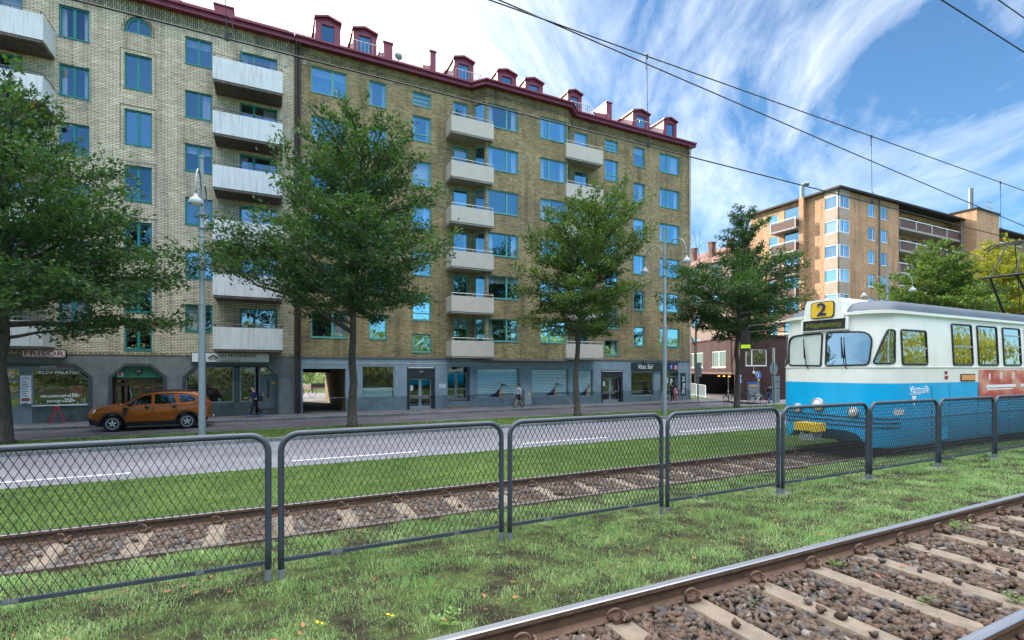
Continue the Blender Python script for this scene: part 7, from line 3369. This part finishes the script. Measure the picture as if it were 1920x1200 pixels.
for z in (2.2, 3.0):
    ch.tube([(x + 1.6, TY0 - 1.2, EZ + z), (x + 3.4, TY0 - 1.2, EZ + z)], .04, 5)
ch.tube([(fx(1772, 36), 36, EZ + .3), (fx(1772, 36), 36, EZ + 1.3), (fx(1772, 36) + .4, 36, EZ + 1.6)], .18, 8)
ch.build('roof_ladder', M['rail_grey'], OT)

# ================================================================== old house with red roof behind
OH = thing('old_house', 'old peach plastered house with red tiled roof and chimneys seen behind the thin-topped oak', 'house', (56, 46.5, -.5))
w = MB()
oh = Pl((56, 80), (56, 47))
hs = []
for i in range(5):
    for j in range(9):
        s = 1.6 + 3.5 * j
        hs.append((s, s + 1.3, 1.8 + 3.4 * i, 3.7 + 3.4 * i))
oh.wall(w, -.5, 17.6, hs)
o2 = Pl((56, 47), (70, 47))
o2.wall(w, -.5, 17.6)
w.build('wall', M['house_peach'], OH)
for h in hs:
    if h[0] > 12:
        window(OH, oh, *h, cols=(.5,), rows=(.65,), fm='white', fw=.1)
ib = MB()
oh.box(ib, .2, oh.L - .2, 0, 17, .6, .65)
ib.build('room_backing', M['interior'], OH)
r = MB()
r.add([(55.5, 46.6, 17.5), (55.5, 80.5, 17.5), (63, 80.5, 21.4), (63, 46.6, 21.4), (70.5, 46.6, 17.5), (70.5, 80.5, 17.5)], [(0, 1, 2, 3), (3, 2, 5, 4), (0, 3, 4), (1, 5, 2)])
ro = r.build('roof', M['tile_red'], OH)
for (x, y) in ((59.5, 47.8), (60, 50.5), (59, 53), (59.5, 57)):
    c = MB()
    c.box(x - .4, x + .4, y - .35, y + .35, 18.5, 21.3)
    c.box(x - .46, x + .46, y - .42, y + .42, 21.3, 21.5)
    c.build('chimney', M['tile_red'], ro)

# ================================================================== courtyard behind the passage
b = MB()
b.add([(-30, 41.32, .15), (31, 41.32, .15), (31, 55, .2), (-30, 55, .2)], [(0, 1, 2, 3)])
tag(b.build('courtyard', M['paver']), kind='structure')
b = MB()
b.add([(-30, 55, .2), (31, 55, .2), (31, 61, 1.3), (31, 80, 7.0), (-30, 80, 7.0), (-30, 61, 1.3)], [(0, 1, 2, 5), (5, 2, 3, 4)])
tag(b.build('grass_bank', M['turf']), kind='structure')
n = 9000
cx_ = rng.uniform(-4, 9, 60)
cy_ = rng.uniform(57, 61.5, 60)
ii = rng.integers(0, 60, n)
dv = rng.normal(0, 1, (n, 3))
dv /= np.linalg.norm(dv, axis=1)[:, None]
Pp = np.stack([cx_[ii], cy_[ii], 1.5 + (cy_[ii] - 57) * .35], 1) + dv * np.array([1.2, .9, 1.15]) * rng.uniform(.75, 1, (n, 1))
u = rng.normal(0, 1, (n, 3))
u /= np.linalg.norm(u, axis=1)[:, None]
v = np.cross(u, rng.normal(0, 1, (n, 3)))
v /= np.linalg.norm(v, axis=1)[:, None]
sz = rng.uniform(.07, .13, (n, 1))
V = np.stack([Pp - u * sz, Pp - v * sz * .6, Pp + u * sz, Pp + v * sz * .6], 1).reshape(-1, 3)
o = fast_mesh('hedge', V, np.arange(4)[None] + (np.arange(n) * 4)[:, None], M['leaf_hedge'])
tag(o, 'clipped green hedge on the bank seen through the archway', 'hedge')
b = MB()
for k in range(40):
    x = -3 + .35 * k
    b.box(x, x + .33, 56.4, 56.5, .2, 1.0 + .04 * (k % 3))
tag(b.build('timber_edging', M['pipe_light']), 'low timber edging wall below the hedge in the courtyard', 'low wall')
bicycle('small pale bicycle standing in the sunny courtyard behind the archway', (1.9 + .8, 46.5, .17), R(5), M['ink_red'], False)
o = thing('bench', 'dark bench on the grass behind the archway', 'bench', (4.6, 53.5, .2))
b = MB()
b.box(-1.0, .9, -.25, .25, .42, .48)
b.build('seat', M['ink'], o, local=True)
b = MB()
b.box(-1.0, .9, .25, .30, .5, .95)
b.build('backrest', M['ink'], o, local=True)
for x in (-.85, .75):
    b = MB()
    b.box(x - .04, x + .04, -.22, .28, 0, .42)
    b.build('leg', M['ink'], o, local=True)

# ================================================================== plants on the balconies
def pot_plant(label, x, y, z, w, h, n, m, seed, flower=None):
    rgp = np.random.default_rng(seed)
    t = thing('balcony_plant', label, 'plant', (x, y, z))
    p = MB()
    p.box(-w * .5, w * .5, -.09, .09, 0, .2)
    p.build('planter', M['brown_panel'], t, local=True)
    c = rgp.normal(0, 1, (n, 3)) * np.array([w * .32, .12, h * .25]) + np.array([0, 0, .2 + h * .45])
    c[:, 2] = np.maximum(c[:, 2], .2)
    u = rgp.normal(0, 1, (n, 3))
    u /= np.linalg.norm(u, axis=1)[:, None]
    v = np.cross(u, rgp.normal(0, 1, (n, 3)))
    v /= np.linalg.norm(v, axis=1)[:, None]
    s = .055
    V = np.stack([c - u * s, c - v * s * .5, c + u * s, c + v * s * .5], 1).reshape(-1, 3)
    fast_mesh('leaves', V, np.arange(4)[None] + (np.arange(n) * 4)[:, None], m, t)
    if flower:
        f = MB()
        for k in range(7):
            f.lathe([(0, -.03), (.035, 0), (0, .03)], (rgp.uniform(-w * .45, w * .45), -.05, .25 + rgp.uniform(0, h * .4)), 6)
        f.build('flower', M[flower], t, local=True)


pot_plant('bushy green plant on the white balcony above the lowest one', fx(855, 28.3) * 0 - 1.75, 28.25, 3.58 + 2.635 + .72, .9, .95, 420, M['leaf_warm'], 3)
pot_plant('flower box with pink blooms on the lowest white balcony by the downpipe', -.75, 28.2, 3.58 + .92, 1.3, .3, 200, M['leaf_warm'], 5, 'cl_pink')
pot_plant('small plant on the top beige balcony beside the projecting bay', 10.15, 28.5, 3.38 + RO * 5 + .80, .4, .45, 120, M['leaf'], 6)
pot_plant('reddish plant on the second lowest beige balcony beside the projecting bay', 12.2, 28.45, 3.38 + RO + .82, .4, .3, 90, M['fallen'], 7)

# ================================================================== small plants and litter near the front track
def weed(label, x, y, z, s, n, m, flower=None):
    rgw = np.random.default_rng(int(x * 100) % 997)
    t = thing('weed', label, 'weed', (x, y, z), 0, 'weeds by the front track')
    st = MB()
    lf = MB()
    for k in range(n):
        a = rgw.uniform(0, 2 * pi)
        l = s * rgw.uniform(.5, 1.1)
        e = Vector((cos(a) * l * .8, sin(a) * l * .8, l * rgw.uniform(.35, .9)))
        md_ = e * .5 + Vector((0, 0, l * .18))
        st.tube([(0, 0, 0), md_, e], .0022, 4)
        for q in range(4):
            tt = .4 + .2 * q
            p = P4(Vector((0, 0, 0)), md_ * 1.2, e, min(1, tt))
            da = a + (1 if q % 2 else -1) * 1.1
            d = Vector((cos(da), sin(da), .25)) * s * .34
            sd_ = Vector((-sin(da), cos(da), 0)) * s * .10
            lf.add([p, p + d * .5 + sd_, p + d, p + d * .5 - sd_], [(0, 1, 2, 3)])
    st.build('stems', m, t, local=True)
    lf.build('leaves', m, t, local=True)
    if flower:
        f = MB()
        for k in range(3):
            a = k * 2.1
            f.lathe([(0, -.003), (.009, .001), (.010, .005), (0, .007)], (cos(a) * s * .3, sin(a) * s * .3, s * .75 + .01 * k), 8)
        f.build('flower', M['yellow_flower'], t, local=True)


M['yellow_flower'] = pm('yellow_petals', (.85, .60, .02), .6, .1, 30)
M['weed'] = leaf_mat('weed_leaves', (.09, .17, .035), (.20, .33, .07))


def gpos(px, py, h):
    Z = FPX * h / (py - HOR)
    r = ray(px)
    return Z * (SN + r * CS), Z * (CS - r * SN)


for (px, py, h, s, n, lb, fl) in ((1800, 995, 1.86, .15, 7, 'leafy green weed beside the front rail at the right', None), (1565, 1063, 1.90, .09, 7, 'small weed beside a rail clip in the middle of the front rail', None),
                                  (1742, 1135, 1.90, .10, 5, 'pale weed standing on a sleeper of the front track', None), (835, 1175, 1.80, .12, 8, 'dandelion-like weed in the verge near the bottom edge', None),
                                  (1905, 1130, 1.90, .09, 10, 'tuft of weed between the sleepers at the right edge', None), (730, 1168, 1.80, .06, 5, 'yellow flowered weed in the verge at the bottom', 1), (598, 1185, 1.80, .07, 5, 'yellow flowered weed at the bottom edge of the verge', 1),
                                  (1410, 1130, 1.90, .05, 5, 'tiny green weed in the rubble left of a sleeper', None), (1625, 1075, 1.9, .05, 4, 'tiny seedling in the rubble right of a sleeper', None)):
    x, y = gpos(px, py, h)
    weed(lb, x, y, CAMZ - h, s, n, M['weed'], fl)
for (px, py, lb, c) in ((315, 1005, 'crumpled white litter on the far ballast', 'sign_white'), (505, 982, 'scrap of pale blue litter on the far ballast behind the fence gap', 'balc_white'), (1832, 1132, 'white scrap of litter beside a sleeper of the front track', 'sign_white')):
    h = 2.14 if px < 600 else 1.88
    x, y = gpos(px, py, h)
    b = MB()
    k = .05 if px < 600 else .022
    b.add([(-k, -k * .6, 0), (k * .2, -k, k * .5), (k, 0, .01), (k * .3, k * .8, k * .6), (-k * .8, k * .6, .01), (0, 0, k * .8)], [(0, 1, 5), (1, 2, 5), (2, 3, 5), (3, 4, 5), (4, 0, 5)])
    tag(b.build('litter', M[c], origin=(x, y, CAMZ - h + .012)), lb, 'litter')

# ================================================================== sky, sun, camera
SUN_AZ = -28.0     # from +y, positive towards +x
SUN_EL = 27.0
sd_ = Vector((sin(R(SUN_AZ)) * cos(R(SUN_EL)), cos(R(SUN_AZ)) * cos(R(SUN_EL)), sin(R(SUN_EL))))
world = bpy.data.worlds.new('World')
scene.world = world
world.use_nodes = True
nt = world.node_tree
nt.nodes.clear()
out = nt.nodes.new('ShaderNodeOutputWorld')
bg = nt.nodes.new('ShaderNodeBackground')
bg.inputs[1].default_value = .10
sky = nt.nodes.new('ShaderNodeTexSky')
sky.sky_type = 'NISHITA'
sky.sun_disc = False
sky.sun_elevation = R(SUN_EL)
sky.sun_rotation = R(SUN_AZ)
sky.air_density = 1.0
sky.dust_density = .35
sky.ozone_density = 2.2
tc = nt.nodes.new('ShaderNodeTexCoord')
sp = nt.nodes.new('ShaderNodeSeparateXYZ')
L(nt, tc.outputs['Generated'], sp.inputs[0])
zc = math_(nt, 'ADD', math_(nt, 'MAXIMUM', sp.outputs[2], 0.0), .16)
cu, cv = math_(nt, 'DIVIDE', sp.outputs[0], zc), math_(nt, 'DIVIDE', sp.outputs[1], zc)
cb = nt.nodes.new('ShaderNodeCombineXYZ')
L(nt, cu, cb.inputs[0])
L(nt, cv, cb.inputs[1])
rot = nt.nodes.new('ShaderNodeMapping')
rot.inputs['Scale'].default_value = (1.35, .50, 1)
rot.inputs['Location'].default_value = (.7, .35, 0)
rt0 = nt.nodes.new('ShaderNodeMapping')
rt0.inputs['Rotation'].default_value = (0, 0, R(44))
L(nt, cb.outputs[0], rt0.inputs[0])
L(nt, rt0.outputs[0], rot.inputs[0])
n1 = noise(nt, rot.outputs[0], 1.7, 10, .60, 1.0)
n2 = noise(nt, cb.outputs[0], .55, 4, .5, .3)
n3 = noise(nt, rot.outputs[0], 6.5, 8, .7, 1.2)
dot = nt.nodes.new('ShaderNodeVectorMath')
dot.operation = 'DOT_PRODUCT'
L(nt, tc.outputs['Generated'], dot.inputs[0])
dot.inputs[1].default_value = tuple(sd_)
near = math_(nt, 'MULTIPLY', math_(nt, 'POWER', math_(nt, 'MAXIMUM', dot.outputs['Value'], 0.0), 3.0), .30)
cov = math_(nt, 'ADD', math_(nt, 'MULTIPLY', n1, .62), math_(nt, 'MULTIPLY', n3, .13))
cov = math_(nt, 'ADD', cov, math_(nt, 'MULTIPLY', n2, .42))
cov = math_(nt, 'ADD', cov, near)
msk = ramp(nt, [(.53, 0.0), (.64, .40), (.77, .97)], cov)
elev = ramp(nt, [(.14, .12), (.40, 1.0)], sp.outputs[2])
msk = math_(nt, 'MULTIPLY', msk, elev)
msk = math_(nt, 'MULTIPLY', msk, ramp(nt, [(.35, .1), (.55, 1.0)], math_(nt, 'ADD', math_(nt, 'MULTIPLY', sp.outputs[1], .5), .5)))
CLOUD = (8.2, 8.5, 8.8)
skc = mixc(nt, 1.0, sky.outputs[0], (.70, 1.0, 1.17), 'MULTIPLY')
col = mixc(nt, msk, skc, CLOUD)
# bright layer overhead, out of frame, added to fill the shaded street
overhead_fill = ramp(nt, [(.62, 0.0), (.76, 1.0)], sp.outputs[2])
overhead_fill = math_(nt, 'MULTIPLY', overhead_fill, ramp(nt, [(.30, .65), (.6, 1.0)], n2))
col = mixc(nt, overhead_fill, col, (30.0, 31.0, 33.0))
L(nt, col, bg.inputs[0])
L(nt, bg.outputs[0], out.inputs[0])

sun = bpy.data.lights.new('sun', 'SUN')
sun.energy = 5.0
sun.angle = R(.5)
sun.color = (1, .90, .76)
so_ = bpy.data.objects.new('sun', sun)
COL.objects.link(so_)
so_.rotation_euler = (-sd_).to_track_quat('-Z', 'Y').to_euler()

cam = bpy.data.cameras.new('camera')
cam.sensor_width = 36
cam.lens = FPX / 1920 * 36
cam.shift_y = 92 / 1920
cam.clip_end = 3000
cam.clip_start = .05
co = bpy.data.objects.new('camera', cam)
COL.objects.link(co)
co.location = (0, 0, CAMZ)
co.rotation_euler = (R(90), 0, -HEAD)
scene.camera = co
scene.view_settings.view_transform = 'Standard'
scene.view_settings.look = 'None'
scene.view_settings.gamma = 1
scene.view_settings.exposure = 1.0
scene.render.engine = 'CYCLES'
cy = scene.cycles
cy.max_bounces = 7
cy.diffuse_bounces = 3
cy.glossy_bounces = 4
cy.transparent_max_bounces = 10
cy.transmission_bounces = 4
cy.caustics_reflective = False
cy.caustics_refractive = False
cy.sample_clamp_indirect = 6
cy.use_denoising = True
